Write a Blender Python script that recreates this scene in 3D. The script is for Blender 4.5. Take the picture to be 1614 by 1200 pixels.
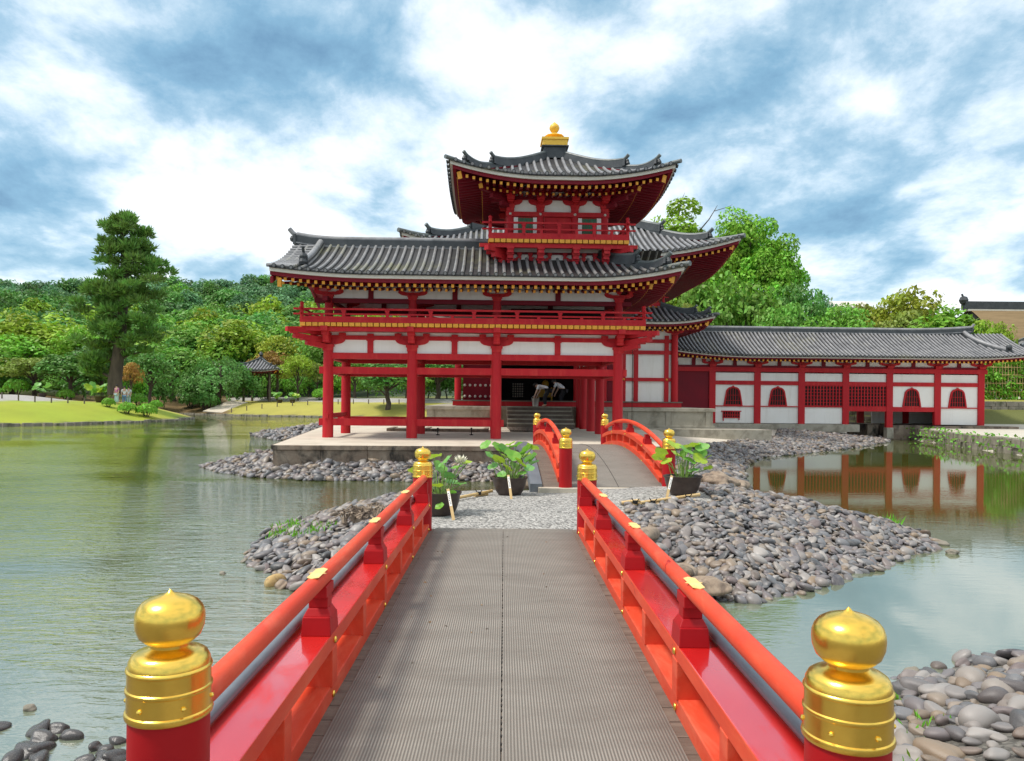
import bpy, bmesh, math, random
import numpy as np
from mathutils import Vector, Matrix

for _o in list(bpy.data.objects):
    bpy.data.objects.remove(_o)
S = bpy.context.scene
COL = S.collection
R = math.radians
random.seed(7)
rng = np.random.default_rng(11)

# ------------------------------------------------------------------ camera, sky, sun, exposure
F, PX0, PYH, EYE, ROLL = 1230.0, 807.0, 630.0, 1.6, R(0.55)
cam = bpy.data.objects.new('camera', bpy.data.cameras.new('camera'))
COL.objects.link(cam)
cam.data.sensor_width = 36.0
cam.data.lens = F / 1614 * 36
cam.data.shift_y = 30 / 1614
cam.data.clip_start, cam.data.clip_end = 0.05, 4000
cam.matrix_world = Matrix.Translation((0, 0, EYE)) @ Matrix.Rotation(R(90), 4, 'X') @ Matrix.Rotation(ROLL, 4, 'Z')
S.camera = cam

SUN_EL, SUN_AZ = R(60), R(256)      # azimuth measured clockwise from +Y
sun = bpy.data.objects.new('sun', bpy.data.lights.new('sun', 'SUN'))
COL.objects.link(sun)
sun.data.energy = 1.5
sun.data.angle = R(10)
sun.data.color = (1.0, 0.95, 0.88)
sd = Vector((math.sin(SUN_AZ) * math.cos(SUN_EL), math.cos(SUN_AZ) * math.cos(SUN_EL), math.sin(SUN_EL)))
sun.rotation_euler = sd.to_track_quat('Z', 'Y').to_euler()
sun.location = sd * 50

S.view_settings.view_transform = 'Standard'
S.view_settings.look = 'None'
S.view_settings.gamma = 1.0
S.view_settings.use_curve_mapping = False
S.view_settings.exposure = 1.22
S.cycles.max_bounces = 6
S.cycles.diffuse_bounces = 3
S.cycles.glossy_bounces = 3
S.cycles.transparent_max_bounces = 6
S.cycles.sample_clamp_indirect = 6
S.cycles.use_denoising = True

W = bpy.data.worlds.new('World')
S.world = W
W.use_nodes = True
wn, wl = W.node_tree.nodes, W.node_tree.links
for n in list(wn):
    wn.remove(n)

def wnode(t, **kw):
    n = wn.new(t)
    for k, v in kw.items():
        setattr(n, k, v)
    return n

def wmath(op, a, b=None, c=None):
    n = wnode('ShaderNodeMath', operation=op)
    for i, x in enumerate((a, b, c)):
        if x is None:
            continue
        if isinstance(x, (int, float)):
            n.inputs[i].default_value = x
        else:
            wl.new(x, n.inputs[i])
    return n.outputs[0]

def build_world():
    sky = wnode('ShaderNodeTexSky', sky_type='NISHITA')
    sky.sun_disc = False
    sky.sun_elevation, sky.sun_rotation = SUN_EL, SUN_AZ
    sky.air_density, sky.dust_density, sky.ozone_density = 1.0, 0.6, 1.5
    tc = wnode('ShaderNodeTexCoord')
    sep = wnode('ShaderNodeSeparateXYZ')
    wl.new(tc.outputs['Generated'], sep.inputs[0])
    x, y, z = sep.outputs
    zz = wmath('MAXIMUM', z, 0.0)
    den = wmath('ADD', zz, 0.30)
    cx, cy = wmath('DIVIDE', x, den), wmath('DIVIDE', y, den)
    comb = wnode('ShaderNodeCombineXYZ')
    wl.new(cx, comb.inputs[0]); wl.new(cy, comb.inputs[1]); comb.inputs[2].default_value = 3.7
    def noise(scale, detail, rough, dist=0.0, off=(0, 0, 0), sc=(1, 1, 1)):
        mp = wnode('ShaderNodeMapping')
        mp.inputs['Location'].default_value = off
        mp.inputs['Scale'].default_value = sc
        wl.new(comb.outputs[0], mp.inputs[0])
        n = wnode('ShaderNodeTexNoise')
        n.inputs['Scale'].default_value = scale
        n.inputs['Detail'].default_value = detail
        n.inputs['Roughness'].default_value = rough
        n.inputs['Distortion'].default_value = dist
        wl.new(mp.outputs[0], n.inputs['Vector'])
        return n.outputs['Fac']
    big = noise(0.9, 4, 0.5, 0.2, (1.3, 0.4, 0))
    mid = noise(1.9, 12, 0.56, 0.25, (4.0, 2.0, 0), (1, 0.8, 1))
    fine = noise(5.0, 14, 0.66, 0.2, (0, 7, 0), (1, 0.8, 1))
    d = wmath('MULTIPLY_ADD', mid, 1.05, wmath('MULTIPLY_ADD', fine, 0.46, wmath('MULTIPLY', big, 0.45)))
    def puff(scale):
        v = wnode('ShaderNodeTexVoronoi', feature='F1')
        v.inputs['Scale'].default_value = scale
        wp = wnode('ShaderNodeVectorMath', operation='ADD')
        nn = wnode('ShaderNodeTexNoise'); nn.inputs['Scale'].default_value = scale * 1.3; nn.inputs['Detail'].default_value = 8; nn.inputs['Roughness'].default_value = 0.62
        wl.new(comb.outputs[0], nn.inputs['Vector'])
        k = wnode('ShaderNodeVectorMath', operation='SCALE'); k.inputs['Scale'].default_value = 0.9 / scale
        wl.new(nn.outputs['Color'], k.inputs[0])
        wl.new(comb.outputs[0], wp.inputs[0]); wl.new(k.outputs[0], wp.inputs[1])
        wl.new(wp.outputs[0], v.inputs['Vector'])
        return wmath('SUBTRACT', 0.42, v.outputs['Distance'])
    d = wmath('MULTIPLY_ADD', puff(3.6), 0.38, d)
    d = wmath('MULTIPLY_ADD', d, 1.28, -0.43 * 1.28 - 0.14)
    # broad bright and dark cloud banks, placed by compass direction and elevation
    def bank(px, py, sx, sy, amt, acc):
        dx, dz = (px - PX0) / F, (PYH - py) / F
        v = Vector((dx, 1, dz)).normalized()
        az0, el0 = math.atan2(v.x, v.y), math.asin(v.z)
        az = wmath('ARCTAN2', x, y)
        el = wmath('ARCSINE', z)
        a = wmath('DIVIDE', wmath('SUBTRACT', az, az0), sx / F)
        e = wmath('DIVIDE', wmath('SUBTRACT', el, el0), sy / F)
        q = wmath('ADD', wmath('MULTIPLY', a, a), wmath('MULTIPLY', e, e))
        g = wmath('EXPONENT', wmath('MULTIPLY', q, -1.0))
        return wmath('MULTIPLY_ADD', g, amt, acc)
    for b in BANKS:
        d = bank(*b, d)
    el_ = wnode('ShaderNodeMapRange', interpolation_type='SMOOTHSTEP'); el_.inputs[1].default_value = 0.46; el_.inputs[2].default_value = 0.72; el_.inputs[4].default_value = 0.24
    wl.new(z, el_.inputs[0])
    d = wmath('ADD', d, el_.outputs[0])      # cloud overhead, out of view, whitened to brighten water reflections and fill light
    ramp = wnode('ShaderNodeValToRGB')
    cr = ramp.color_ramp
    cr.elements[0].position, cr.elements[0].color = 0.16, (0.12, 0.25, 0.38, 1)
    cr.elements[1].position, cr.elements[1].color = 0.76, (1.0, 1.0, 1.0, 1)
    for p, c in ((0.32, (0.20, 0.38, 0.52, 1)), (0.43, (0.35, 0.52, 0.64, 1)), (0.51, (0.56, 0.69, 0.78, 1)), (0.61, (0.80, 0.88, 0.92, 1))):
        e = cr.elements.new(p); e.color = c
    wl.new(d, ramp.inputs[0])
    sc = wnode('ShaderNodeVectorMath', operation='SCALE')
    wl.new(ramp.outputs[0], sc.inputs[0]); sc.inputs['Scale'].default_value = CLOUD
    mx = wnode('ShaderNodeMix', data_type='RGBA')
    mx.inputs[0].default_value = 0.86
    wl.new(sky.outputs[0], mx.inputs[6]); wl.new(sc.outputs[0], mx.inputs[7])
    bg = wnode('ShaderNodeBackground')
    bg.inputs['Strength'].default_value = 0.1
    wl.new(mx.outputs[2], bg.inputs['Color'])
    out = wnode('ShaderNodeOutputWorld')
    wl.new(bg.outputs[0], out.inputs[0])

CLOUD = 5.6
BANKS = [(330, 120, 330, 62, -0.14), (130, 250, 230, 62, 0.20), (470, 280, 170, 70, 0.15), (1180, 60, 260, 90, 0.20), (620, 120, 130, 90, -0.06),
         (1500, 210, 170, 110, -0.04), (60, 385, 170, 34, -0.20), (1420, 425, 280, 30, -0.16), (110, 20, 140, 36, 0.20), (640, 30, 120, 40, 0.0),
         (1250, 300, 160, 80, 0.04), (1400, 490, 300, 24, 0.12), (500, 395, 200, 40, 0.08), (330, 400, 120, 30, -0.06), (500, 10, 200, 40, 0.06)]
build_world()

# ------------------------------------------------------------------ picture -> place helpers
def ray(px, py):
    xc, yc = (px - PX0) / F, (PYH - py) / F
    c, s = math.cos(ROLL), math.sin(ROLL)
    return xc * c - yc * s, xc * s + yc * c
def atY(px, py, Y):
    a, b = ray(px, py)
    return Vector((a * Y, Y, EYE + b * Y))
def atz(px, py, z):
    a, b = ray(px, py)
    Y = (z - EYE) / b
    return Vector((a * Y, Y, z))

def topx(x, y, z):
    a, b = x / y, (z - EYE) / y
    c, s = math.cos(ROLL), math.sin(ROLL)
    return PX0 + F * (a * c + b * s), PYH - F * (-a * s + b * c)

# ------------------------------------------------------------------ mesh builder
class MB:
    def __init__(s):
        s.v, s.f, s.m, s.s = [], [], [], []
    def add(s, v, f, mi=0, smooth=False):
        o = len(s.v)
        s.v += [tuple(p) for p in v]
        for q in f:
            s.f.append(tuple(i + o for i in q)); s.m.append(mi); s.s.append(smooth)
        return s
    def box(s, x0, x1, y0, y1, z0, z1, mi=0):
        v = [(x, y, z) for z in (z0, z1) for y in (y0, y1) for x in (x0, x1)]
        return s.add(v, [(0, 2, 3, 1), (4, 5, 7, 6), (0, 1, 5, 4), (2, 6, 7, 3), (0, 4, 6, 2), (1, 3, 7, 5)], mi)
    def cbox(s, cx, cy, cz, sx, sy, sz, rz=0, mi=0, top=1.0):
        c, n = math.cos(rz), math.sin(rz)
        v = []
        for k, z in ((1.0, cz - sz / 2), (top, cz + sz / 2)):
            for y in (-sy / 2 * k, sy / 2 * k):
                for x in (-sx / 2 * k, sx / 2 * k):
                    v.append((cx + x * c - y * n, cy + x * n + y * c, z))
        return s.add(v, [(0, 2, 3, 1), (4, 5, 7, 6), (0, 1, 5, 4), (2, 6, 7, 3), (0, 4, 6, 2), (1, 3, 7, 5)], mi)
    def beam(s, a, b, w, h, mi=0, up=(0, 0, 1)):
        a, b = Vector(a), Vector(b)
        t = (b - a).normalized(); r = t.cross(Vector(up)).normalized(); u = r.cross(t)
        v = []
        for p in (a, b):
            for q in ((-1, -1), (1, -1), (1, 1), (-1, 1)):
                v.append(p + r * (q[0] * w / 2) + u * (q[1] * h / 2))
        return s.add(v, [(0, 1, 2, 3), (7, 6, 5, 4), (0, 4, 5, 1), (1, 5, 6, 2), (2, 6, 7, 3), (3, 7, 4, 0)], mi)
    def lathe(s, prof, n=24, c=(0, 0, 0), mi=0, smooth=True):
        v, f = [], []
        for r, z in prof:
            for k in range(n):
                a = 2 * math.pi * k / n
                v.append((c[0] + r * math.cos(a), c[1] + r * math.sin(a), c[2] + z))
        for i in range(len(prof) - 1):
            for k in range(n):
                k2 = (k + 1) % n
                f.append((i * n + k, i * n + k2, (i + 1) * n + k2, (i + 1) * n + k))
        s.add(v, f, mi, smooth)
        s.add(v[:n], [tuple(reversed(range(n)))], mi); s.add(v[-n:], [tuple(range(n))], mi)
        return s
    def cyl(s, x, y, z0, z1, r0, r1=None, n=18, mi=0):
        r1 = r0 if r1 is None else r1
        return s.lathe([(r0, z0), (r1, z1)], n, (x, y, 0), mi)
    def tube(s, pts, r, n=8, mi=0, cap=True, flat=1.0, smooth=True):
        pts = [Vector(p) for p in pts]
        rs = r if isinstance(r, (list, tuple)) else [r] * len(pts)
        v, f = [], []
        ref = Vector((0, 0, 1))
        if abs((pts[-1] - pts[0]).normalized().z) > 0.9:
            ref = Vector((0, 1, 0))
        for i, p in enumerate(pts):
            t = (pts[min(i + 1, len(pts) - 1)] - pts[max(i - 1, 0)]).normalized()
            a = t.cross(ref).normalized(); b = a.cross(t)
            for k in range(n):
                q = 2 * math.pi * k / n
                v.append(p + a * (math.cos(q) * rs[i]) + b * (math.sin(q) * rs[i] * flat))
        for i in range(len(pts) - 1):
            for k in range(n):
                k2 = (k + 1) % n
                f.append((i * n + k, (i + 1) * n + k, (i + 1) * n + k2, i * n + k2))
        s.add(v, f, mi, smooth)
        if cap:
            s.add(v[:n], [tuple(range(n))], mi)
            s.add(v[-n:], [tuple(reversed(range(n)))], mi)
        return s
    def sweep(s, prof, pts, mi=0, side=None, smooth=False):
        # prof: closed (a,b) pairs, a sideways, b up (world z); pts: path
        pts = [Vector(p) for p in pts]; n = len(prof)
        v, f = [], []
        for i, p in enumerate(pts):
            t = (pts[min(i + 1, len(pts) - 1)] - pts[max(i - 1, 0)]).normalized()
            a = Vector(side) if side is not None else t.cross(Vector((0, 0, 1))).normalized()
            for (x, y) in prof:
                v.append(p + a * x + Vector((0, 0, y)))
        for i in range(len(pts) - 1):
            for k in range(n):
                k2 = (k + 1) % n
                f.append((i * n + k, i * n + k2, (i + 1) * n + k2, (i + 1) * n + k))
        s.add(v, f, mi, smooth)
        s.add(v[:n], [tuple(reversed(range(n)))], mi)
        s.add(v[-n:], [tuple(range(n))], mi)
        return s
    def prism(s, poly, y0, y1, mi=0, ax='y'):
        n = len(poly)
        if ax == 'y':
            v = [(a, y0, b) for a, b in poly] + [(a, y1, b) for a, b in poly]
        elif ax == 'x':
            v = [(y0, a, b) for a, b in poly] + [(y1, a, b) for a, b in poly]
        else:
            v = [(a, b, y0) for a, b in poly] + [(a, b, y1) for a, b in poly]
        f = [tuple(range(n)), tuple(range(2 * n - 1, n - 1, -1))]
        f += [(i, i + n, (i + 1) % n + n, (i + 1) % n) for i in range(n)]
        return s.add(v, f, mi)
    def ball(s, c, r, n=10, mi=0, sc=(1, 1, 1)):
        v, f = [], []
        m = max(4, n // 2)
        for i in range(m + 1):
            th = math.pi * i / m
            for k in range(n):
                a = 2 * math.pi * k / n
                v.append((c[0] + r * sc[0] * math.sin(th) * math.cos(a), c[1] + r * sc[1] * math.sin(th) * math.sin(a), c[2] - r * sc[2] * math.cos(th)))
        for i in range(m):
            for k in range(n):
                k2 = (k + 1) % n
                f.append((i * n + k, i * n + k2, (i + 1) * n + k2, (i + 1) * n + k))
        return s.add(v, f, mi, True)
    def mesh(s, name, mats, off=(0, 0, 0)):
        me = bpy.data.meshes.new(name)
        ox, oy, oz = off
        me.from_pydata([(a - ox, b - oy, c - oz) for a, b, c in s.v], [], s.f)
        for m in (mats if isinstance(mats, (list, tuple)) else [mats]):
            me.materials.append(m)
        me.polygons.foreach_set('material_index', s.m)
        me.polygons.foreach_set('use_smooth', s.s)
        me.update()
        bm = bmesh.new(); bm.from_mesh(me)
        bmesh.ops.remove_doubles(bm, verts=bm.verts, dist=0.00005)
        bmesh.ops.recalc_face_normals(bm, faces=bm.faces)
        bm.to_mesh(me); bm.free()
        if any(s.s):
            me.set_sharp_from_angle(angle=R(38))
        return me

OFF = {}
def link(name, me, parent=None, loc=(0, 0, 0), rz=0, bevel=0):
    o = bpy.data.objects.new(name, me)
    COL.objects.link(o)
    o.location = loc
    o.rotation_euler = (0, 0, rz)
    if parent is not None:
        o.parent = parent
    if bevel:
        b = o.modifiers.new('edge', 'BEVEL'); b.width = bevel; b.segments = 2; b.limit_method = 'ANGLE'; b.angle_limit = R(40)
    return o
def tag(o, label=None, cat=None, group=None, kind=None):
    for k, v in (('label', label), ('category', cat), ('group', group), ('kind', kind)):
        if v:
            o[k] = v
    return o
def thing(name, label, cat, loc=(0, 0, 0), rz=0, group=None):
    o = bpy.data.objects.new(name, None)
    COL.objects.link(o)
    o.empty_display_size = 0.3
    o.location = loc; o.rotation_euler = (0, 0, rz)
    return tag(o, label, cat, group)
def part(name, mb, mat, parent, bevel=0, label=None):
    o = link(name, mb.mesh(name, mat, OFF.get(parent.name, (0, 0, 0)) if parent else (0, 0, 0)), parent, bevel=bevel)
    if parent is not None and parent.name in OFF:
        OFF[o.name] = OFF[parent.name]
    if label:
        o['label'] = label
    return o
def put(name, me, parent, loc, rz=0, bevel=0):
    off = OFF.get(parent.name, (0, 0, 0))
    return link(name, me, parent, (loc[0] - off[0], loc[1] - off[1], loc[2] - off[2]), rz, bevel)

# ------------------------------------------------------------------ materials
def new_mat(name):
    m = bpy.data.materials.new(name); m.use_nodes = True
    nt = m.node_tree
    return m, nt, nt.nodes['Principled BSDF']
def nd(nt, t, **kw):
    n = nt.nodes.new(t)
    for k, v in kw.items():
        if k in n.inputs:
            n.inputs[k].default_value = v
        else:
            setattr(n, k, v)
    return n
def coords(nt, scale=(1, 1, 1), kind='Object'):
    tc = nt.nodes.new('ShaderNodeTexCoord')
    mp = nt.nodes.new('ShaderNodeMapping')
    mp.inputs['Scale'].default_value = scale
    nt.links.new(tc.outputs[kind], mp.inputs[0])
    return mp.outputs[0]
def ramp(nt, src, stops):
    r = nt.nodes.new('ShaderNodeValToRGB')
    e = r.color_ramp.elements
    e[0].position, e[0].color = stops[0][0], (*stops[0][1], 1)
    e[1].position, e[1].color = stops[-1][0], (*stops[-1][1], 1)
    for p, c in stops[1:-1]:
        k = e.new(p); k.color = (*c, 1)
    nt.links.new(src, r.inputs[0])
    return r.outputs[0]
def noise(nt, vec, scale, detail=6, rough=0.6, dist=0.0):
    n = nt.nodes.new('ShaderNodeTexNoise')
    n.inputs['Scale'].default_value = scale; n.inputs['Detail'].default_value = detail
    n.inputs['Roughness'].default_value = rough; n.inputs['Distortion'].default_value = dist
    nt.links.new(vec, n.inputs['Vector'])
    return n.outputs['Fac']
def mixc(nt, f, a, b):
    m = nt.nodes.new('ShaderNodeMix'); m.data_type = 'RGBA'
    for i, x in ((0, f), (6, a), (7, b)):
        if hasattr(x, 'links'):
            nt.links.new(x, m.inputs[i])
        elif i == 0:
            m.inputs[0].default_value = x
        else:
            m.inputs[i].default_value = (*x, 1)
    return m.outputs[2]
def mth(nt, op, a, b=None):
    n = nt.nodes.new('ShaderNodeMath'); n.operation = op
    for i, x in enumerate((a, b)):
        if x is None:
            continue
        if hasattr(x, 'links'):
            nt.links.new(x, n.inputs[i])
        else:
            n.inputs[i].default_value = x
    return n.outputs[0]
def bump(nt, bsdf, h, strength=0.3, dist=0.02):
    b = nt.nodes.new('ShaderNodeBump')
    b.inputs['Strength'].default_value = strength; b.inputs['Distance'].default_value = dist
    nt.links.new(h, b.inputs['Height']); nt.links.new(b.outputs[0], bsdf.inputs['Normal'])
def paint(name, c1, c2, rough=0.5, scale=3.0, stretch=(1, 1, 1), wear=None, wear_amt=0.62, bmp=0.08, metal=0.0, r2=None, fine=30):
    m, nt, b = new_mat(name)
    v = coords(nt, stretch)
    n1 = noise(nt, v, scale, 8, 0.65)
    col = ramp(nt, n1, [(0.3, c1), (0.7, c2)])
    if wear:
        n2 = noise(nt, v, scale * 2.7, 10, 0.7, 0.6)
        k = ramp(nt, n2, [(wear_amt, (0, 0, 0)), (wear_amt + 0.07, (1, 1, 1))])
        col = mixc(nt, k, col, wear)
    nt.links.new(col, b.inputs['Base Color'])
    n3 = noise(nt, v, fine, 5, 0.6)
    rr = ramp(nt, n1, [(0.3, (rough,) * 3), (0.7, ((r2 if r2 is not None else rough + 0.12),) * 3)])
    nt.links.new(rr, b.inputs['Roughness'])
    b.inputs['Metallic'].default_value = metal
    if bmp:
        bump(nt, b, n3, bmp, 0.01)
    return m

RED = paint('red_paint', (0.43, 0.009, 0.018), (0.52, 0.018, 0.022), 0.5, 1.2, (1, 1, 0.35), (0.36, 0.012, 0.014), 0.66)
DKRED = paint('shaded_eave_red', (0.155, 0.003, 0.012), (0.21, 0.006, 0.016), 0.5, 1.5, bmp=0.04)  # red darkened in the colour itself for the shade under the eaves
VERM = paint('vermilion_paint', (0.60, 0.042, 0.018), (0.73, 0.088, 0.034), 0.42, 3.2, (1, 0.4, 1), (0.34, 0.012, 0.010), 0.645, 0.14)
LEAFGOLD = paint('worn_gilt_plate', (0.80, 0.50, 0.14), (0.88, 0.62, 0.26), 0.45, 12, bmp=0.1)
VERMTOP = paint('wet_vermilion_paint', (0.50, 0.008, 0.008), (0.62, 0.022, 0.016), 0.22, 1.6, (1, 0.35, 1), (0.40, 0.01, 0.012), 0.72, 0.03, r2=0.3)
_b = VERMTOP.node_tree.nodes['Principled BSDF']
_nt = VERMTOP.node_tree
_nt.links.new(ramp(_nt, noise(_nt, coords(_nt, (1.5, 0.6, 1)), 1.6, 6, 0.6, 0.5), [(0.44, (0.05,) * 3), (0.53, (1,) * 3)]), _b.inputs['Coat Weight'])
_b.inputs['Coat IOR'].default_value = 1.62; _b.inputs['Coat Roughness'].default_value = 0.06
POSTRED = paint('post_red_paint', (0.33, 0.004, 0.008), (0.43, 0.008, 0.010), 0.42, 1.5, bmp=0.05)
WHITE = paint('white_plaster', (0.82, 0.79, 0.73), (0.88, 0.86, 0.81), 0.75, 1.0, (1, 1, 1), (0.60, 0.57, 0.52), 0.74, 0.05)
CREAM = paint('pale_fascia_board', (0.55, 0.51, 0.43), (0.68, 0.64, 0.56), 0.7, 2.0, (0.5, 0.5, 3))
GOLD = paint('gold_leaf', (0.95, 0.60, 0.09), (1.0, 0.68, 0.15), 0.22, 1.3, bmp=0.03, metal=1.0, r2=0.30, fine=60)
GOLDP = paint('gilt_paint', (0.80, 0.45, 0.03), (0.86, 0.52, 0.06), 0.42, 4, bmp=0.0)
OCHRE = paint('ochre_tip_paint', (0.72, 0.30, 0.02), (0.80, 0.38, 0.035), 0.5, 4, bmp=0.0)
GREENW = paint('green_shutter_paint', (0.02, 0.14, 0.07), (0.03, 0.20, 0.10), 0.5, 6, bmp=0.0)
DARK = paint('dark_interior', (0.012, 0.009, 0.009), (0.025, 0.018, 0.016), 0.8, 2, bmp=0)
PIPE = paint('grey_conduit', (0.11, 0.125, 0.145), (0.16, 0.175, 0.195), 0.35, 4, bmp=0)
WOODGREY = paint('weathered_wood', (0.10, 0.075, 0.055), (0.19, 0.15, 0.115), 0.6, 3, (1, 6, 1), (0.05, 0.04, 0.03), 0.66, 0.3)
BARK = paint('bark', (0.05, 0.036, 0.026), (0.13, 0.095, 0.07), 0.9, 2.5, (1, 1, 0.3), None, 0.6, 0.9, fine=8)
BAMBOO = paint('bamboo', (0.50, 0.32, 0.12), (0.66, 0.47, 0.22), 0.4, 5, (1, 1, 1), (0.25, 0.15, 0.06), 0.68)
POT = paint('dark_glazed_pot', (0.035, 0.022, 0.018), (0.075, 0.05, 0.04), 0.35, 6, (1, 1, 2), None, 0.6, 0.1)
ROPE = paint('black_rope', (0.012, 0.01, 0.009), (0.03, 0.025, 0.02), 0.9, 20)
STEEL = paint('brushed_steel', (0.5, 0.5, 0.5), (0.6, 0.6, 0.6), 0.3, 5, metal=1.0)

def weather(m, fade, amt, sc=(1, 1, 0.15), scale=4.0):
    nt = m.node_tree; b = nt.nodes['Principled BSDF']
    src = b.inputs['Base Color'].links[0].from_socket
    k = ramp(nt, noise(nt, coords(nt, sc), scale, 9, 0.7, 0.5), [(0.50, (0,) * 3), (0.70, (amt,) * 3)])
    nt.links.new(mixc(nt, k, src, fade), b.inputs['Base Color'])
weather(RED, (0.60, 0.06, 0.045), 0.55)
weather(VERM, (0.78, 0.20, 0.11), 0.5, (1, 0.25, 1), 6)
weather(WHITE, (0.66, 0.61, 0.53), 0.4, (1, 1, 0.12), 3)
weather(GOLD, (0.80, 0.46, 0.07), 0.5, (1, 1, 0.5), 9)
def mat_tile(name, c1, c2, moss=0.0, rough=0.42):
    m, nt, b = new_mat(name)
    v = coords(nt)
    n1 = noise(nt, v, 2.2, 8, 0.65)
    col = ramp(nt, n1, [(0.3, c1), (0.7, c2)])
    n3 = noise(nt, v, 14, 4, 0.6)
    col = mixc(nt, ramp(nt, n3, [(0.55, (0, 0, 0)), (0.75, (0.5, 0.5, 0.5))]), col, tuple(x * 0.45 for x in c1))
    if moss:
        n2 = noise(nt, v, 0.55, 6, 0.6)
        k = ramp(nt, n2, [(0.53, (0, 0, 0)), (0.68, (moss,) * 3)])
        col = mixc(nt, k, col, (0.23, 0.22, 0.045))
    nt.links.new(col, b.inputs['Base Color'])
    b.inputs['Roughness'].default_value = rough
    w = nd(nt, 'ShaderNodeTexNoise'); w.inputs['Scale'].default_value = 9
    nt.links.new(v, w.inputs['Vector'])
    bump(nt, b, w.outputs['Fac'], 0.25, 0.02)
    return m
TILE = mat_tile('roof_tile', (0.135, 0.135, 0.14), (0.31, 0.305, 0.305), 0.1)
TILEM = mat_tile('mossy_roof_tile', (0.135, 0.135, 0.135), (0.31, 0.30, 0.29), 0.5)
CAPT = mat_tile('ridge_cap_tile', (0.07, 0.085, 0.085), (0.15, 0.165, 0.16), 0.1)
PAN = mat_tile('pan_tile', (0.012, 0.012, 0.013), (0.034, 0.032, 0.032), 0.2, 0.6)
RIDGE = mat_tile('ridge_tile', (0.022, 0.026, 0.028), (0.06, 0.065, 0.068), 0.0, 0.5)
TILECAP = mat_tile('dark_tile_end', (0.022, 0.025, 0.027), (0.055, 0.058, 0.06), 0.1, 0.5)

def mat_stone(name, c1, c2, c3, stain=0.5, sc=1.0):
    m, nt, b = new_mat(name)
    v = coords(nt)
    n1 = noise(nt, v, 2.0 * sc, 10, 0.7)
    col = ramp(nt, n1, [(0.3, c1), (0.7, c2)])
    vs = coords(nt, (1, 1, 0.7))
    n2 = noise(nt, vs, 1.7 * sc, 8, 0.65, 0.4)
    col = mixc(nt, ramp(nt, n2, [(0.47, (0, 0, 0)), (0.62, (stain,) * 3)]), col, c3)
    nt.links.new(col, b.inputs['Base Color'])
    b.inputs['Roughness'].default_value = 0.85
    bump(nt, b, noise(nt, v, 18 * sc, 8, 0.7), 0.4, 0.02)
    return m
STONE = mat_stone('weathered_stone', (0.16, 0.10, 0.065), (0.33, 0.27, 0.20), (0.025, 0.021, 0.016), 0.95)
PODIUM = mat_stone('pale_cut_stone', (0.33, 0.30, 0.23), (0.44, 0.40, 0.32), (0.16, 0.14, 0.10), 0.6)
PAVE = mat_stone('sandy_concrete', (0.52, 0.45, 0.35), (0.62, 0.55, 0.44), (0.40, 0.34, 0.26), 0.5, 0.5)
WALLSTONE = mat_stone('mossy_stone', (0.16, 0.14, 0.11), (0.30, 0.27, 0.21), (0.05, 0.06, 0.025), 0.8)
ROCK = mat_stone('brown_rock', (0.22, 0.16, 0.11), (0.38, 0.30, 0.22), (0.07, 0.05, 0.04), 0.7, 3)
ROCKY = mat_stone('ochre_rock', (0.42, 0.27, 0.10), (0.55, 0.40, 0.18), (0.14, 0.09, 0.05), 0.6, 4)

def mat_cobble():
    m, nt, b = new_mat('river_cobble')
    at = nd(nt, 'ShaderNodeAttribute', attribute_name='var')
    oi = nd(nt, 'ShaderNodeObjectInfo')
    f = mth(nt, 'FRACT', mth(nt, 'ADD', at.outputs['Fac'], oi.outputs['Random']))
    col = ramp(nt, f, [(0.0, (0.045, 0.047, 0.05)), (0.2, (0.17, 0.172, 0.18)), (0.38, (0.15, 0.11, 0.105)), (0.52, (0.30, 0.275, 0.25)),
                       (0.66, (0.26, 0.185, 0.115)), (0.8, (0.06, 0.056, 0.065)), (0.92, (0.38, 0.35, 0.32)), (1.0, (0.14, 0.09, 0.06))])
    v = coords(nt)
    n1 = noise(nt, v, 22, 6, 0.65)
    col = mixc(nt, ramp(nt, n1, [(0.35, (0.0,) * 3), (0.75, (0.40,) * 3)]), col, (0.30, 0.27, 0.24))
    dk = nd(nt, 'ShaderNodeVectorMath', operation='SCALE'); nt.links.new(col, dk.inputs[0]); dk.inputs['Scale'].default_value = 0.93
    nt.links.new(dk.outputs[0], b.inputs['Base Color'])
    b.inputs['Roughness'].default_value = 0.45
    bump(nt, b, n1, 0.25, 0.01)
    return m
COBBLE = mat_cobble()
for _m in (RED, DKRED, POSTRED, VERM):
    _m.node_tree.nodes['Principled BSDF'].inputs['Specular IOR Level'].default_value = 0.25
WETSTONE = paint('wet_dark_stone', (0.03, 0.03, 0.032), (0.11, 0.10, 0.09), 0.18, 9, (1, 1, 1), (0.17, 0.13, 0.09), 0.64, 0.2)

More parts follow.
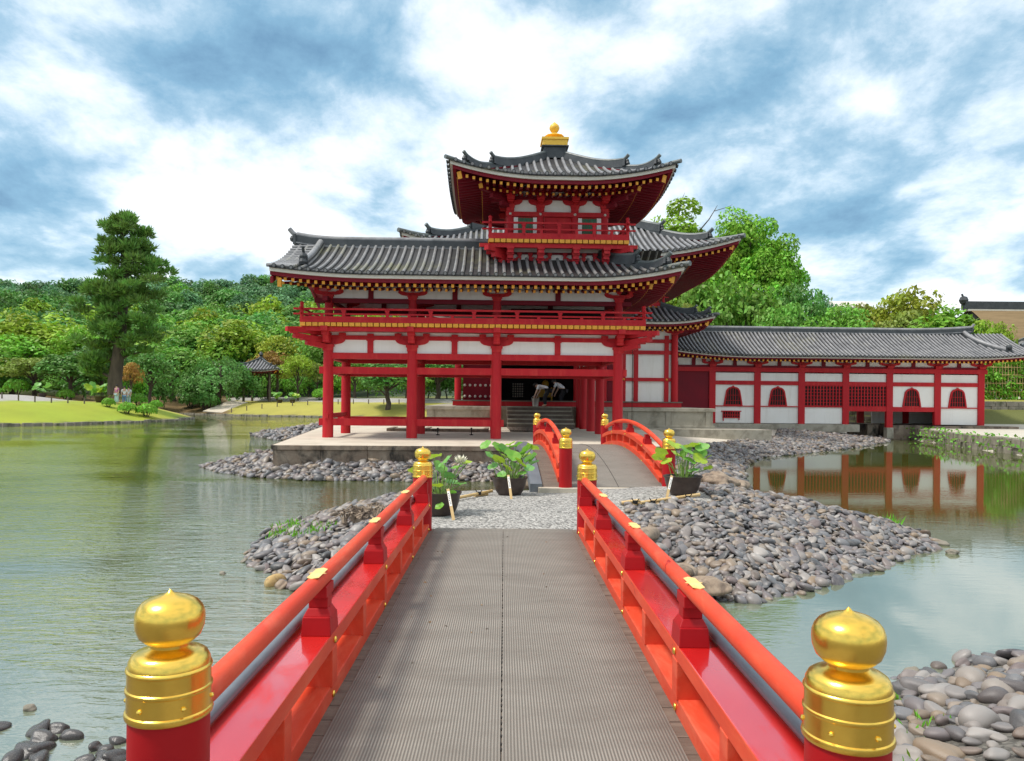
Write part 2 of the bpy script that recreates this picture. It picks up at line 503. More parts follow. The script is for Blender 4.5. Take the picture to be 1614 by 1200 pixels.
def mat_leaf(name='foliage', trans=0.28):
    m, nt, b = new_mat(name)
    at = nd(nt, 'ShaderNodeAttribute', attribute_name='var')
    oi = nd(nt, 'ShaderNodeObjectInfo')
    c = oi.outputs['Color']
    hs = nd(nt, 'ShaderNodeHueSaturation')
    nt.links.new(c, hs.inputs['Color'])
    nt.links.new(mth(nt, 'ADD', mth(nt, 'MULTIPLY', at.outputs['Fac'], 0.06), 0.47), hs.inputs['Hue'])
    nt.links.new(mth(nt, 'ADD', mth(nt, 'MULTIPLY', at.outputs['Fac'], 1.3), 0.55), hs.inputs['Value'])
    nt.links.new(hs.outputs[0], b.inputs['Base Color'])
    b.inputs['Roughness'].default_value = 0.5
    b.inputs['Specular IOR Level'].default_value = 0.3
    tr = nd(nt, 'ShaderNodeBsdfTranslucent')
    nt.links.new(hs.outputs[0], tr.inputs['Color'])
    mx = nd(nt, 'ShaderNodeMixShader'); mx.inputs[0].default_value = trans
    nt.links.new(b.outputs[0], mx.inputs[1]); nt.links.new(tr.outputs[0], mx.inputs[2])
    nt.links.new(mx.outputs[0], nt.nodes['Material Output'].inputs[0])
    return m
LEAF = mat_leaf()

def mat_mat():
    m, nt, b = new_mat('ribbed_rubber_mat')
    v = coords(nt)
    sp = nd(nt, 'ShaderNodeSeparateXYZ'); nt.links.new(v, sp.inputs[0])
    x, y, z = sp.outputs
    def saw(c, per):
        return mth(nt, 'FRACT', mth(nt, 'DIVIDE', c, per))
    def tri(c, per):
        return mth(nt, 'ABSOLUTE', mth(nt, 'SUBTRACT', saw(c, per), 0.5))
    wob = mth(nt, 'MULTIPLY', mth(nt, 'SUBTRACT', noise(nt, v, 1.3, 3), 0.5), 0.006)
    tx = tri(mth(nt, 'ADD', x, wob), 0.0155)
    ty = tri(y, 0.011)
    rib = ramp(nt, tx, [(0.20, (1, 1, 1)), (0.30, (0, 0, 0))])
    hole = ramp(nt, ty, [(0.18, (0.25,) * 3), (0.30, (1, 1, 1))])
    base = mixc(nt, rib, mixc(nt, hole, (0.062, 0.053, 0.043), (0.165, 0.145, 0.12)), (0.28, 0.252, 0.212))
    d = noise(nt, coords(nt, (0.6, 1.6, 1)), 2.2, 8, 0.65, 0.3)
    base = mixc(nt, ramp(nt, d, [(0.40, (0,) * 3), (0.72, (0.6,) * 3)]), base, (0.125, 0.106, 0.085))
    ax = mth(nt, 'ABSOLUTE', x)
    edge = ramp(nt, mth(nt, 'ADD', ax, mth(nt, 'MULTIPLY', d, 0.25)), [(0.72, (0,) * 3), (1.0, (0.6,) * 3)])
    base = mixc(nt, edge, base, (0.10, 0.083, 0.066))
    nt.links.new(base, b.inputs['Base Color'])
    b.inputs['Roughness'].default_value = 0.6
    bump(nt, b, rib, 0.35, 0.004)
    return m
MATM = mat_mat()

def mat_water():
    m, nt, b = new_mat('pond_water')
    v = coords(nt)
    sp = nd(nt, 'ShaderNodeSeparateXYZ'); nt.links.new(v, sp.inputs[0])
    n0 = noise(nt, coords(nt, (0.05, 0.05, 1)), 1.0, 4)
    col = ramp(nt, n0, [(0.35, (0.055, 0.070, 0.012)), (0.65, (0.08, 0.095, 0.025))])
    near_sheen = ramp(nt, mth(nt, 'MULTIPLY', sp.outputs[1], 0.02), [(0.10, (1,) * 3), (0.33, (0,) * 3)])     # sky sheen on the near water, painted as a paler base colour
    col = mixc(nt, near_sheen, col, (0.165, 0.19, 0.13))
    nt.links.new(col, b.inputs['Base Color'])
    b.inputs['Roughness'].default_value = 0.02
    b.inputs['IOR'].default_value = 3.4
    a = noise(nt, coords(nt, (0.9, 2.6, 1)), 1.6, 3, 0.55, 0.6)
    c = noise(nt, coords(nt, (2.2, 6.5, 1)), 2.0, 3, 0.6, 0.4)
    h = mth(nt, 'ADD', a, mth(nt, 'MULTIPLY', c, 0.55))
    patch = noise(nt, coords(nt, (0.10, 0.22, 1)), 1.0, 3)
    msk = ramp(nt, mth(nt, 'MULTIPLY', sp.outputs[0], 0.1), [(0.0, (1, 1, 1)), (0.35, (0.04,) * 3)])
    pk = ramp(nt, patch, [(0.38, (0.22,) * 3), (0.60, (1, 1, 1))])
    near = ramp(nt, mth(nt, 'MULTIPLY', sp.outputs[1], 0.02), [(0.12, (1.0,) * 3), (0.55, (0.36,) * 3)])
    amt = mth(nt, 'MULTIPLY', mth(nt, 'MULTIPLY', msk, pk), near)
    bp = nd(nt, 'ShaderNodeBump'); bp.inputs['Distance'].default_value = 0.11
    nt.links.new(mth(nt, 'MULTIPLY', amt, 0.58), bp.inputs['Strength'])
    nt.links.new(h, bp.inputs['Height']); nt.links.new(bp.outputs[0], b.inputs['Normal'])
    return m
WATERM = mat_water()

def mat_ground():
    m, nt, b = new_mat('ground_cover')
    at = nd(nt, 'ShaderNodeAttribute', attribute_name='tint')
    v = coords(nt)
    n1 = noise(nt, v, 0.35, 6, 0.6)
    n2 = noise(nt, v, 26, 6, 0.75)
    vo = nd(nt, 'ShaderNodeTexVoronoi'); vo.inputs['Scale'].default_value = 34
    nt.links.new(v, vo.inputs['Vector'])
    k = mth(nt, 'ADD', mth(nt, 'MULTIPLY', n1, 0.5), mth(nt, 'ADD', mth(nt, 'MULTIPLY', n2, 1.3), 0.1))
    vv = nd(nt, 'ShaderNodeVectorMath', operation='SCALE')
    nt.links.new(at.outputs['Color'], vv.inputs[0]); nt.links.new(k, vv.inputs['Scale'])
    bw = nd(nt, 'ShaderNodeSeparateColor'); nt.links.new(vo.outputs['Color'], bw.inputs[0])
    fac = mth(nt, 'MULTIPLY', at.outputs['Alpha'], 1.0)
    gv = nd(nt, 'ShaderNodeVectorMath', operation='SCALE')
    nt.links.new(vv.outputs[0], gv.inputs[0])
    nt.links.new(mth(nt, 'ADD', mth(nt, 'MULTIPLY', bw.outputs[0], 1.25), 0.35), gv.inputs['Scale'])
    col = mixc(nt, fac, vv.outputs[0], gv.outputs[0])
    nt.links.new(col, b.inputs['Base Color'])
    b.inputs['Roughness'].default_value = 0.9
    bump(nt, b, mth(nt, 'ADD', n2, mth(nt, 'MULTIPLY', mth(nt, 'MULTIPLY', vo.outputs['Distance'], -1.2), fac)), 0.6, 0.03)
    return m
GROUNDM = mat_ground()
# ------------------------------------------------------------------ terrain
WL = -0.6
def wpt(*a):
    p = atz(a[0], a[1], WL)
    return (p.x, p.y)
MID = [wpt(1060, 915), wpt(1085, 927), wpt(1110, 940), wpt(1190, 948), wpt(1250, 930), wpt(1300, 917), wpt(1380, 892), wpt(1440, 873), wpt(1474, 857),
       (6.9, 13.2), (6.4, 14.6), (5.6, 16.0), (5.7, 18.2), (4.4, 18.6), (3.9, 17.6), (2.0, 17.2), (-0.6, 16.8), wpt(620, 795), wpt(560, 801), wpt(500, 815),
       wpt(440, 836), wpt(405, 857), wpt(398, 880), wpt(425, 905), wpt(480, 932), wpt(525, 950), (-0.5, 8.2)]
HALL = [wpt(325, 738), wpt(350, 745), wpt(400, 752), wpt(480, 757), wpt(560, 758), wpt(640, 759), wpt(720, 758), (0.4, 20.6), (2.2, 20.6), (4.0, 20.4), (4.6, 18.6), (5.8, 18.4), wpt(1166, 768),
        wpt(1170, 735), wpt(1195, 722), wpt(1260, 716), wpt(1310, 710), wpt(1360, 704), wpt(1398, 697), (22.9, 47.2), (23.5, 52), (27, 60), (24, 80), (6, 80), (-6, 62),
        (-12, 51), wpt(395, 686), wpt(430, 693), (-9.6, 38), (-8.6, 34), (-9.3, 31), (-9.6, 27)]
FAR = [(-160, 5), (-70, 10), (-50, 34), (-37, 48), wpt(0, 672), wpt(100, 670), wpt(200, 667), wpt(270, 664), wpt(304, 660.5), wpt(303, 657), wpt(285, 654.5), wpt(262, 652.8),
       wpt(300, 653.6), wpt(350, 655), wpt(400, 656.5), wpt(505, 658.2), wpt(650, 661), (-2, 84), (8, 88), (24, 84), (29, 64), (30, 56), (400, 56), (400, 600), (-400, 600), (-400, 5)]
RBANK = [wpt(1440, 693), wpt(1475, 698), wpt(1520, 706), wpt(1570, 712), wpt(1614, 718), (23.5, 28), (30, 20), (60, 10), (400, 10), (400, 57), (25, 57), (24.4, 50)]
NEAR = [(-30, 4.0), (-9, 4.9), (-5, 4.95), (-3.3, 4.75), (-2.4, 4.6), (0, 4.2), (2.2, 4.9), wpt(1405, 1118), wpt(1440, 1068), wpt(1480, 1059), wpt(1530, 1050), wpt(1614, 1038), (6.2, 7.2), (12, 6.5), (30, 6), (60, -40), (-60, -40)]

def sdf(poly, X, Y):
    # signed distance, positive inside
    d2 = np.full(X.shape, 1e18); ins = np.zeros(X.shape, bool)
    n = len(poly)
    for i in range(n):
        ax, ay = poly[i]; bx, by = poly[(i + 1) % n]
        ex, ey = bx - ax, by - ay
        t = np.clip(((X - ax) * ex + (Y - ay) * ey) / (ex * ex + ey * ey + 1e-12), 0, 1)
        d2 = np.minimum(d2, (X - ax - t * ex) ** 2 + (Y - ay - t * ey) ** 2)
        c = ((ay > Y) != (by > Y)) & (X < (bx - ax) * (Y - ay) / ((by - ay) if by != ay else 1e-12) + ax)
        ins ^= c
    d = np.sqrt(d2)
    return np.where(ins, d, -d)
def wob(X, Y, s, k=0.0):
    return (np.sin(X * s + k) * np.cos(Y * s * 1.3 + 2 * k) + 0.5 * np.sin(X * s * 2.3 + Y * s * 1.9 + k)) / 1.5
def sstep(a, b, x):
    t = np.clip((x - a) / (b - a), 0, 1)
    return t * t * (3 - 2 * t)
def heights(X, Y):
    X = np.asarray(X, float); Y = np.asarray(Y, float)
    H = np.full(X.shape, -1.5); Z = np.zeros(X.shape, int)
    def layer(h, d, zid):
        nonlocal H, Z
        h = np.where(d > 0, h, WL + np.maximum(d, -3) * 0.3)
        m = h > H
        H = np.where(m, h, H); Z = np.where(m & (d > -0.6), zid, Z)
    w = 0.12 * wob(X, Y, 2.1)
    d = sdf(MID, X, Y) + w
    cap = np.where((X > 1.6), 0.16 - 0.05 * np.abs(X - 3.0), -0.02 + 0.02 * np.minimum(X + 1.0, 0) * 3)
    layer(WL + cap_soft(d * 0.34, cap - WL), d, 1)
    d = sdf(HALL, X, Y) + w
    cap = np.where(Y < 23.2, -0.12, 0.20)
    layer(WL + cap_soft(d * np.where(X > 5, 0.22 - 0.10 * sstep(5, 8, X) * sstep(22, 27, Y), 0.22), cap - WL), d, 2)
    d = sdf(NEAR, X, Y) + w
    layer(WL + cap_soft(d * 0.28, 0.7), d, 3)
    d = sdf(RBANK, X, Y)
    hb = np.where(Y < 49.5, 0.12 + 0 * Y, 0.3) + 1.5 * sstep(50.0, 55, Y) * sstep(27.2, 28.2, X) + 1.2 * sstep(54, 62, Y)
    layer(np.minimum(WL + d * 3, hb), d, 4)
    d = sdf(FAR, X, Y)
    ang = X / np.maximum(Y, 1)
    lf = sstep(-2, -16, X)
    crest = 1.02
    hf = WL + cap_soft(d * np.where(X > -20, 0.30, 0.28), crest - WL, 0.75)
    hf = hf + 0.62 * sstep(9.5, 17, d) + 1.0 * sstep(18, 42, d)
    kk = 0.35 + 0.65 * sstep(0.06, -0.10, ang)
    hf = hf + kk * 0.0215 * (np.clip(Y, 112, 226) - 112) ** 1.5 * (1 + 0.10 * np.sin(X * 0.06 + 1.0))
    hf = np.minimum(hf, 60)
    layer(hf, d, 5)
    return H, Z
def cap_soft(a, c, k=0.35):
    a = np.asarray(a, float); c = np.asarray(c, float)
    return np.where(a < 0, a, c * (1 - np.exp(-np.maximum(a, 0) / np.maximum(c, 0.05) * 1.0)) * (1 - k) + k * np.minimum(a, c)) + 0.0
def Hxy(x, y):
    return float(heights(np.array([x]), np.array([y]))[0][0])

def axis(segs):
    out = []
    for a, b, st in segs:
        out.append(np.arange(a, b, st))
    return np.concatenate(out)
gx = axis([(-700, -200, 50), (-200, -80, 6), (-80, -14, 0.9), (-14, 10, 0.16), (10, 30, 0.35), (30, 80, 1.5), (80, 200, 8), (200, 701, 50)])
gy = axis([(-60, 2, 4), (2, 26, 0.16), (26, 54, 0.4), (54, 110, 0.8), (110, 260, 3), (260, 701, 40)])
GX, GY = np.meshgrid(gx, gy)
GH, GZ = heights(GX, GY)

def grid_mesh(name, X, Y, Z, mat):
    ny, nx = X.shape
    me = bpy.data.meshes.new(name)
    co = np.stack([X, Y, Z], -1).reshape(-1, 3)
    i = np.arange(ny * nx).reshape(ny, nx)
    q = np.stack([i[:-1, :-1], i[:-1, 1:], i[1:, 1:], i[1:, :-1]], -1).reshape(-1)
    nf = len(q) // 4
    me.vertices.add(len(co)); me.vertices.foreach_set('co', co.ravel().astype(np.float32))
    me.loops.add(len(q)); me.loops.foreach_set('vertex_index', q.astype(np.int32))
    me.polygons.add(nf)
    me.polygons.foreach_set('loop_start', np.arange(0, 4 * nf, 4, dtype=np.int32))
    me.update(); me.validate()
    me.polygons.foreach_set('use_smooth', np.ones(nf, bool))
    me.materials.append(mat)
    return me

tint = np.zeros(GX.shape + (4,))
def setz(mask, c, a):
    tint[mask] = (*c, a)
setz(GZ == 0, (0.09, 0.09, 0.05), 0.3)
setz(GZ == 1, (0.07, 0.062, 0.052), 0.7)
setz(GZ == 2, (0.20, 0.185, 0.165), 0.8)
setz(GZ == 3, (0.15, 0.14, 0.12), 0.7)
setz(GZ == 4, (0.50, 0.46, 0.38), 0.0)
setz(GZ == 5, (0.25, 0.34, 0.018), 0.0)
dfar = sdf(FAR, GX, GY)
n1 = wob(GX, GY, 0.35) * 0.5 + 0.5
far = GZ == 5
tint[far, 0] += 0.05 * n1[far]; tint[far, 1] -= 0.03 * n1[far]
yellow = far & (GY > 80)
tint[yellow, :3] = np.array([0.33, 0.30, 0.05]) + 0.05 * (n1[yellow][:, None] - 0.5) * np.array([1, 0.6, 0.2])
setz(far & (dfar > 11.5) & (dfar < 17) , (0.36, 0.34, 0.31), 0.3)
setz(far & (dfar >= 17), (0.13, 0.14, 0.03), 0.2)
setz(far & (dfar >= 17) & (dfar < 19.5), (0.28, 0.28, 0.04), 0.0)
setz(far & (GY > 112), (0.03, 0.05, 0.015), 0.3)
setz(far & (GY > 84) & (GX / np.maximum(GY, 1) < -0.362) & (dfar < 17), (0.17, 0.11, 0.04), 0.1)
setz(far & (dfar < 0.5), (0.10, 0.085, 0.05), 0.3)
setz((GZ == 4) & (GY > 50), (0.12, 0.13, 0.03), 0.2)
setz((GZ == 4) & (GY > 53.0) & (GX > 26), (0.30, 0.29, 0.05), 0.1)
# light gravel path on the mid island, dark bed under the cobbles
gp = (GZ == 1) & (GX > -1.45) & (GX < 2.6) & (GY > 8.5)
setz(gp, (0.32, 0.305, 0.28), 1.0)
gp2 = (GZ == 1) & (GX >= 2.6) & (GX < 3.4) & (GY > 12.2)
setz(gp2, (0.34, 0.32, 0.29), 1.0)
setz((GZ == 2) & (GX > 4.0) & (GY > 23) & (GY < 48), (0.55, 0.49, 0.40), 0.2)
me = grid_mesh('ground', GX, GY, GH, GROUNDM)
ca = me.attributes.new('tint', 'FLOAT_COLOR', 'POINT')
ca.data.foreach_set('color', tint.reshape(-1).astype(np.float32))
tag(link('ground', me), 'ground of the garden with lawns, banks and wooded hills', None, None, 'structure')

wx = np.array([-700, 700.0]); wy = np.array([-60, 420.0])
WX, WY = np.meshgrid(wx, wy)
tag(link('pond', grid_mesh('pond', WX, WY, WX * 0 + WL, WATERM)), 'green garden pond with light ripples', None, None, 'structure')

# ------------------------------------------------------------------ cobbles
def ico(sub):
    bm = bmesh.new(); bmesh.ops.create_icosphere(bm, subdivisions=sub, radius=1)
    v = np.array([x.co[:] for x in bm.verts]); f = np.array([[q.index for q in p.verts] for p in bm.faces]); bm.free()
    return v, f
def pebble_shapes(sub, n=8):
    v, f = ico(sub); out = []
    for k in range(n):
        r = np.random.default_rng(100 + k)
        a = r.normal(size=(4, 3))
        s = 1 + 0.24 * sum(np.sin(v @ a[i] * 1.7 + i) for i in range(4)) / 2
        p = np.sign(v) * np.abs(v) ** 0.9 * s[:, None] * np.array([1.0, r.uniform(0.62, 0.9), r.uniform(0.40, 0.6)])
        out.append(p)
    return out, f
def tri_mesh(name, co, faces, mat, var=None, smooth=True):
    me = bpy.data.meshes.new(name)
    k = faces.shape[1]
    nf = len(faces)
    me.vertices.add(len(co)); me.vertices.foreach_set('co', np.ascontiguousarray(co, np.float32).ravel())
    me.loops.add(nf * k); me.loops.foreach_set('vertex_index', faces.astype(np.int32).ravel())
    me.polygons.add(nf); me.polygons.foreach_set('loop_start', np.arange(0, nf * k, k, dtype=np.int32))
    me.update()
    if smooth:
        me.polygons.foreach_set('use_smooth', np.ones(nf, bool))
    me.materials.append(mat)
    if var is not None:
        a = me.attributes.new('var', 'FLOAT', 'FACE'); a.data.foreach_set('value', np.ascontiguousarray(var, np.float32))
    return me
def rotz_tilt(p, az, tx, ty):
    c, s = np.cos(az), np.sin(az)
    x = p[:, 0] * c - p[:, 1] * s; y = p[:, 0] * s + p[:, 1] * c
    z = p[:, 2] + x * tx + y * ty
    return np.stack([x, y, z], 1)
def jitter(x0, x1, y0, y1, st):
    xs, ys = np.meshgrid(np.arange(x0, x1, st), np.arange(y0, y1, st * 0.86))
    xs[1::2] += st / 2
    xs = xs + rng.uniform(-0.36, 0.36, xs.shape) * st; ys = ys + rng.uniform(-0.36, 0.36, ys.shape) * st
    return xs.ravel(), ys.ravel()
def slope_at(x, y):
    e = 0.15
    h0 = heights(x, y)[0]
    return h0, (heights(x + e, y)[0] - h0) / e, (heights(x, y + e)[0] - h0) / e
def cobble_field(name, label, x, y, size, sub, cat='cobbles', layers=1):
    sh, f = pebble_shapes(sub)
    h, sx, sy = slope_at(x, y)
    V, FF, VAR = [], [], []
    n = len(sh[0])
    s = size * np.clip(rng.lognormal(-0.04, 0.30, len(x)), 0.5, 1.9)
    az = rng.uniform(0, 6.28, len(x)); k = rng.integers(0, len(sh), len(x)); va = rng.uniform(0, 1, len(x))
    t = rng.normal(0, 0.26, (len(x), 2)); hz = rng.uniform(0, 0.55, len(x))
    for i in range(len(x)):
        p = rotz_tilt(sh[k[i]] * s[i], az[i], sx[i] * 0.8 + t[i, 0], sy[i] * 0.8 + t[i, 1])
        p[:, 0] += x[i]; p[:, 1] += y[i]; p[:, 2] += h[i] + (0.10 + hz[i]) * s[i]
        V.append(p); FF.append(f + i * n); VAR.append(np.full(len(f), va[i]))
    o = link(name, tri_mesh(name, np.concatenate(V), np.concatenate(FF), COBBLE, np.concatenate(VAR)))
    return tag(o, label, cat, None, 'stuff')

def pick(x, y, cond, zid, hmin=-0.63, hmax=9):
    h, z = heights(x, y)
    m = (z == zid) & (h > hmin) & (h < hmax) & cond(x, y)
    return x[m], y[m]
# right half of the mid island and its tip
def not_path(x, y):
    return ~((x > -1.5) & (x < np.where(y > 12.3, 3.3, 1.75) - np.clip((10.5 - y) * 0.3, 0, 0.35)) & (y > 8.6)) & ~((np.abs(x) < 1.05) & (y < 9.6))
x, y = jitter(0.8, 8, 7, 18.5, 0.090)
x, y = pick(x, y, lambda a, b: not_path(a, b) & (a > 0.8), 1)
d = np.hypot(x, y)
order = np.argsort(d)
big = order[:0]
cobble_field('cobble_bank', 'broad bank of grey and brown cobbles right of the footbridge', x, y, 0.056, 2)
x, y = jitter(-6, 0, 7, 17, 0.10)
x, y = pick(x, y, lambda a, b: not_path(a, b) & (a < -1.0), 1)
cobble_field('cobble_bank', 'bank of grey cobbles left of the footbridge, partly grown with weeds', x, y, 0.061, 2)
x, y = jitter(-10.5, 6.4, 19.5, 23.4, 0.135)
x, y = pick(x, y, lambda a, b: (b < 23.0 - 0.0 * a) & ~((a > 0.75) & (a < 2.9)), 2)
x2, y2 = jitter(-10.5, -7.2, 22.9, 34, 0.145)
x2, y2 = pick(x2, y2, lambda a, b: a < -7.0 - (b - 22.9) * 0.135 - 0.1, 2)
cobble_field('cobble_bank', 'belt of grey cobbles below the front edge of the stone terrace', np.concatenate([x, x2]), np.concatenate([y, y2]), 0.097, 1)
x, y = jitter(-16, -8.2, 34, 52, 0.19)
x, y = pick(x, y, lambda a, b: a < -8.7, 2)
cobble_field('cobble_bank', 'pale spit of pebbles reaching into the pond behind the terrace', x, y, 0.13, 1)
def beach(a, b):
    h = heights(a, b)[0]
    P = np.array([topx(*q) for q in zip(a, b, h)])
    lim = np.interp(P[:, 0], [1040, 1105, 1222, 1228, 1700], [712, 703, 690, 676, 676])
    return P[:, 1] > lim + rng.uniform(-1.5, 1.5, len(a))
x, y = jitter(3.9, 23, 19, 47.5, 0.135)
x, y = pick(x, y, lambda a, b: (a > 4.0) & beach(a, b) & (b < 46.4), 2)
cobble_field('cobble_bank', 'grey cobble beach in front of the long white corridor', x, y, 0.092, 1)

# single cobbles of the near shore: each its own object
SH3, F3 = pebble_shapes(3)
cob_me = [tri_mesh('cobble', SH3[k], F3, COBBLE, np.zeros(len(F3))) for k in range(8)]
wet_me = [tri_mesh('cobble', SH3[k], F3, WETSTONE, np.zeros(len(F3))) for k in range(4)]
def cobble(x, y, s, label, group, sink=0.22, z=None, wet=False):
    k = random.randrange(8)
    o = link('cobble', wet_me[k % 4] if wet else cob_me[k], None, (x, y, (Hxy(x, y) if z is None else z) + s * sink), random.uniform(0, 6.28))
    o.rotation_euler = (random.uniform(-.25, .25), random.uniform(-.25, .25), random.uniform(0, 6.28))
    o.scale = (s * random.uniform(.85, 1.2), s * random.uniform(.85, 1.15), s * random.uniform(.85, 1.2))
    return tag(o, label, 'cobble', group)
x, y = jitter(2.0, 6.2, 4.2, 7.4, 0.135)
hh, zz = heights(x, y)
m = (zz == 3) & (hh > -0.63) & (y > 4.35) & (np.abs((x / y - 0.55)) < 0.35)
x, y = x[m], y[m]
o_ = np.argsort(np.hypot(x, y)); keep, rest = o_[:278], o_[278:]
cobble_field('cobble_bank', 'far edge of the heap of cobbles on the near right shore', x[rest], y[rest], 0.075, 2)
for a, b in zip(x[keep], y[keep]):
    cobble(a, b, min(0.13, 0.062 * random.lognormvariate(0, 0.38)), 'smooth grey or brown river cobble on the near shore beside the right gilt post', 'cobbles on the near shore right of the footbridge')
# ------------------------------------------------------------------ tiled roofs
def roof(bld, cx, cy, hx, hy, ze, rise, D, lift=0.35, Rc=3.0, sp=0.27, rr=0.056, hips='fl fr br bl', sides='front right back left', corner_lift=None,
         ov=1.9, raf=0.25, raf_sides='front right left', concave=0.3, ridge_h=0.34, tile=None, tiers=2, ridge_x=None, fascia=0.11, hipsize=1.0, end_k=1.0, label=None):
    tile = tile or TILE
    hips, sides, raf_sides = hips.split(), sides.split(), raf_sides.split()
    cl = {'fl': lift, 'fr': lift, 'br': lift, 'bl': lift}
    cl.update(corner_lift or {})
    SD = {'front': (hx, 'fl', 'fr'), 'right': (hy, 'fr', 'br'), 'back': (hx, 'br', 'bl'), 'left': (hy, 'bl', 'fl')}
    def xy(s, u, d):
        return {'front': (cx + u, cy - hy + d), 'right': (cx + hx - d, cy + u), 'back': (cx - u, cy + hy - d), 'left': (cx - hx + d, cy - u)}[s]
    def g(c):
        return max(0.0, 1 - max(c, 0) / Rc) ** 2
    def zed(s, u, d):
        L, a, b = SD[s]
        t = d / D
        return ze + rise * ((1 - concave) * t + concave * t * t) + cl[a] * g(L + u) * g(d) + cl[b] * g(L - u) * g(d)
    def P(s, u, d, dz=0.0):
        x, y = xy(s, u, d)
        return (x, y, zed(s, u, d) + dz)
    base, ribs = MB(), MB()
    for s in sides:
        L, a, b = SD[s]
        ha, hb = a in hips, b in hips
        nd_, nu = 10, 40
        def lim(d):
            return (-L + (d if ha else 0), L - (d if hb else 0))
        Dm = min(D, L) if (ha and hb) else D
        v, f = [], []
        for j in range(nd_ + 1):
            d = Dm * j / nd_
            u0, u1 = lim(d)
            for i in range(nu + 1):
                v.append(P(s, u0 + (u1 - u0) * i / nu, d))
        for j in range(nd_):
            for i in range(nu):
                k = j * (nu + 1) + i
                f.append((k, k + 1, k + nu + 2, k + nu + 1))
        base.add(v, f, 0, True)
        # eave: tile lip, pale fascia, red eave board
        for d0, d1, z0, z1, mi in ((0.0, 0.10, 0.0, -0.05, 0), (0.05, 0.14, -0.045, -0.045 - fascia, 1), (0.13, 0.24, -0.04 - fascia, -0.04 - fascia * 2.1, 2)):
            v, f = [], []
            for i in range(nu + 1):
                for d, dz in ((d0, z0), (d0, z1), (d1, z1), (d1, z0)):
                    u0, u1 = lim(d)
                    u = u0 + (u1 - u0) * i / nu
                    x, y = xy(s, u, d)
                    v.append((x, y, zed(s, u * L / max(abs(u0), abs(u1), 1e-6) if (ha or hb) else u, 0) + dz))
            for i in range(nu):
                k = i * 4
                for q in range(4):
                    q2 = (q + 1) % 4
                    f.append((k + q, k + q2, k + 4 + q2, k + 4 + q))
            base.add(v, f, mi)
            base.add(v[:4], [(0, 1, 2, 3)], mi); base.add(v[-4:], [(3, 2, 1, 0)], mi)
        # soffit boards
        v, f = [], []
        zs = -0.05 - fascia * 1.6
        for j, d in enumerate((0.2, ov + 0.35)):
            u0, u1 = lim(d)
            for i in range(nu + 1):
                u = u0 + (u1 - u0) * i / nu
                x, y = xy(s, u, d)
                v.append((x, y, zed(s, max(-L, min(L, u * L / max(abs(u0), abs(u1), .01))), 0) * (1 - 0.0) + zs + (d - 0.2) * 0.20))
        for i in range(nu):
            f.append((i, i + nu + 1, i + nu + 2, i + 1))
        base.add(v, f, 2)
        # tile ribs
        n = int(2 * L / sp)
        for i in range(n):
            u = -L + sp * (i + 0.5) + (2 * L - n * sp) / 2
            de = Dm
            if ha: de = min(de, u + L)
            if hb: de = min(de, L - u)
            if de < 0.12:
                continue
            de = max(de - 0.02, 0.1)
            m = 9 if de > 1 else 4
            pts = [P(s, u, -0.05 + (de + 0.05) * k / m, 0.035) for k in range(m + 1)]
            ribs.tube(pts, rr, 8, 0, cap=False)
            # round end tile
            p0, p1 = Vector(pts[0]), Vector(pts[1])
            t = (p1 - p0).normalized()
            ribs.tube([p0 - t * 0.03, p0 + t * 0.03], rr * 1.22 * end_k, 10, 1)
            ribs.tube([p0 - t * 0.034, p0 - t * 0.028], rr * 0.85, 8, 2)
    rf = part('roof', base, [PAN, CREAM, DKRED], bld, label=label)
    part('tile_ribs', ribs, [tile, TILECAP, TILE], rf)
    # rafters with ochre tips
    for s in raf_sides:
        if s not in sides:
            continue
        L, a, b = SD[s]
        ha, hb = a in hips, b in hips
        rm = MB()
        n = int(2 * L / raf)
        for i in range(n):
            u = -L + raf * (i + 0.5) + (2 * L - n * raf) / 2
            for tier, (d0, d1, dz) in enumerate(((0.27, ov * 0.66, -0.17 - fascia * 1.9), (ov * 0.52, ov + 0.1, -0.33 - fascia * 1.9))):
                if tier >= tiers:
                    continue
                dd = d1
                if ha: dd = min(dd, L + u - 0.05)
                if hb: dd = min(dd, L - u - 0.05)
                if dd < d0 + 0.08:
                    continue
                x0, y0 = xy(s, u, d0); x1, y1 = xy(s, u, dd)
                zz = zed(s, u, 0)
                w = raf * (0.40 if tier == 0 else 0.33)
                A = Vector((x0, y0, zz + dz + d0 * 0.16)); B = Vector((x1, y1, zz + dz + dd * 0.16))
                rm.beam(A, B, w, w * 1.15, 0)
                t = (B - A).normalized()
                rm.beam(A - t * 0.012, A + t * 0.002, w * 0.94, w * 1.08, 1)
        part('rafters', rm, [DKRED, OCHRE], rf)
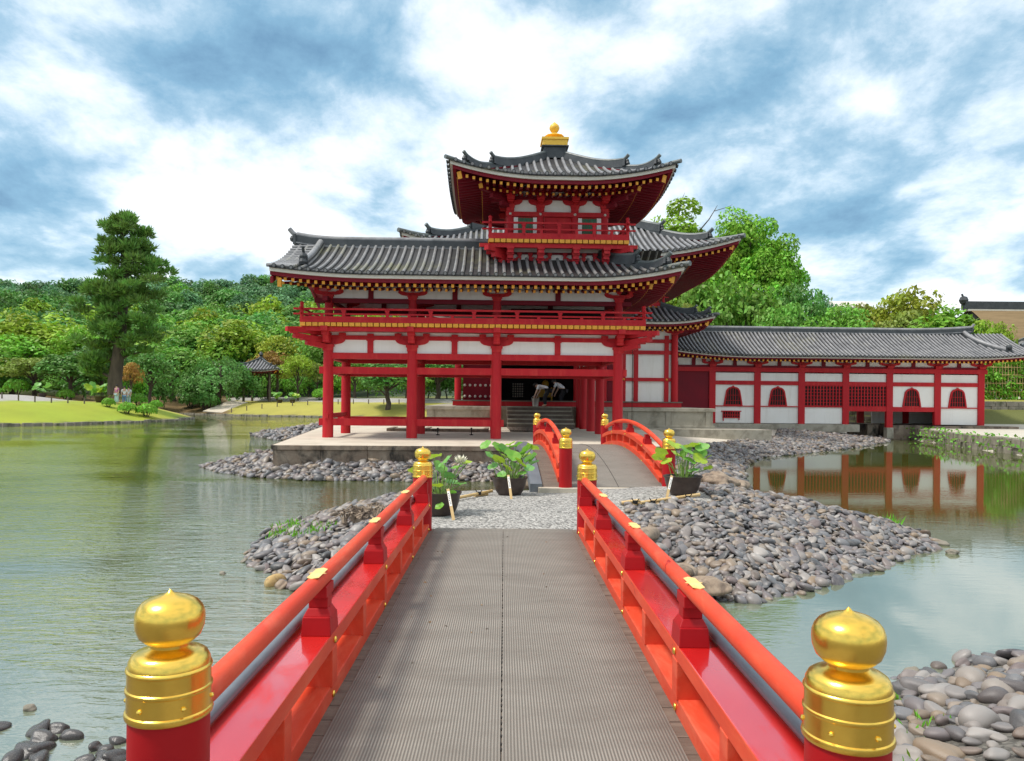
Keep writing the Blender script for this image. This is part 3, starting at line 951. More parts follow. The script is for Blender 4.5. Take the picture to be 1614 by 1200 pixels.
    # hip ridges and corner beams
    for c, (sx, sy) in {'fl': (-1, -1), 'fr': (1, -1), 'br': (1, 1), 'bl': (-1, 1)}.items():
        if c not in hips:
            continue
        def hp(t, dz):
            x, y = cx + sx * (hx - t), cy + sy * (hy - t)
            tt = t / D
            return Vector((x, y, ze + rise * ((1 - concave) * tt + concave * tt * tt) + cl[c] * g(t) ** 2 + dz))
        rb = MB()
        out = Vector((sx, sy, 0)).normalized()
        hs = hipsize * 0.9
        Dm = min(D, hx, hy)
        for t0, t1, h in ((0.16 * Dm, 0.46 * Dm, 0.17 * hs), (0.40 * Dm, Dm, 0.27 * hs)):
            pts = [hp(t1 + (t0 - t1) * k / 10, 0.02) for k in range(11)]
            up = [p + Vector((0, 0, 0.16 * (max(0, k - 5) / 5) ** 2)) for k, p in enumerate(pts)]
            rb.sweep([(-0.13 * hs, -0.05), (0.13 * hs, -0.05), (0.10 * hs, h), (-0.10 * hs, h)], up, 0)
            tp = [p + Vector((0, 0, h + 0.03)) for p in up]
            tip = tp[-1]
            tp += [tip + out * 0.12 * hs + Vector((0, 0, 0.06)) * hs, tip + out * 0.26 * hs + Vector((0, 0, 0.17)) * hs]
            rb.tube(tp, 0.085 * hs, 8, 1)
            # ogre tile closing the ridge end
            e = up[-1] + out * 0.06
            ang = math.atan2(out.y, out.x)
            rb.cbox(e.x, e.y, e.z + h * 0.45, 0.10, 0.36 * hs, h * 1.25, ang, 0, 0.75)
            rb.ball((e.x + out.x * 0.07, e.y + out.y * 0.07, e.z + h * 0.75), 0.10 * hs, 8, 0)
            rb.ball((e.x + out.x * 0.09, e.y + out.y * 0.09, e.z + h * 0.25), 0.12 * hs, 8, 0)
        # low roll to the very corner with its end tile
        rb.tube([hp(0.3 * Dm - (0.3 * Dm + 0.10) * k / 5, 0.06) for k in range(6)], 0.095 * hs, 10, 1)
        part('hip_ridge', rb, [RIDGE, CAPT], rf)
        cb = MB()
        A, B = hp(0.36, -0.17 - fascia * 1.9), hp(ov * 1.1, -0.02 - fascia)
        cb.beam(A, B, 0.20, 0.24, 0)
        t = (B - A).normalized()
        cb.beam(A - t * 0.02, A, 0.195, 0.235, 1)
        A, B = hp(ov * 0.5, -0.36 - fascia * 1.9), hp(ov * 1.1, -0.30 - fascia)
        cb.beam(A, B, 0.18, 0.2, 0)
        t = (B - A).normalized()
        cb.beam(A - t * 0.02, A, 0.175, 0.195, 1)
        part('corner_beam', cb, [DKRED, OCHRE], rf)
    rf['zed'] = 0
    return rf, zed, P

def ridge_beam(rf, p0, p1, w, h, upturn=0.12, ends=(True, True), dark=RIDGE):
    mb = MB()
    p0, p1 = Vector(p0), Vector(p1)
    n = 16
    pts = []
    for k in range(n + 1):
        t = k / n
        p = p0.lerp(p1, t)
        q = 0
        if ends[0]: q = max(q, max(0, 0.22 - t) / 0.22)
        if ends[1]: q = max(q, max(0, t - 0.78) / 0.22)
        pts.append(p + Vector((0, 0, upturn * q * q)))
    mb.sweep([(-w / 2, -0.1), (w / 2, -0.1), (w / 2 * 0.85, h), (-w / 2 * 0.85, h)], pts, 0)
    mb.sweep([(-w / 2 - 0.03, 0.0), (w / 2 + 0.03, 0.0), (w / 2 + 0.03, 0.05), (-w / 2 - 0.03, 0.05)], pts, 1)
    mb.tube([p + Vector((0, 0, h + 0.02)) for p in pts], w * 0.42, 10, 1)
    d = (p1 - p0).normalized()
    for on, p, s in ((ends[0], pts[0], -1), (ends[1], pts[-1], 1)):
        if on:
            e = p + d * (s * 0.05)
            mb.cbox(e.x, e.y, e.z + h * 0.5, 0.1 if abs(d.x) > 0.5 else w * 1.4, w * 1.4 if abs(d.x) > 0.5 else 0.1, h * 1.25, 0, 0, 0.8)
            mb.ball((e.x + d.x * s * 0.08, e.y + d.y * s * 0.08, e.z + h * 0.6), w * 0.5, 8, 0)
            mb.tube([e + Vector((0, 0, h + 0.02)), e + d * (s * 0.10) + Vector((0, 0, h + 0.10)), e + d * (s * 0.22) + Vector((0, 0, h + 0.24))], w * 0.32, 8, 1)
    return part('ridge', mb, [dark, TILE], rf)

# ------------------------------------------------------------------ joinery
def bracket_mesh(name, w, h, d=0.2, front=True):
    # bearing block, boat shaped arm, three small blocks
    mb = MB()
    mb.cbox(0, 0, h * 0.10, w * 0.30, w * 0.30, h * 0.20, mi=0)
    mb.cbox(0, 0, h * 0.24, w * 0.36, w * 0.36, h * 0.12)
    pr = [(-w * .5, h * .60), (-w * .5, h * .50), (-w * .46, h * .42), (-w * .38, h * .35), (-w * .22, h * .30), (w * .22, h * .30), (w * .38, h * .35), (w * .46, h * .42), (w * .5, h * .50), (w * .5, h * .60), (w * .30, h * .60), (w * .24, h * .53), (-w * .24, h * .53), (-w * .30, h * .60)]
    mb.prism(pr, -d / 2, d / 2)
    for x in (-w * .42, 0, w * .42):
        mb.cbox(x, 0, h * 0.66, w * 0.13, d * 1.1, h * 0.14)
        mb.cbox(x, 0, h * 0.78, w * 0.20, d * 1.35, h * 0.14)
    if front:   # arm that steps out towards the viewer
        pr = [(0.0, h * .72), (0.0, h * .34), (-w * .22, h * .36), (-w * .42, h * .5), (-w * .48, h * .72)]
        mb.prism(pr, -d * .5, d * .5, 0, 'x')
        mb.cbox(0, -w * 0.42, h * 0.86, d * 1.25, w * .24, h * 0.30)
        mb.cbox(0, -w * 0.58, h * 0.98, d * 1.15, w * .30, h * 0.22)
        mb.cbox(0, -w * 0.30, h * 0.50, d * 1.15, w * .20, h * 0.24)
    return mb.mesh(name, RED)

def balcony(bld, cx, cy, hx, hy, z, rail_h, post_sp, sides='front left right', tip=0.35, gold_sp=0.22, beam_h=0.14, name_rail='railing'):
    # floor with ochre rafter ends, beam below, three-rail balustrade
    fl = MB()
    fl.box(cx - hx, cx + hx, cy - hy, cy + hy, z - 0.10, z)
    b = 0.08
    fl.box(cx - hx + b, cx + hx - b, cy - hy + b, cy - hy + b + 0.16, z - 0.24 - beam_h, z - 0.235)
    fl.box(cx - hx - tip, cx + hx + tip, cy - hy + b + 0.02, cy - hy + b + 0.14, z - 0.23 - beam_h, z - 0.245)
    for s in (-1, 1):
        fl.box(min(cx + s * (hx - b), cx + s * (hx - b - 0.16)), max(cx + s * (hx - b), cx + s * (hx - b - 0.16)), cy - hy + 0.26, cy + hy, z - 0.24 - beam_h, z - 0.236)
    root = part('balcony', fl, RED, bld)
    gm = MB()
    n = int(2 * hx / gold_sp)
    for i in range(n):
        x = cx - hx + 2 * hx * (i + 0.5) / n
        gm.box(x - gold_sp * .43, x + gold_sp * .43, cy - hy - 0.015, cy - hy + 0.3, z - 0.225, z - 0.105)
    for s in (-1, 1):
        m = int(2 * hy / gold_sp)
        for i in range(m):
            y = cy - hy + 0.2 + 2 * hy * (i + 0.5) / m
            if y > cy + hy: continue
            x0, x1 = sorted((cx + s * (hx + 0.015), cx + s * (hx - 0.3)))
            gm.box(x0, x1, y - gold_sp * .43, y + gold_sp * .43, z - 0.224, z - 0.106)
        x0, x1 = sorted((cx + s * (hx + tip), cx + s * (hx + tip + 0.012)))
        tb_ = MB(); tb_.box(x0, x1, cy - hy + b + 0.03, cy - hy + b + 0.13, z - 0.22 - beam_h, z - 0.25); part('beam_tip', tb_, OCHRE, root)
    part('rafter_ends', gm, OCHRE, root)
    rail = MB()
    ex = 0.22
    e = 0.06
    for zz, r in ((z + rail_h, 0.032), (z + rail_h * 0.52, 0.026), (z + 0.05, 0.05)):
        rail.beam((cx - hx - (ex if r < .04 else 0), cy - hy + e, zz), (cx + hx + (ex if r < .04 else 0), cy - hy + e, zz), r * 2, r * 2)
        for s in (-1, 1):
            rail.beam((cx + s * (hx - e), cy - hy - (ex if r < .04 else -0.12), zz + 0.008), (cx + s * (hx - e), cy + hy, zz + 0.008), r * 2, r * 2)
    part(name_rail, rail, RED, root)
    tall, short = MB(), MB()
    tall.box(-0.055, 0.055, -0.05, 0.05, 0.0, rail_h - 0.03)
    tall.box(-0.075, 0.075, -0.06, 0.06, rail_h - 0.09, rail_h - 0.03)
    short.box(-0.05, 0.05, -0.045, 0.045, 0.0, rail_h * 0.5)
    corner = MB()
    corner.cyl(0, 0, 0, rail_h + 0.14, 0.06, n=12); corner.ball((0, 0, rail_h + 0.18), 0.07, 10)
    tm, sm, cm = tall.mesh('post', RED), short.mesh('post', RED), corner.mesh('corner_post', RED)
    n = int(round(2 * hx / post_sp)); n += n % 2
    for i in range(1, n):
        put('post', tm if i % 2 == (n // 2) % 2 else sm, root, (cx - hx + 2 * hx * i / n, cy - hy + e, z))
    for s in (-1, 1):
        put('corner_post', cm, root, (cx + s * (hx - e), cy - hy + e, z))
        m = max(2, int(2 * hy / post_sp / 1.5))
        for i in range(1, m):
            put('post', tm, root, (cx + s * (hx - e), cy - hy + 2 * hy * i / m, z))
    return root

# ------------------------------------------------------------------ the pavilion frame: gallery with corner tower
FA = R(1.72)
FO = Vector((0, 27, 0))
def fw(bx, by, z=0):
    c, s = math.cos(FA), math.sin(FA)
    return Vector((FO.x + bx * c - by * s, FO.y + bx * s + by * c, z))
def building(name, label, cat, bx, by, z):
    o = thing(name, label, cat, fw(bx, by, z), FA)
    OFF[o.name] = (bx, by, z)
    return o

def build_pavilion():
    B = building('temple_gallery', 'red two storey gallery with open ground floor, balcony and roofed tower above the terrace', 'temple building', -1.3, 0, 0.24)
    ZF = 0.24
    xs = [-6.32, -3.45, -0.55, 3.67]
    cm = MB(); cm.cyl(0, 0, 0, 3.05, 0.187, 0.172, 22)
    cme = cm.mesh('column', RED)
    bx_me = bracket_mesh('bracket', 1.15, 0.72)
    bxs_me = bracket_mesh('bracket', 1.0, 0.5, 0.18, False)
    ucm = MB(); ucm.cyl(0, 0, 0, 1.05, 0.15, 0.145, 18)
    ume = ucm.mesh('upper_column', RED)
    yb = 3.35
    cols = [(x, 0) for x in xs] + [(x, yb) for x in xs[:2]] + [(-0.55, 4.4), (3.67, 4.4)]
    for k in (7.1, 9.8, 11.25):
        cols += [(-0.55, k), (3.67, k)]
    for x, y in cols:
        put('column', cme, B, (x, y, ZF))
        if y < 5:
            put('bracket', bx_me if y == 0 else bxs_me, B, (x, y, 3.22))
            put('upper_column', ume, B, (x, y, 4.12))
            put('bracket', bxs_me, B, (x, y, 4.98))
    # rows of beams
    def rowbeam(name, x0, x1, y, z0, z1, w=0.16, mat=RED):
        mb = MB(); mb.box(x0, x1, y - w / 2, y + w / 2, z0, z1)
        return part(name, mb, mat, B, bevel=0.008)
    rowbeam('foot_rail', -6.62, -0.28, 0, 0.655, 0.895, 0.13)
    rowbeam('foot_rail', -6.62, -0.55, yb, 0.655, 0.895, 0.13)
    mb = MB(); mb.box(-6.38, -6.26, -0.28, yb + 0.3, 0.90, 1.06); part('foot_rail', mb, RED, B)
    rowbeam('tie_beam', -6.62, 3.97, 0, 2.43, 2.67, 0.15)
    rowbeam('tie_beam', -6.62, 3.97, yb, 2.43, 2.67, 0.15)
    rowbeam('lintel', -6.32, 3.67, 0, 2.94, 3.15, 0.22)
    rowbeam('lintel', -6.32, 3.67, yb, 2.94, 3.15, 0.22)
    for x in xs:
        mb = MB(); mb.box(x - 0.10, x + 0.10, 0.1, yb - 0.1, 2.945, 3.145); part('lintel', mb, RED, B)
        mb = MB(); mb.box(x - 0.07, x + 0.07, 0.1, yb - 0.1, 2.435, 2.665); part('tie_beam', mb, RED, B)
    for x in (-0.55, 3.67):
        mb = MB(); mb.box(x - 0.1, x + 0.1, yb + 0.11, 11.5, 2.94, 3.15); part('lintel', mb, RED, B)
        mb = MB(); mb.box(x - 0.05, x + 0.05, yb + 0.11, 11.5, 3.15, 4.3); part('frieze_panel', mb, WHITE, B)
    rowbeam('upper_beam', -6.35, 3.70, 0, 3.60, 3.75, 0.16, RED)
    mids = [(-6.32, -3.45), (-3.45, -0.55), (-0.55, 3.67)]
    st = MB(); st.box(-0.10, 0.10, -0.075, 0.075, 0, 0.42); st.cbox(0, 0, 0.47, 0.26, 0.2, 0.10); st.cbox(0, 0, 0.60, 0.22, 0.18, 0.12)
    stm = st.mesh('strut', RED)
    for y in (0, yb):
        for a, b in mids:
            mb = MB(); mb.box(a, b, y - 0.03, y + 0.03, 3.155, 3.86); part('frieze_panel', mb, WHITE, B)
            put('strut', stm, B, ((a + b) / 2, y, 3.15))
            mb = MB(); mb.box(a, b, y - 0.03, y + 0.03, 5.02, 5.50); part('frieze_panel', mb, WHITE, B)
            m2 = MB(); m2.box((a + b) / 2 - .09, (a + b) / 2 + .09, y - .07, y + .07, 5.02, 5.45); part('strut', m2, DKRED, B)
    mb = MB(); mb.box(-6.35, -6.29, 0, yb, 3.155, 3.86); mb.box(-6.35, -6.29, 0, yb, 5.02, 5.5); part('frieze_panel', mb, WHITE, B)
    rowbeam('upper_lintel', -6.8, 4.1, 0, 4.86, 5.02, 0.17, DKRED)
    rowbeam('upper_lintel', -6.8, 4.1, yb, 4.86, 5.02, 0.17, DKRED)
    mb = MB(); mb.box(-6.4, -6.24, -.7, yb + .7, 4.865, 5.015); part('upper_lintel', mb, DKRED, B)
    # floor boards under the balcony and the corridor roof behind
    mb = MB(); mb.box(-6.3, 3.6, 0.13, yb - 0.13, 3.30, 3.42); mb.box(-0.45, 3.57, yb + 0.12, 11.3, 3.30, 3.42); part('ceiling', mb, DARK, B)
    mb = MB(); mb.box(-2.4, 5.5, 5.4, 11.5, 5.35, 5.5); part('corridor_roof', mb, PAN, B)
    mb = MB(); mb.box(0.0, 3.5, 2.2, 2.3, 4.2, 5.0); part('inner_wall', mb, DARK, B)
    # corner bracket arms reaching out below the balcony corners
    for sx, x in ((-1, -6.32), (1, 3.67)):
        mb = MB()
        for k, (r0, r1, z) in enumerate(((0.1, 0.62, 3.42), (0.1, 0.95, 3.62))):
            a, b = Vector((x + sx * r0, -r0, z - 0.06)), Vector((x + sx * r1, -r1, z + 0.05))
            mb.beam(a, b, 0.17, 0.17)
            mb.beam((x, 0, z), (x + sx * r1, 0, z + 0.03), 0.15, 0.16)
            mb.cbox(b.x, b.y, b.z + 0.11, 0.2, 0.2, 0.1, R(45) * sx)
        mb.beam((x + sx * 0.1, -0.1, 3.80), (x + sx * 1.15, -1.15, 3.86), 0.16, 0.15)
        part('corner_bracket', mb, RED, B)
    balcony(B, -1.325, 1.675, 5.80, 2.475, 4.22, 0.35, 0.72, gold_sp=0.20)
    # lower roof: gable on the left, hip on the right
    cx = (-7.85 + 5.55) / 2
    hx = (5.55 + 7.85) / 2
    hy = 3.57
    rf, zed, P = roof(B, cx, 1.67, hx, hy, 5.60, 1.55, 3.57, 0.42, 3.4, 0.272, 0.055, 'fr', 'front right back', {'fl': 0.20, 'br': 0.0, 'bl': 0.2},
                      ov=1.9, raf=0.245, raf_sides='front right', tile=TILEM, concave=0.35)
    ridge_beam(rf, (-7.85, 1.67, 7.06), (-0.62, 1.67, 7.06), 0.26, 0.30, 0.14, (True, False))
    # descending ridge near the left gable, and the short verge tiles beyond it
    vr = MB()
    pts = [P('front', -6.95 - cx, 3.4 - 0.28 * k, 0.07) for k in range(10)]
    vr.sweep([(-0.12, -0.05), (0.12, -0.05), (0.1, 0.10), (-0.1, 0.10)], pts, 0)
    vr.tube([Vector(p) + Vector((0, 0, 0.12)) for p in pts], 0.11, 10, 1)
    e = Vector(pts[-1])
    vr.cbox(e.x, e.y - 0.04, e.z + 0.1, 0.34, 0.10, 0.40, 0, 0, 0.7)
    vr.ball((e.x, e.y - 0.10, e.z + 0.24), 0.13, 8, 0); vr.ball((e.x, e.y - 0.12, e.z + 0.05), 0.14, 8, 0)
    vr.tube([e + Vector((0, 0, .3)), e + Vector((0, -.1, .42)), e + Vector((0, -.16, .56))], 0.05, 6, 0)
    part('descending_ridge', vr, [RIDGE, TILE], rf)
    vg = MB()
    for k in range(13):
        d = 0.1 + 0.27 * k
        p0, p1 = Vector(P('front', -7.10 - cx, d, 0.05)), Vector(P('front', -7.95 - cx, d, 0.02))
        vg.tube([p0, p1], 0.06, 8, 0)
    for k in range(13):
        d = 0.1 + 0.27 * k
        p0, p1 = Vector(P('back', cx + 7.10, d, 0.05)), Vector(P('back', cx + 7.95, d, 0.02))
        vg.tube([p0, p1], 0.06, 8, 0)
    part('verge_tiles', vg, TILE, rf)
    gb = MB()
    pr = [(-1.85, 5.45), (1.67, 6.85), (5.2, 5.45), (5.2, 5.25), (1.67, 6.6), (-1.85, 5.25)]
    gb.prism(pr, -7.82, -7.74, 0, 'x')
    part('bargeboard', gb, DKRED, rf)
    et = MB(); et.box(-7.62, -7.50, -1.74, -1.62, 5.16, 5.44); part('eave_beam_tip', et, OCHRE, rf)
    # ---- tower
    TX, TY = 1.56, 2.2
    b = 1.667
    bod = MB()
    bod.box(TX - b, TX + b, TY - b, TY + b, 6.15, 9.2)
    tb = part('tower_wall', bod, WHITE, B)
    tcm = MB(); tcm.cyl(0, 0, 0, 1.4, 0.135, n=16); tce = tcm.mesh('column', RED)
    tx = [-b, -0.61, 0.61, b]
    for x in tx:
        put('column', tce, tb, (TX + x, TY - b, 7.2))
    for s in (-1, 1):
        for y in (-0.61, 0.61, b):
            put('column', tce, tb, (TX + s * b, TY + y, 7.2))
    def band(z0, z1, o, mat=RED, name='tie_beam'):
        mb = MB()
        mb.box(TX - b - o, TX + b + o, TY - b - o, TY - b + 0.05, z0, z1)
        mb.box(TX - b - o, TX - b + 0.05, TY - b + 0.06, TY + b + o, z0, z1)
        mb.box(TX + b - 0.05, TX + b + o, TY - b + 0.06, TY + b + o, z0, z1)
        part(name, mb, mat, tb)
    band(8.04, 8.20, 0.15); band(7.24, 7.40, 0.15); band(8.64, 8.75, 0.12, DKRED); band(8.95, 9.06, 0.12, DKRED)
    sd = MB()
    for x in tx:
        sd.ball((TX + x, TY - b - 0.16, 8.12), 0.05, 8)
    part('stud', sd, CREAM, tb)
    for x in (-1.13, 1.13):
        mb = MB()
        mb.box(TX + x - 0.43, TX + x + 0.43, TY - b - 0.035, TY - b - 0.01, 7.40, 8.04)
        wn_ = part('window', mb, RED, tb)
        mb = MB()
        for sgn in (-1, 1):
            mb.box(TX + x + sgn * 0.34 - 0.075, TX + x + sgn * 0.34 + 0.075, TY - b - 0.06, TY - b - 0.036, 7.40, 8.02)
        part('window_frame', mb, WHITE, wn_)
        mb = MB()
        for k in range(9):
            mb.box(TX + x - 0.25 + k * 0.0575, TX + x - 0.25 + k * 0.0575 + 0.04, TY - b - 0.075, TY - b - 0.037, 7.42, 8.0)
        part('lattice', mb, GREENW, wn_)
    mb = MB(); mb.box(TX - 0.47, TX + 0.47, TY - b - 0.04, TY - b - 0.01, 7.40, 8.04)
    mb.box(TX - 0.40, TX - 0.02, TY - b - 0.07, TY - b - 0.041, 7.40, 7.98); mb.box(TX + 0.02, TX + 0.40, TY - b - 0.07, TY - b - 0.041, 7.40, 7.98)
    part('tower_door', mb, RED, B)
    tbm = bracket_mesh('bracket', 0.86, 0.72, 0.17)
    for x in tx:
        put('bracket', tbm, tb, (TX + x, TY - b, 8.24))
        put('bracket', tbm, tb, (TX + x, TY - b - 0.35, 8.56))
    for s in (-1, 1):
        for y in (-0.61, 0.61):
            put('bracket', tbm, tb, (TX + s * b, TY + y, 8.24), R(90) * s)
        mb = MB()
        for k in range(3):
            r0 = 0.35 + 0.33 * k
            mb.beam((TX + s * b, TY - b, 8.42 + .17 * k), (TX + s * (b + r0), TY - b - r0, 8.45 + .17 * k), 0.16, 0.15)
            mb.beam((TX + s * b, TY - b, 8.42 + .17 * k), (TX + s * (b + r0), TY - b, 8.45 + .17 * k), 0.15, 0.15)
        part('corner_bracket', mb, DKRED, tb)
    bal = balcony(B, TX, TY, 2.43, 2.43, 7.22, 0.46, 0.60, tip=0.30, gold_sp=0.20)
    fb = bracket_mesh('bracket', 0.80, 0.62, 0.2)
    nm = MB()
    for k, (zz, yy_) in enumerate(((6.38, .42), (6.56, .58), (6.73, .72))):
        nm.box(-.10, .10, -yy_, 0, zz - .07, zz + .07); nm.cbox(0, -yy_ + .06, zz + .10, .25, .2, .10)
    nme = nm.mesh('bracket_arm', RED)
    for x in tx:
        put('bracket', fb, bal, (TX + x, TY - b - 0.02, 6.24))
        put('bracket_arm', nme, bal, (TX + x, TY - b, 0))
    for s in (-1, 1):
        for y in (-0.61, 0.61):
            put('bracket', fb, bal, (TX + s * b, TY + y, 6.30), R(90) * s)
        mb = MB()
        for k in range(3):
            r0 = 0.35 + 0.24 * k
            mb.beam((TX + s * b, TY - b, 6.36 + .19 * k), (TX + s * (b + r0), TY - b - r0, 6.42 + .19 * k), 0.2, 0.17)
            mb.beam((TX + s * b, TY - b + .05, 6.36 + .19 * k), (TX + s * (b + r0), TY - b + .05, 6.42 + .19 * k), 0.2, 0.16)
        part('corner_bracket', mb, RED, bal)
    bb = MB(); bb.box(TX - b - .1, TX + b + .1, TY - b - .04, TY - b + .1, 6.44, 6.52); bb.box(TX - b - .1, TX + b + .1, TY - b - .04, TY - b + .1, 6.72, 6.80); part('tie_beam', bb, DKRED, bal)
    trf, tz, TP = roof(B, TX, TY, 3.75, 3.75, 8.97, 1.78, 3.75, 0.46, 3.2, 0.27, 0.055, ov=2.1, raf=0.225, concave=0.36, hipsize=0.8, raf_sides='front right left')
    fin = MB()
    fin.box(TX - 0.42, TX + 0.42, TY - 0.42, TY + 0.42, 10.55, 10.98, 0)
    fin.box(TX - 0.50, TX + 0.50, TY - 0.50, TY + 0.50, 10.96, 11.0, 0)
    part('finial_base', fin, RIDGE, trf)
    gf = MB()
    gf.box(TX - 0.46, TX + 0.46, TY - 0.46, TY + 0.46, 11.0, 11.22)
    gf.box(TX - 0.50, TX + 0.50, TY - 0.50, TY + 0.50, 11.22, 11.30)
    gf.lathe([(0.16, 11.30), (0.14, 11.36), (0.22, 11.40), (0.36, 11.46), (0.34, 11.48), (0.20, 11.54), (0.10, 11.57), (0.10, 11.62), (0.14, 11.66), (0.185, 11.74), (0.19, 11.80), (0.16, 11.88), (0.09, 11.94), (0.02, 12.0), (0, 12.02)], 20, (TX, TY, 0))
    for k in range(8):
        a = k * math.pi / 4
        gf.ball((TX + .31 * math.cos(a), TY + .31 * math.sin(a), 11.46), 0.07, 6, 0, (1, 1, .5))
    part('finial', gf, GOLDP, trf)
    return B
build_pavilion()

# ------------------------------------------------------------------ stone terrace
def build_terrace():
    c = [atz(430, 701.5, 0.24), atz(842, 705.5, 0.24)]
    T = thing('stone_terrace', 'low stone terrace with stained sides under the red gallery', 'terrace', (0, 27, 0.24))
    poly = [(c[0].x, c[0].y), (3.9, 22.95), (4.9, 23.8), (6.2, 30.6), (6.8, 36.0), (6.8, 47), (-6, 47), (-9.4, 40)]
    top = MB(); top.prism(poly, 0.12, 0.24, 0, 'z')
    OFF[T.name] = (0, 27, 0.24)
    part('paving', top, PAVE, T, bevel=0.01)
    cap = MB(); body = MB()
    def along(mb, a, b, z0, z1, out, n, gap, dep=0.3):
        a, b = Vector((*a, 0)), Vector((*b, 0)); t = (b - a).normalized(); nrm = Vector((t.y, -t.x, 0))
        L = (b - a).length
        for i in range(n):
            p, q = a + t * (L * i / n + gap), a + t * (L * (i + 1) / n - gap)
            v = []
            for z in (z0, z1):
                for s in (p + nrm * out, q + nrm * out, q - nrm * dep, p - nrm * dep):
                    v.append((s.x, s.y, z))
            mb.add(v, [(3, 2, 1, 0), (4, 5, 6, 7), (0, 1, 5, 4), (1, 2, 6, 5), (2, 3, 7, 6), (3, 0, 4, 7)])
    for i in (0, 1, 2, 7):
        a, b = poly[i], poly[(i + 1) % 8]
        L = math.dist(a, b)
        along(cap, a, b, 0.10, 0.237, 0.05, max(1, int(L / 2.4)), 0.004)
        along(body, a, b, -0.45, 0.10, 0.0, max(1, int(L / 1.25)), 0.004)
    part('coping', cap, STONE, T, bevel=0.012)
    part('side_slabs', body, STONE, T, bevel=0.01)
    # two shallow beds with kerbs under the gallery
    k = MB(); pz = MB()
    for x0, x1, y0, y1 in ((-3.7, -1.0, 5.3, 7.4), (-5.2, -3.9, 5.4, 7.4)):
        k.box(x0, x1, y0 + 27, y0 + 27.18, 0.24, 0.36); k.box(x0, x0 + .18, y0 + 27.18, y1 + 27, 0.24, 0.36); k.box(x1 - .18, x1, y0 + 27.18, y1 + 27, 0.24, 0.36)
        pz.box(x0 + .18, x1 - .18, y0 + 27.18, y1 + 27, 0.24, 0.33)
    part('bed_kerb', k, STONE, T); part('gravel_bed', pz, PODIUM, T)
    # low kerb running right towards the corridor
    k2 = MB(); k2.box(5.4, 12.3, 36.9, 37.3, -0.3, 0.27); k2.box(5.4, 12.3, 37.31, 38.6, -0.3, 0.25)
    part('kerb', k2, PODIUM, T)
build_terrace()
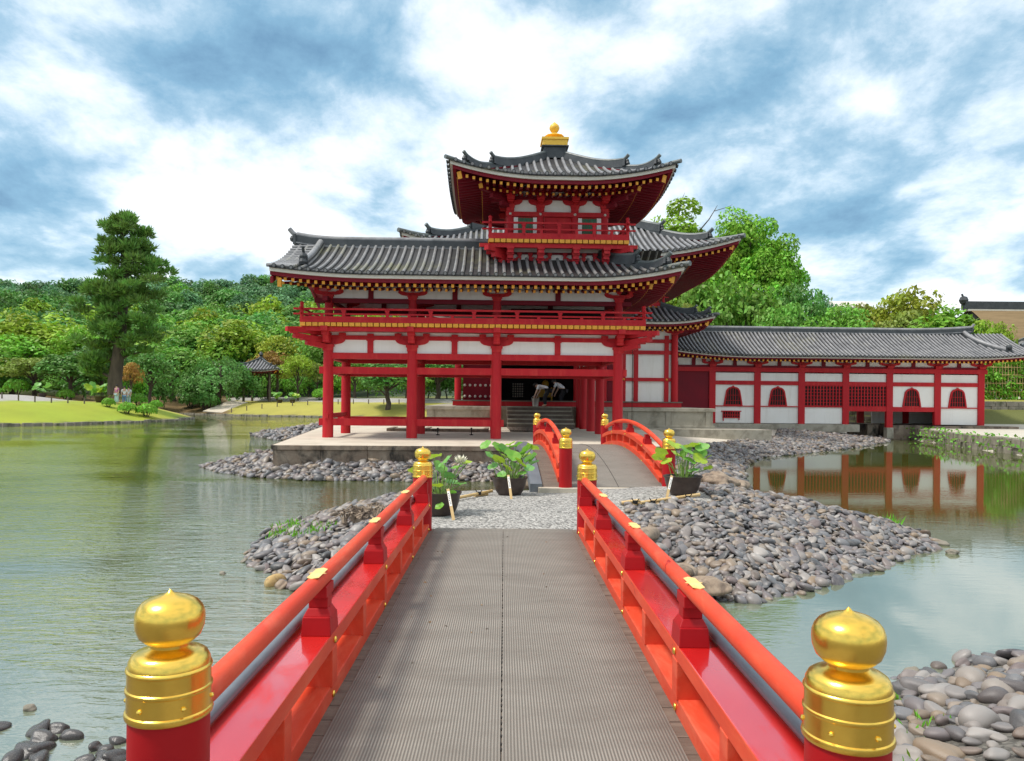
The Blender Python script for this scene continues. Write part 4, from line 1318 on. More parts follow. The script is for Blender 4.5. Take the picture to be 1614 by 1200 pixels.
# ------------------------------------------------------------------ main hall behind the tower
def build_hall():
    B = building('temple_hall', 'large red and white temple hall with deep upturned roof, behind the tower on a podium', 'temple building', 3.25, 20, 0.25)
    cx = 3.25
    y0, y1 = 11.5, 31.0
    pod = MB(); pod.box(cx - 7.1, cx + 7.1, y0, y1, 0.0, 1.08); part('podium', pod, PODIUM, B)
    cop = MB(); cop.box(cx - 7.2, cx + 7.2, y0 - 0.1, y1 + 0.1, 1.08, 1.25); cop.box(cx - 7.18, cx + 7.18, y0 - 0.08, y0 + 0.2, 0.2, 0.38)
    part('podium_coping', cop, PODIUM, B, bevel=0.01)
    pil = MB(); pil.box(-0.16, 0.16, -0.035, 0.05, 0.38, 1.08); pm = pil.mesh('podium_post', PODIUM)
    for x in (-6.9, -5.0, -3.2, 3.0, 4.9, 6.9):
        put('podium_post', pm, B, (cx + x, y0, 0))
    st = MB()
    for k in range(5):
        st.box(0.1, 3.2, y0 - 0.14 - 0.42 * (5 - k), y0 - 0.14 - 0.42 * (4 - k) + (0.06 if k < 4 else 0.0), 0.2, 0.28 + 0.19 * (k + 1))
    stp = part('steps', st, WOODGREY, B, bevel=0.01)
    tr_ = MB()
    for k in range(5):
        tr_.box(0.06, 3.24, y0 - 0.18 - 0.42 * (5 - k), y0 - 0.16 - 0.42 * (4 - k), 0.28 + 0.19 * (k + 1) - 0.01, 0.28 + 0.19 * (k + 1) + 0.045)
    part('treads', tr_, PODIUM, stp)
    # lower walls
    yw = 13.5
    sill = MB(); sill.box(cx - 5.9, cx + 5.9, yw - 0.45, yw + 0.1, 1.27, 1.50); part('sill_beam', sill, RED, B)
    cap = MB(); cap.box(cx - 5.95, cx + 5.95, yw - 0.50, yw - 0.1, 1.50, 1.56); part('sill_board', cap, WOODGREY, B)
    wall = MB(); wall.box(4.35, 8.7, yw + 0.02, yw + 0.12, 1.5, 5.3); wall.box(8.72, 8.8, yw, yw + 10, 1.5, 5.3)
    wl_ = part('wall', wall, WHITE, B)
    cmb = MB(); cmb.cyl(0, 0, 1.3, 5.0, 0.17, n=18); cme = cmb.mesh('column', RED)
    for x in (-2.4, -0.35, 3.75, 5.15, 8.85):
        put('column', cme, B, (x, yw - 0.12, 0))
    pcm = MB(); pcm.box(-0.11, 0.11, -0.10, 0.04, 1.5, 5.0); pcme = pcm.mesh('wall_post', RED)
    for x in (6.85, 8.45, 6.2):
        put('wall_post', pcme, B, (x, yw, 0))
    for z0, z1, x0 in ((2.62, 2.80, 4.0), (4.02, 4.22, 4.0), (4.62, 4.80, -2.6)):
        mb = MB(); mb.box(x0, 8.95, yw - 0.09, yw + 0.01, z0, z1); part('wall_beam', mb, RED, B)
    sdm = MB()
    for x in (6.2, 8.45):
        sdm.ball((x, yw - 0.13, 2.71), 0.06, 8)
    part('stud', sdm, OCHRE, B)
    mb = MB(); mb.box(5.35, 6.1, yw - 0.02, yw + 0.018, 1.56, 4.6); part('side_door', mb, DKRED, B)
    hb = bracket_mesh('bracket', 1.0, 0.5, 0.18, False)
    for x in (-0.35, 3.75, 8.85):
        put('bracket', hb, B, (x, yw - 0.05, 4.98))
    fz = MB(); fz.box(-2.6, 8.8, yw - 0.03, yw + 0.018, 4.82, 5.5); part('frieze_panel', fz, WHITE, B)
    # studded door leaf, dark interior with lattice doors and a glimmer of gilding
    mb = MB(); mb.box(-2.15, -0.55, yw + 0.3, yw + 0.4, 1.5, 4.6)
    d = part('studded_door', mb, DKRED, B)
    sd = MB()
    for r in range(4):
        for c in range(6):
            sd.ball((-2.05 + 0.27 * c, yw + 0.29, 1.75 + 0.58 * r), 0.075, 8)
    part('door_studs', sd, CREAM, d)
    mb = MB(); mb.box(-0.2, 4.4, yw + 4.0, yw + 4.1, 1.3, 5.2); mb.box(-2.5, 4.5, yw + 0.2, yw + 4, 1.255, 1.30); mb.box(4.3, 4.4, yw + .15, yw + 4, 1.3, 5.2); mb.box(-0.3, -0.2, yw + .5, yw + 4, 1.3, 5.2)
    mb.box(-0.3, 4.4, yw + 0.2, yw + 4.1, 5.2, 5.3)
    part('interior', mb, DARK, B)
    lat = MB()
    lb_ = MB(); lb_.box(0.5, 1.2, yw + 3.96, yw + 3.99, 1.72, 2.58); lbo = part('lattice_door', lb_, CREAM, B)
    for r in range(6):
        for c in range(5):
            pass
    for c in range(6):
        lat.box(0.50 + 0.13 * c, 0.54 + 0.13 * c, yw + 3.93, yw + 3.955, 1.7, 2.6)
    for r in range(7):
        lat.box(0.48, 1.2, yw + 3.94, yw + 3.958, 1.70 + .14 * r, 1.74 + .14 * r)
    part('lattice', lat, DARK, lbo)
    al = MB(); al.cbox(2.4, yw + 3.7, 2.0, 0.7, 0.3, 0.5); al.cyl(2.75, yw + 3.5, 1.4, 2.3, 0.05); al.cyl(2.0, yw + 3.5, 1.4, 2.1, 0.05); al.ball((2.4, yw + 3.6, 2.5), 0.22)
    part('altar', al, GOLDP, B)
    # skirt roof round the lower storey
    rf, z, P = roof(B, cx, yw + 8, 7.35, 9.6, 5.62, 0.95, 2.3, 0.35, 2.6, 0.28, 0.065, ov=1.5, raf=0.26, raf_sides='front', hipsize=0.8, tile=TILE)
    # core storey with its little balcony
    core = MB(); core.box(cx - 4.6, cx + 4.6, yw + 1.8, yw + 15, 5.5, 9.6); part('upper_wall', core, WHITE, B)
    ub = MB(); ub.box(cx - 4.7, cx + 4.7, yw + 1.72, yw + 1.82, 7.4, 7.6); ub.box(cx - 4.7, cx + 4.7, yw + 1.72, yw + 1.82, 8.2, 8.5); part('upper_beam', ub, RED, B)
    gr = MB(); gr.box(cx + 3.3, cx + 4.4, yw + 1.7, yw + 1.79, 6.6, 7.3); part('green_window', gr, GREENW, B)
    balcony(B, cx, yw + 8, 5.25, 7.3, 6.72, 0.75, 0.9, gold_sp=0.24, tip=0.3)
    ucm = MB(); ucm.cyl(0, 0, 6.6, 9.0, 0.19, n=14); um = ucm.mesh('upper_column', RED)
    for x in (-4.6, -1.6, 1.6, 4.6):
        put('upper_column', um, B, (cx + x, yw + 1.75, 0))
    # great roof: corner tips 16.9 m apart
    grf, gz, GP = roof(B, cx, yw + 8.1, 8.45, 10.2, 8.88, 5.0, 8.45, 0.95, 6.0, 0.29, 0.075, ov=3.6, raf=0.30, raf_sides='front right', concave=0.30, hipsize=1.3, fascia=0.15)
    ridge_beam(grf, (cx, yw + 6.2, 13.85), (cx, yw + 10.2, 13.85), 0.4, 0.6, 0.2)
    # lightning conductor hanging beside the tower
    lc = MB(); lc.tube([(5.35, 5.0, 9.3), (5.1, 5.0, 8.9), (5.1, 5.0, 0.3)], 0.012, 6); part('lightning_conductor', lc, ROPE, B)
build_hall()

# ------------------------------------------------------------------ long white corridor on the right
WBY = 19.4
def bx_at(px, by):
    # bx of the vertical picture line px on the frame plane by
    a = (px - PX0) / F
    lo, hi = -50.0, 80.0
    for _ in range(60):
        m = (lo + hi) / 2
        p = fw(m, by)
        if p.x / p.y < a: lo = m
        else: hi = m
    return lo
def cusp(w, h, n=10):
    # bell shaped window outline, base at z=0
    pts = [(-w * 0.5, 0)]
    pts += [(-w * 0.445, h * 0.35), (-w * 0.40, h * 0.58), (-w * 0.37, h * 0.74), (-w * 0.29, h * 0.85), (-w * 0.20, h * 0.905), (-w * 0.10, h * 0.93), (-w * 0.03, h * 0.97), (0, h)]
    return pts + [(-a, b) for a, b in reversed(pts[:-1])]
def build_wing():
    pxs = [1063, 1122, 1193, 1262.5, 1332, 1401, 1476.5, 1545]
    xs = [bx_at(p, WBY) for p in pxs]
    B = building('temple_corridor', 'long white and red corridor with tiled roof and bell shaped windows, partly over water', 'temple building', xs[4], WBY + 1.8, 0.3)
    ye = WBY + 3.6
    cm = MB(); cm.box(-0.19, 0.19, -0.12, 0.12, 0.0, 3.7); cme = cm.mesh('column', RED)
    for i, x in enumerate(xs):
        put('column', cme, B, (x, WBY, 0.30 if i != 5 else 0.12))
    for x in xs[4:7]:
        put('column', cme, B, (x, ye, 0.3))
    def bar(name, x0, x1, z0, z1, mat=RED, o=0.10, y=WBY):
        mb = MB(); mb.box(x0, x1, y - o, y + 0.05, z0, z1); return part(name, mb, mat, B)
    # wall panels bay by bay
    def panel(i, z0, z1, mat=WHITE, name='wall_panel', y=WBY):
        mb = MB(); mb.box(xs[i] + 0.18, xs[i + 1] - 0.18, y - 0.02, y + 0.06, z0, z1); return part(name, mb, mat, B)
    for i in range(1, 7):
        panel(i, 2.86, 3.34)
        if i in (1, 2, 5, 6):
            panel(i, 1.37, 2.62)
        if i in (1, 2, 3, 6):
            panel(i, 0.33, 1.31)
        bar('middle_beam', xs[i] + 0.19, xs[i + 1] - 0.19, 2.62, 2.86)
        th = 0.06 if i in (1, 2, 3, 6) else 0.28
        bar('sill_beam', xs[i] + 0.19, xs[i + 1] - 0.19, 1.37 - th, 1.37)
    panel(0, 0.98, 3.4, DKRED, 'plank_door')
    bar('threshold', xs[0] + 0.9, xs[1] - .19, 0.86, 0.96, WHITE)
    for i in range(7):
        mb = MB(); mb.box(xs[i] + 0.02, xs[i + 1] - 0.02, WBY - 0.0, WBY + 0.05, 3.76, 4.25); part('frieze_panel', mb, CREAM if False else WHITE, B)
        m = (xs[i] + xs[i + 1]) / 2
        mb = MB(); mb.box(m - 0.11, m + 0.11, WBY - 0.07, WBY + 0.04, 3.78, 4.2); part('strut', mb, DKRED, B)
    bar('lintel', xs[0] - 0.3, xs[-1] + 0.35, 3.40, 3.66, RED, 0.14)
    bar('upper_lintel', xs[0] - 0.3, xs[-1] + 0.3, 3.664, 3.78, DKRED, 0.10)
    bm = bracket_mesh('bracket', 1.25, 0.50, 0.2, False)
    for x in xs[1:]:
        put('bracket', bm, B, (x, WBY - 0.06, 3.70))
    bar('eave_beam', xs[0] - 0.3, xs[-1] + 1.6, 4.20, 4.34, DKRED, 0.10)
    # end wall and back wall
    mb = MB(); mb.box(xs[-1] - 0.05, xs[-1] + 0.05, WBY + 0.14, ye, 0.3, 4.3); part('end_wall', mb, WHITE, B)
    mb = MB(); mb.box(xs[0], xs[4], ye - 0.05, ye + 0.05, 0.3, 4.3); mb.box(xs[4], xs[6], ye - .05, ye + .05, 1.2, 4.3); mb.box(xs[6] - 2.2, xs[-1] - 0.1, ye - 0.051, ye + 0.051, 0.3, 1.19); mb.box(xs[6], xs[-1] - 0.1, ye - .05, ye + .05, 1.2, 4.3)
    part('back_wall', mb, WHITE, B)
    mb = MB(); mb.box(xs[0], xs[-1] - 0.1, WBY + 0.2, ye - 0.2, 1.20, 1.32); part('floor', mb, DKRED, B)
    # bell shaped windows
    for i in (1, 2, 5, 6):
        c = (xs[i] + xs[i + 1]) / 2 - 0.10
        w, h = 1.14, 1.20
        z = 1.372
        outer, inner = cusp(w, h), cusp(w * 0.84, h * 0.92)
        fm = MB()
        n = len(outer)
        v = [(c + a, WBY - 0.10, z + b) for a, b in outer] + [(c + a, WBY - 0.10, z + b) for a, b in inner] + [(c + a, WBY - 0.021, z + b) for a, b in outer] + [(c + a, WBY - 0.021, z + b) for a, b in inner]
        f = []
        for k in range(n - 1):
            f += [(k, k + 1, n + k + 1, n + k), (2 * n + k + 1, 2 * n + k, 3 * n + k, 3 * n + k + 1), (k + 1, k, 2 * n + k, 2 * n + k + 1), (n + k, n + k + 1, 3 * n + k + 1, 3 * n + k)]
        fm.add(v, f)
        fr = part('window_frame', fm, RED, B)
        pm = MB(); pm.prism([(c + a * 1.02, z + b * 1.01) for a, b in inner], WBY - 0.03, WBY - 0.0215)
        part('window_pane', pm, DARK, fr)
        lm = MB()
        for k in range(1, 6):
            x = -w * 0.40 + w * 0.80 * k / 6
            top = np.interp(x, [a for a, b in inner[:9]] + [a for a, b in inner[9:]], [b for a, b in inner])
            lm.box(c + x - 0.011, c + x + 0.011, WBY - 0.075, WBY - 0.035, z, z + top)
        for zz, ww in ((0.30, 0.40), (0.62, 0.35)):
            lm.box(c - w * ww * 0.88, c + w * ww * 0.88, WBY - 0.08, WBY - 0.034, z + zz - 0.012, z + zz + 0.012)
        lm.box(c - w * 0.40, c + w * 0.40, WBY - 0.08, WBY - 0.032, z + 0.0, z + 0.06)
        part('lattice', lm, RED, fr)
    # wide lattice windows
    for i in (3, 4):
        x0, x1 = xs[i] + 0.19, xs[i + 1] - 0.19
        pm = MB(); pm.box(x0, x1, WBY + 0.0, WBY + 0.03, 1.37, 2.62)
        pn = part('lattice_window', pm, DARK, B)
        lm = MB()
        n = 12
        for k in range(n + 1):
            x = x0 + (x1 - x0) * k / n
            lm.box(x - 0.030, x + 0.030, WBY - 0.075, WBY - 0.03, 1.37, 2.62)
        for k in range(7):
            zz = 1.40 + 1.19 * k / 6
            lm.box(x0, x1, WBY - 0.068, WBY - 0.034, zz - 0.018, zz + 0.018)
        part('lattice', lm, RED, pn)
    # small grated vent in the first bay
    c = (xs[1] + xs[2]) / 2 - 0.2
    vm = MB(); vm.box(c - .60, c + .60, WBY - 0.1, WBY - 0.022, 1.0, 1.06)
    for k in range(8):
        vm.box(c - .52 + .143 * k, c - .48 + .143 * k, WBY - .09, WBY - .023, .62, 1.0)
    for zz in (.62, .78):
        vm.box(c - .52, c + .52, WBY - .085, WBY - .024, zz, zz + .05)
    vm.box(c - .5, c - .45, WBY - .08, WBY - .025, .45, .62); vm.box(c + .45, c + .5, WBY - .08, WBY - .025, .5, .62)
    vt = part('vent_grate', vm, RED, B)
    vb = MB(); vb.box(c - .5, c + .5, WBY - .028, WBY - .0215, .62, 1.0); part('vent_back', vb, DARK, vt)
    # stone footing, pier and ledge
    ft = MB(); ft.box(xs[1] - 1.2, xs[4] + 0.75, WBY - 0.35, ye + 0.4, -0.15, 0.30); part('stone_footing', ft, PODIUM, B, bevel=0.02)
    pr = MB(); pr.cbox(xs[5], WBY, -0.2, 0.42, 0.42, 0.66); part('stone_pier', pr, PODIUM, B, bevel=0.02)
    ft = MB(); ft.box(xs[5] - 0.7, xs[5] + 0.0, WBY + 1.2, ye + .4, -0.6, 0.28); ft.box(xs[5] + 0.2, xs[-1] + 0.9, WBY + 0.45, ye + 0.4, -0.7, 0.26); ft.box(xs[6] - 0.5, xs[-1] + 2, WBY - 0.6, WBY + 0.45, -0.7, 0.255)
    part('stone_footing', ft, STONE, B, bevel=0.02)
    # roof
    x0, x1 = xs[0] - 0.15, xs[-1] + 2.55
    cx, hx = (x0 + x1) / 2, (x1 - x0) / 2
    rf, z, P = roof(B, cx, WBY + 1.8, hx, 3.25, 4.30, 1.66, 3.25, 0.28, 4.5, 0.245, 0.062, '', 'front back', {'fl': 0.3, 'bl': 0.0},
                    ov=1.4, raf=0.26, raf_sides='front', concave=0.25, fascia=0.07, tiers=1)
    ridge_beam(rf, (x0 + 0.05, WBY + 1.8, 5.92), (xs[-1] + 0.45, WBY + 1.8, 5.92), 0.28, 0.26, 0.18, (False, True))
    vr = MB()
    pts = [P('front', hx - 2.55 + 0.0 * k, 3.1 - 0.24 * k, 0.06) for k in range(11)]
    pts = [(x + 0.012 * k * k, y, zz) for k, (x, y, zz) in enumerate(pts)]
    vr.sweep([(-0.13, -0.05), (0.13, -0.05), (0.11, 0.12), (-0.11, 0.12)], pts, 0)
    vr.tube([Vector(p) + Vector((0, 0, 0.14)) for p in pts], 0.13, 10, 1)
    e = Vector(pts[-1]); vr.cbox(e.x, e.y - 0.05, e.z + 0.16, 0.4, 0.12, 0.5, 0, 0, 0.7); vr.ball((e.x, e.y - .1, e.z + .3), .16, 8)
    part('descending_ridge', vr, [RIDGE, TILE], rf)
build_wing()

# ------------------------------------------------------------------ gilt capped posts
CAP = [(0.120, .643), (.1235, .647), (.1255, .655), (.1235, .663), (.119, .666), (.119, .720), (.1225, .723), (.1235, .7275), (.1225, .732), (.1185, .735), (.118, .780), (.1215, .783), (.122, .787), (.1205, .791), (.1165, .794),
       (.115, .808), (.107, .824), (.095, .832), (.080, .836), (.064, .841), (.056, .848), (.056, .856), (.071, .864), (.088, .880), (.0975, .905), (.0995, .928), (.0985, .946), (.092, .964), (.079, .980), (.060, .991), (.038, .998), (.020, 1.002), (.010, 1.007), (.005, 1.013), (.0005, 1.017)]
pm_ = MB(); pm_.lathe([(.119, -0.12), (.119, -0.02), (.116, 0.02), (.1155, .645)], 40); POSTME = pm_.mesh('post', POSTRED)
cm_ = MB(); cm_.lathe(CAP, 48); CAPME = cm_.mesh('gold_cap', GOLD)
cs_ = MB()
for k in range(6):
    a = k * math.pi / 3 + 0.5
    cs_.ball((0.120 * math.cos(a), 0.120 * math.sin(a), 0.69), 0.008, 8)
CAPSME = cs_.mesh('cap_studs', GOLD)
def rail_post(parent, x, y, z, s=1.0, rz=0.0):
    p = put('railing_post', POSTME, parent, (x, y, z), rz); p.scale = (s, s, s)
    c = link('gold_cap', CAPME, p)
    me = CAPSME
    d = link('cap_studs', me, p)
    return p

# ------------------------------------------------------------------ the near footbridge
def build_bridge():
    B = thing('footbridge', 'flat vermilion footbridge with gilt capped posts and ribbed mat, leading to the gravel islet', 'footbridge', (0, 0, 0), R(0.56))
    ends = {-1: (2.36, 9.5, -1.0, -0.985), 1: (2.21, 9.35, 0.985, 1.0)}
    Y0, Y1 = -1.5, 9.62
    zb = lambda y: 0.003
    ys = list(np.linspace(Y0, Y1, 24))
    mat = MB()
    for x0, x1 in ((-0.834, -0.004), (0.004, 0.834)):
        v = [(x, y, zb(y) + 0.006) for y in ys for x in (x0, x1)]
        mat.add(v, [(2 * i, 2 * i + 1, 2 * i + 3, 2 * i + 2) for i in range(len(ys) - 1)], 0, True)
    part('mat', mat, MATM, B)
    seam = MB()
    for k in range(90):
        y = 2.8 + k * 0.0735 + random.uniform(-.012, .012)
        if random.random() < 0.8:
            seam.box(-0.0045, 0.0045, y, y + random.uniform(0.008, 0.03), zb(y) + 0.004, zb(y) + 0.0085)
    part('mat_seam', seam, ROPE, B)
    pl = MB()
    n = 62
    for k in range(n):
        y0 = Y0 + (Y1 - Y0) * k / n; y1 = Y0 + (Y1 - Y0) * (k + 1) / n - 0.006
        pl.box(-0.99, 0.99, y0, y1, zb(y0) - 0.05, zb(y0) + random.uniform(-0.002, 0.001))
    part('deck_planks', pl, WOODGREY, B)
    jo = MB()
    for x in (-0.8, 0.8):
        jo.box(x - .1, x + .1, Y0, Y1, -0.42, -0.11)
    for y in (2.4, 5.0, 7.6):
        for x in (-0.8, 0.8):
            jo.cyl(x, y, -1.4, -0.4, 0.11, n=12)
    part('trestle', jo, WOODGREY, B)
    st = MB(); st.ball((0, 0, 0), 0.019, 12, 0, (0.55, 1, 1)); STUD = st.mesh('stud', GOLD)
    gp = MB(); gp.prism([(-.045, 0), (-.03, .012), (-.03, .1), (0, .13), (.03, .1), (.03, .012), (.045, 0), (.03, -.012), (.03, -.1), (0, -.13), (-.03, -.1), (-.03, -.012)], 0, 0.003, 0, 'z')
    for s in (-1, 1):
        yn, yf, xn, xf = ends[s]
        rail_post(B, xn, yn, zb(yn), rz=0.3 * s)
        rail_post(B, xf, yf, zb(yf), 1.0, 0.5)
        yy = list(np.linspace(yn + 0.05, yf - 0.05, 22))
        # handrail
        pts = [(s * 0.957, y, 0.645 + zb(y)) for y in yy]
        hr = MB(); hr.tube(pts, 0.043, 16); part('handrail', hr, VERM, B)
        tp = MB(); tp.tube([(s * .957, yf - 0.19, 0.646 + zb(yf)), (s * .957, yf - 0.12, 0.648 + zb(yf))], [0.0445, 0.0455], 16); tp.cbox(s * .957, yf - 0.13, .70 + zb(yf), .03, .05, .05, 0, 0, .4)
        part('handrail_tip', tp, GOLD, B)
        xi, xo = 0.888, 1.11
        def plankbeam(name, z0, z1, mats, w0=xi, w1=xo):
            mb = MB()
            a, b = sorted((s * w0, s * w1))
            v = []
            for y in yy:
                for x, z in ((a, z0), (b, z0), (b, z1), (a, z1)):
                    v.append((x, y, z + zb(y)))
            for q, mi in ((0, 0), (1, 0), (2, 1), (3, 0)):
                mb.add(v, [(i * 4 + q, i * 4 + (q + 1) % 4, i * 4 + 4 + (q + 1) % 4, i * 4 + 4 + q) for i in range(len(yy) - 1)], mi)
            mb.add(v[:4], [(0, 1, 2, 3)]); mb.add(v[-4:], [(3, 2, 1, 0)])
            return part(name, mb, mats, B, bevel=0.006)
        ub = plankbeam('middle_beam', 0.275, 0.36, [VERM, VERMTOP])
        lb = plankbeam('foot_beam', -0.04, 0.085, [VERM, VERM], 0.894, 1.10)
        # balusters with a concave recess between them
        bal = MB(); bal.box(-0.105, 0.105, -0.055, 0.055, 0.08, 0.28)
        bme = bal.mesh('baluster', VERM)
        L = (yf - yn)
        for k in range(1, 8):
            y = yn + L * k / 8
            put('baluster', bme, B, (s * 0.99, y, zb(y)), bevel=0.004)
        bb = MB(); bb.box(-0.03, 0.03, yn + .1, yf - .1, 0.04, 0.30)
        for k in (1, 2, 3, 4):
            y = yn + L * k / 4 if k < 4 else yf - 0.16
            if k < 4:
                blk = MB()
                blk.cbox(s * 0.965, y, 0.408 + zb(y), 0.155, 0.19, 0.096, 0, 0, 0.92)
                blk.cbox(s * 0.965, y, 0.475 + zb(y), 0.145, 0.15, 0.04, 0, 0, 0.72)
                blk.cbox(s * 0.965, y, 0.53 + zb(y), 0.10, 0.10, 0.07)
                blk.cbox(s * 0.957, y, 0.585 + zb(y), 0.088, 0.17, 0.06)
                part('rail_block', blk, POSTRED, B, bevel=0.004)
                g = put('gold_plate', gp.mesh('gold_plate', LEAFGOLD), B, (s * 0.957, y - 0.1, 0.6875 + zb(y)))
                g.rotation_euler = (0, 0, 0)
            else:
                blk = MB()
                blk.cbox(s * 0.965, y, 0.41 + zb(y), 0.155, 0.16, 0.10, 0, 0, 0.92); blk.cbox(s * 0.965, y, 0.53 + zb(y), 0.12, 0.12, 0.14)
                part('rail_block', blk, POSTRED, B, bevel=0.004)
            put('stud', STUD, ub, (s * (xi - 0.004), y, 0.317 + zb(y)))
            put('stud', STUD, lb, (s * (0.894 - 0.004), y, 0.03 + zb(y)))
        # grey conduit running outside the rail
        pp = MB(); pp.tube([(s * 1.10, y, 0.395 + zb(y)) for y in yy], 0.026, 10); part('conduit', pp, PIPE, B)
build_bridge()

# ------------------------------------------------------------------ the arched bridge beyond
def build_arch():
    p0, p1 = Vector((1.0, 14.4, 0)), Vector((0.71, 22.0, 0))
    ax = (p1 - p0).normalized()
    rz = math.atan2(-ax.x, ax.y)
    L = (p1 - p0).length
    ctr = p0 + Vector((ax.y, -ax.x, 0)) * 0.96
    B = thing('arched_bridge', 'small humped vermilion bridge with gilt capped posts, between gravel islet and stone terrace', 'footbridge', (ctr.x, ctr.y, 0.05), rz)
    base = lambda t: -0.05 + 0.25 * t
    arch = lambda t: 0.38 * 4 * t * (1 - t)
    N = 28
    T = [k / N for k in range(N + 1)]
    w = 0.96
    dk = MB()
    v = []
    for t in T:
        z = base(t) + arch(t) * 0.98
        for x, dz in ((-w + .09, 0), (w - .09, 0), (w - .09, -.10), (-w + .09, -.10)):
            v.append((x, L * t, z + dz))
    for q in range(4):
        dk.add(v, [(i * 4 + q, i * 4 + (q + 1) % 4, i * 4 + 4 + (q + 1) % 4, i * 4 + 4 + q) for i in range(N)], 0, q == 0)
    part('mat', dk, MATM, B)
    th = MB(); th.box(-w - 0.5, w + 0.15, -0.16, 0.14, -0.4, -0.058); part('threshold_slab', th, PAVE, B, bevel=0.01)
    sm = MB(); sm.tube([(0.03, L * t, base(t) + arch(t) * 0.98 + 0.002) for t in T], 0.006, 4); part('mat_seam', sm, ROPE, B)
    pl = MB()
    for k in range(44):
        t = (k + 0.5) / 44
        z = base(t) + arch(t) * 0.98 - 0.012
        dz = (0.25 + 0.38 * 4 * (1 - 2 * t)) / L
        a, b = Vector((-w - 0.48, L * k / 44, z - dz * L / 88)), Vector((-w - 0.48, L * (k + 1) / 44 - 0.012, z + dz * L / 88))
        pl.beam(a + Vector((0.24, 0, -.02)), b + Vector((0.24, 0, -.02)), 0.52, 0.04)
    part('side_planks', pl, WOODGREY, B)
    g = MB()
    g.sweep([(-.11, -.16), (.11, -.16), (.11, .05), (-.11, .05)], [(-w - 0.54, L * t, base(t) + arch(t)) for t in T], 0, (1, 0, 0))
    part('edge_girder', g, PIPE, B)
    g = MB()
    g.sweep([(-.1, -.35), (.1, -.35), (.1, -.11), (-.1, -.11)], [(w - .2, L * t, base(t) + arch(t)) for t in T], 0, (1, 0, 0))
    g.sweep([(-.1, -.35), (.1, -.35), (.1, -.11), (-.1, -.11)], [(-w + .2, L * t, base(t) + arch(t)) for t in T], 0, (1, 0, 0))
    part('arch_girder', g, POSTRED, B)
    for s in (-1, 1):
        x = s * w
        rail_post(B, x, 0, 0.0, 1.03); rail_post(B, x, L, 0.25, 0.93)
        lt = T[1:-1]
        hr = MB(); hr.tube([(x, L * t, base(t) + arch(t) + 0.56 + 0.08 * (1 - t)) for t in lt], 0.048, 12); part('handrail', hr, VERM, B)
        mb = MB(); mb.sweep([(-.11, -.05), (.11, -.05), (.11, .04), (-.11, .04)], [(x, L * t, base(t) + arch(t) + 0.32) for t in lt], 0, (1, 0, 0)); part('middle_beam', mb, VERM, B)
        mb = MB(); mb.sweep([(-.115, -.10), (.115, -.10), (.115, .09), (-.115, .09)], [(x, L * t, base(t) + arch(t)) for t in lt], 0, (1, 0, 0)); part('foot_beam', mb, VERM, B)
        ba = MB(); ba.box(-.09, .09, -.05, .05, .07, .29); bme = ba.mesh('baluster', VERM)
        for k in range(1, 9):
            t = k / 9
            put('baluster', bme, B, (x, L * t, base(t) + arch(t)))
        bl = MB(); bl.cbox(0, 0, .41, .16, .22, .12, 0, 0, .9); bl.cbox(0, 0, .50, .10, .13, .12); blm = bl.mesh('rail_block', POSTRED)
        for k in range(1, 4):
            t = k / 4
            put('rail_block', blm, B, (x, L * t, base(t) + arch(t) - 0.01))
        st = MB()
        for k in range(1, 4):
            t = k / 4
            for dz in (0.315, 0.0):
                st.ball((x - s * .115, L * t, base(t) + arch(t) + dz), 0.022, 8)
        part('studs', st, GOLD, B)
    return B
build_arch()
# ------------------------------------------------------------------ foliage
def leaf_quads(c, n, size, r):
    # c (k,3) centres, n (k,3) normals
    k = len(c)
    a = r.normal(size=(k, 3)); n = n / (np.linalg.norm(n, axis=1, keepdims=True) + 1e-9)
    t = np.cross(n, a); t /= (np.linalg.norm(t, axis=1, keepdims=True) + 1e-9)
    b = np.cross(n, t)
    s = (size * r.uniform(0.65, 1.35, k))[:, None]
    v = np.stack([c + t * s, c + b * s * 0.62 + n * s * 0.12, c - t * s, c - b * s * 0.62 + n * s * 0.12], 1).reshape(-1, 3)
    return v
def leaf_mesh(name, v, var, extra=None):
    k = len(v) // 4
    f = np.arange(4 * k).reshape(k, 4)
    return tri_mesh(name, v, f, LEAF, var, smooth=False)
def clump_leaves(ctr, rad, cnt, r, up=0.35, flat=1.0, hemi=-0.45):
    d = r.normal(size=(int(cnt * 1.7), 3)); d /= np.linalg.norm(d, axis=1, keepdims=True)
    d = d[d[:, 2] > hemi + r.uniform(-.4, .2, len(d))][:cnt]
    rr = r.uniform(0.55, 1.05, len(d)) ** 0.5
    rad = np.asarray(rad)
    c = ctr + d * rr[:, None] * rad
    n = d * 0.7 + r.normal(size=d.shape) * 0.45 + np.array([0, 0, up])
    return c, n
def crown(name, clumps, per, size, seed, up=0.35, hemi=-0.45):
    r = np.random.default_rng(seed)
    V, A = [], []
    for ctr, rad in clumps:
        c, n = clump_leaves(np.asarray(ctr, float), rad, per, r, up, hemi=hemi)
        V.append(leaf_quads(c, n, size, r))
        A.append(np.clip(r.uniform(0.15, 0.85) * 0.55 + r.uniform(0, 1, len(c)) * 0.45, 0, 1))
    return leaf_mesh(name, np.concatenate(V), np.concatenate(A))
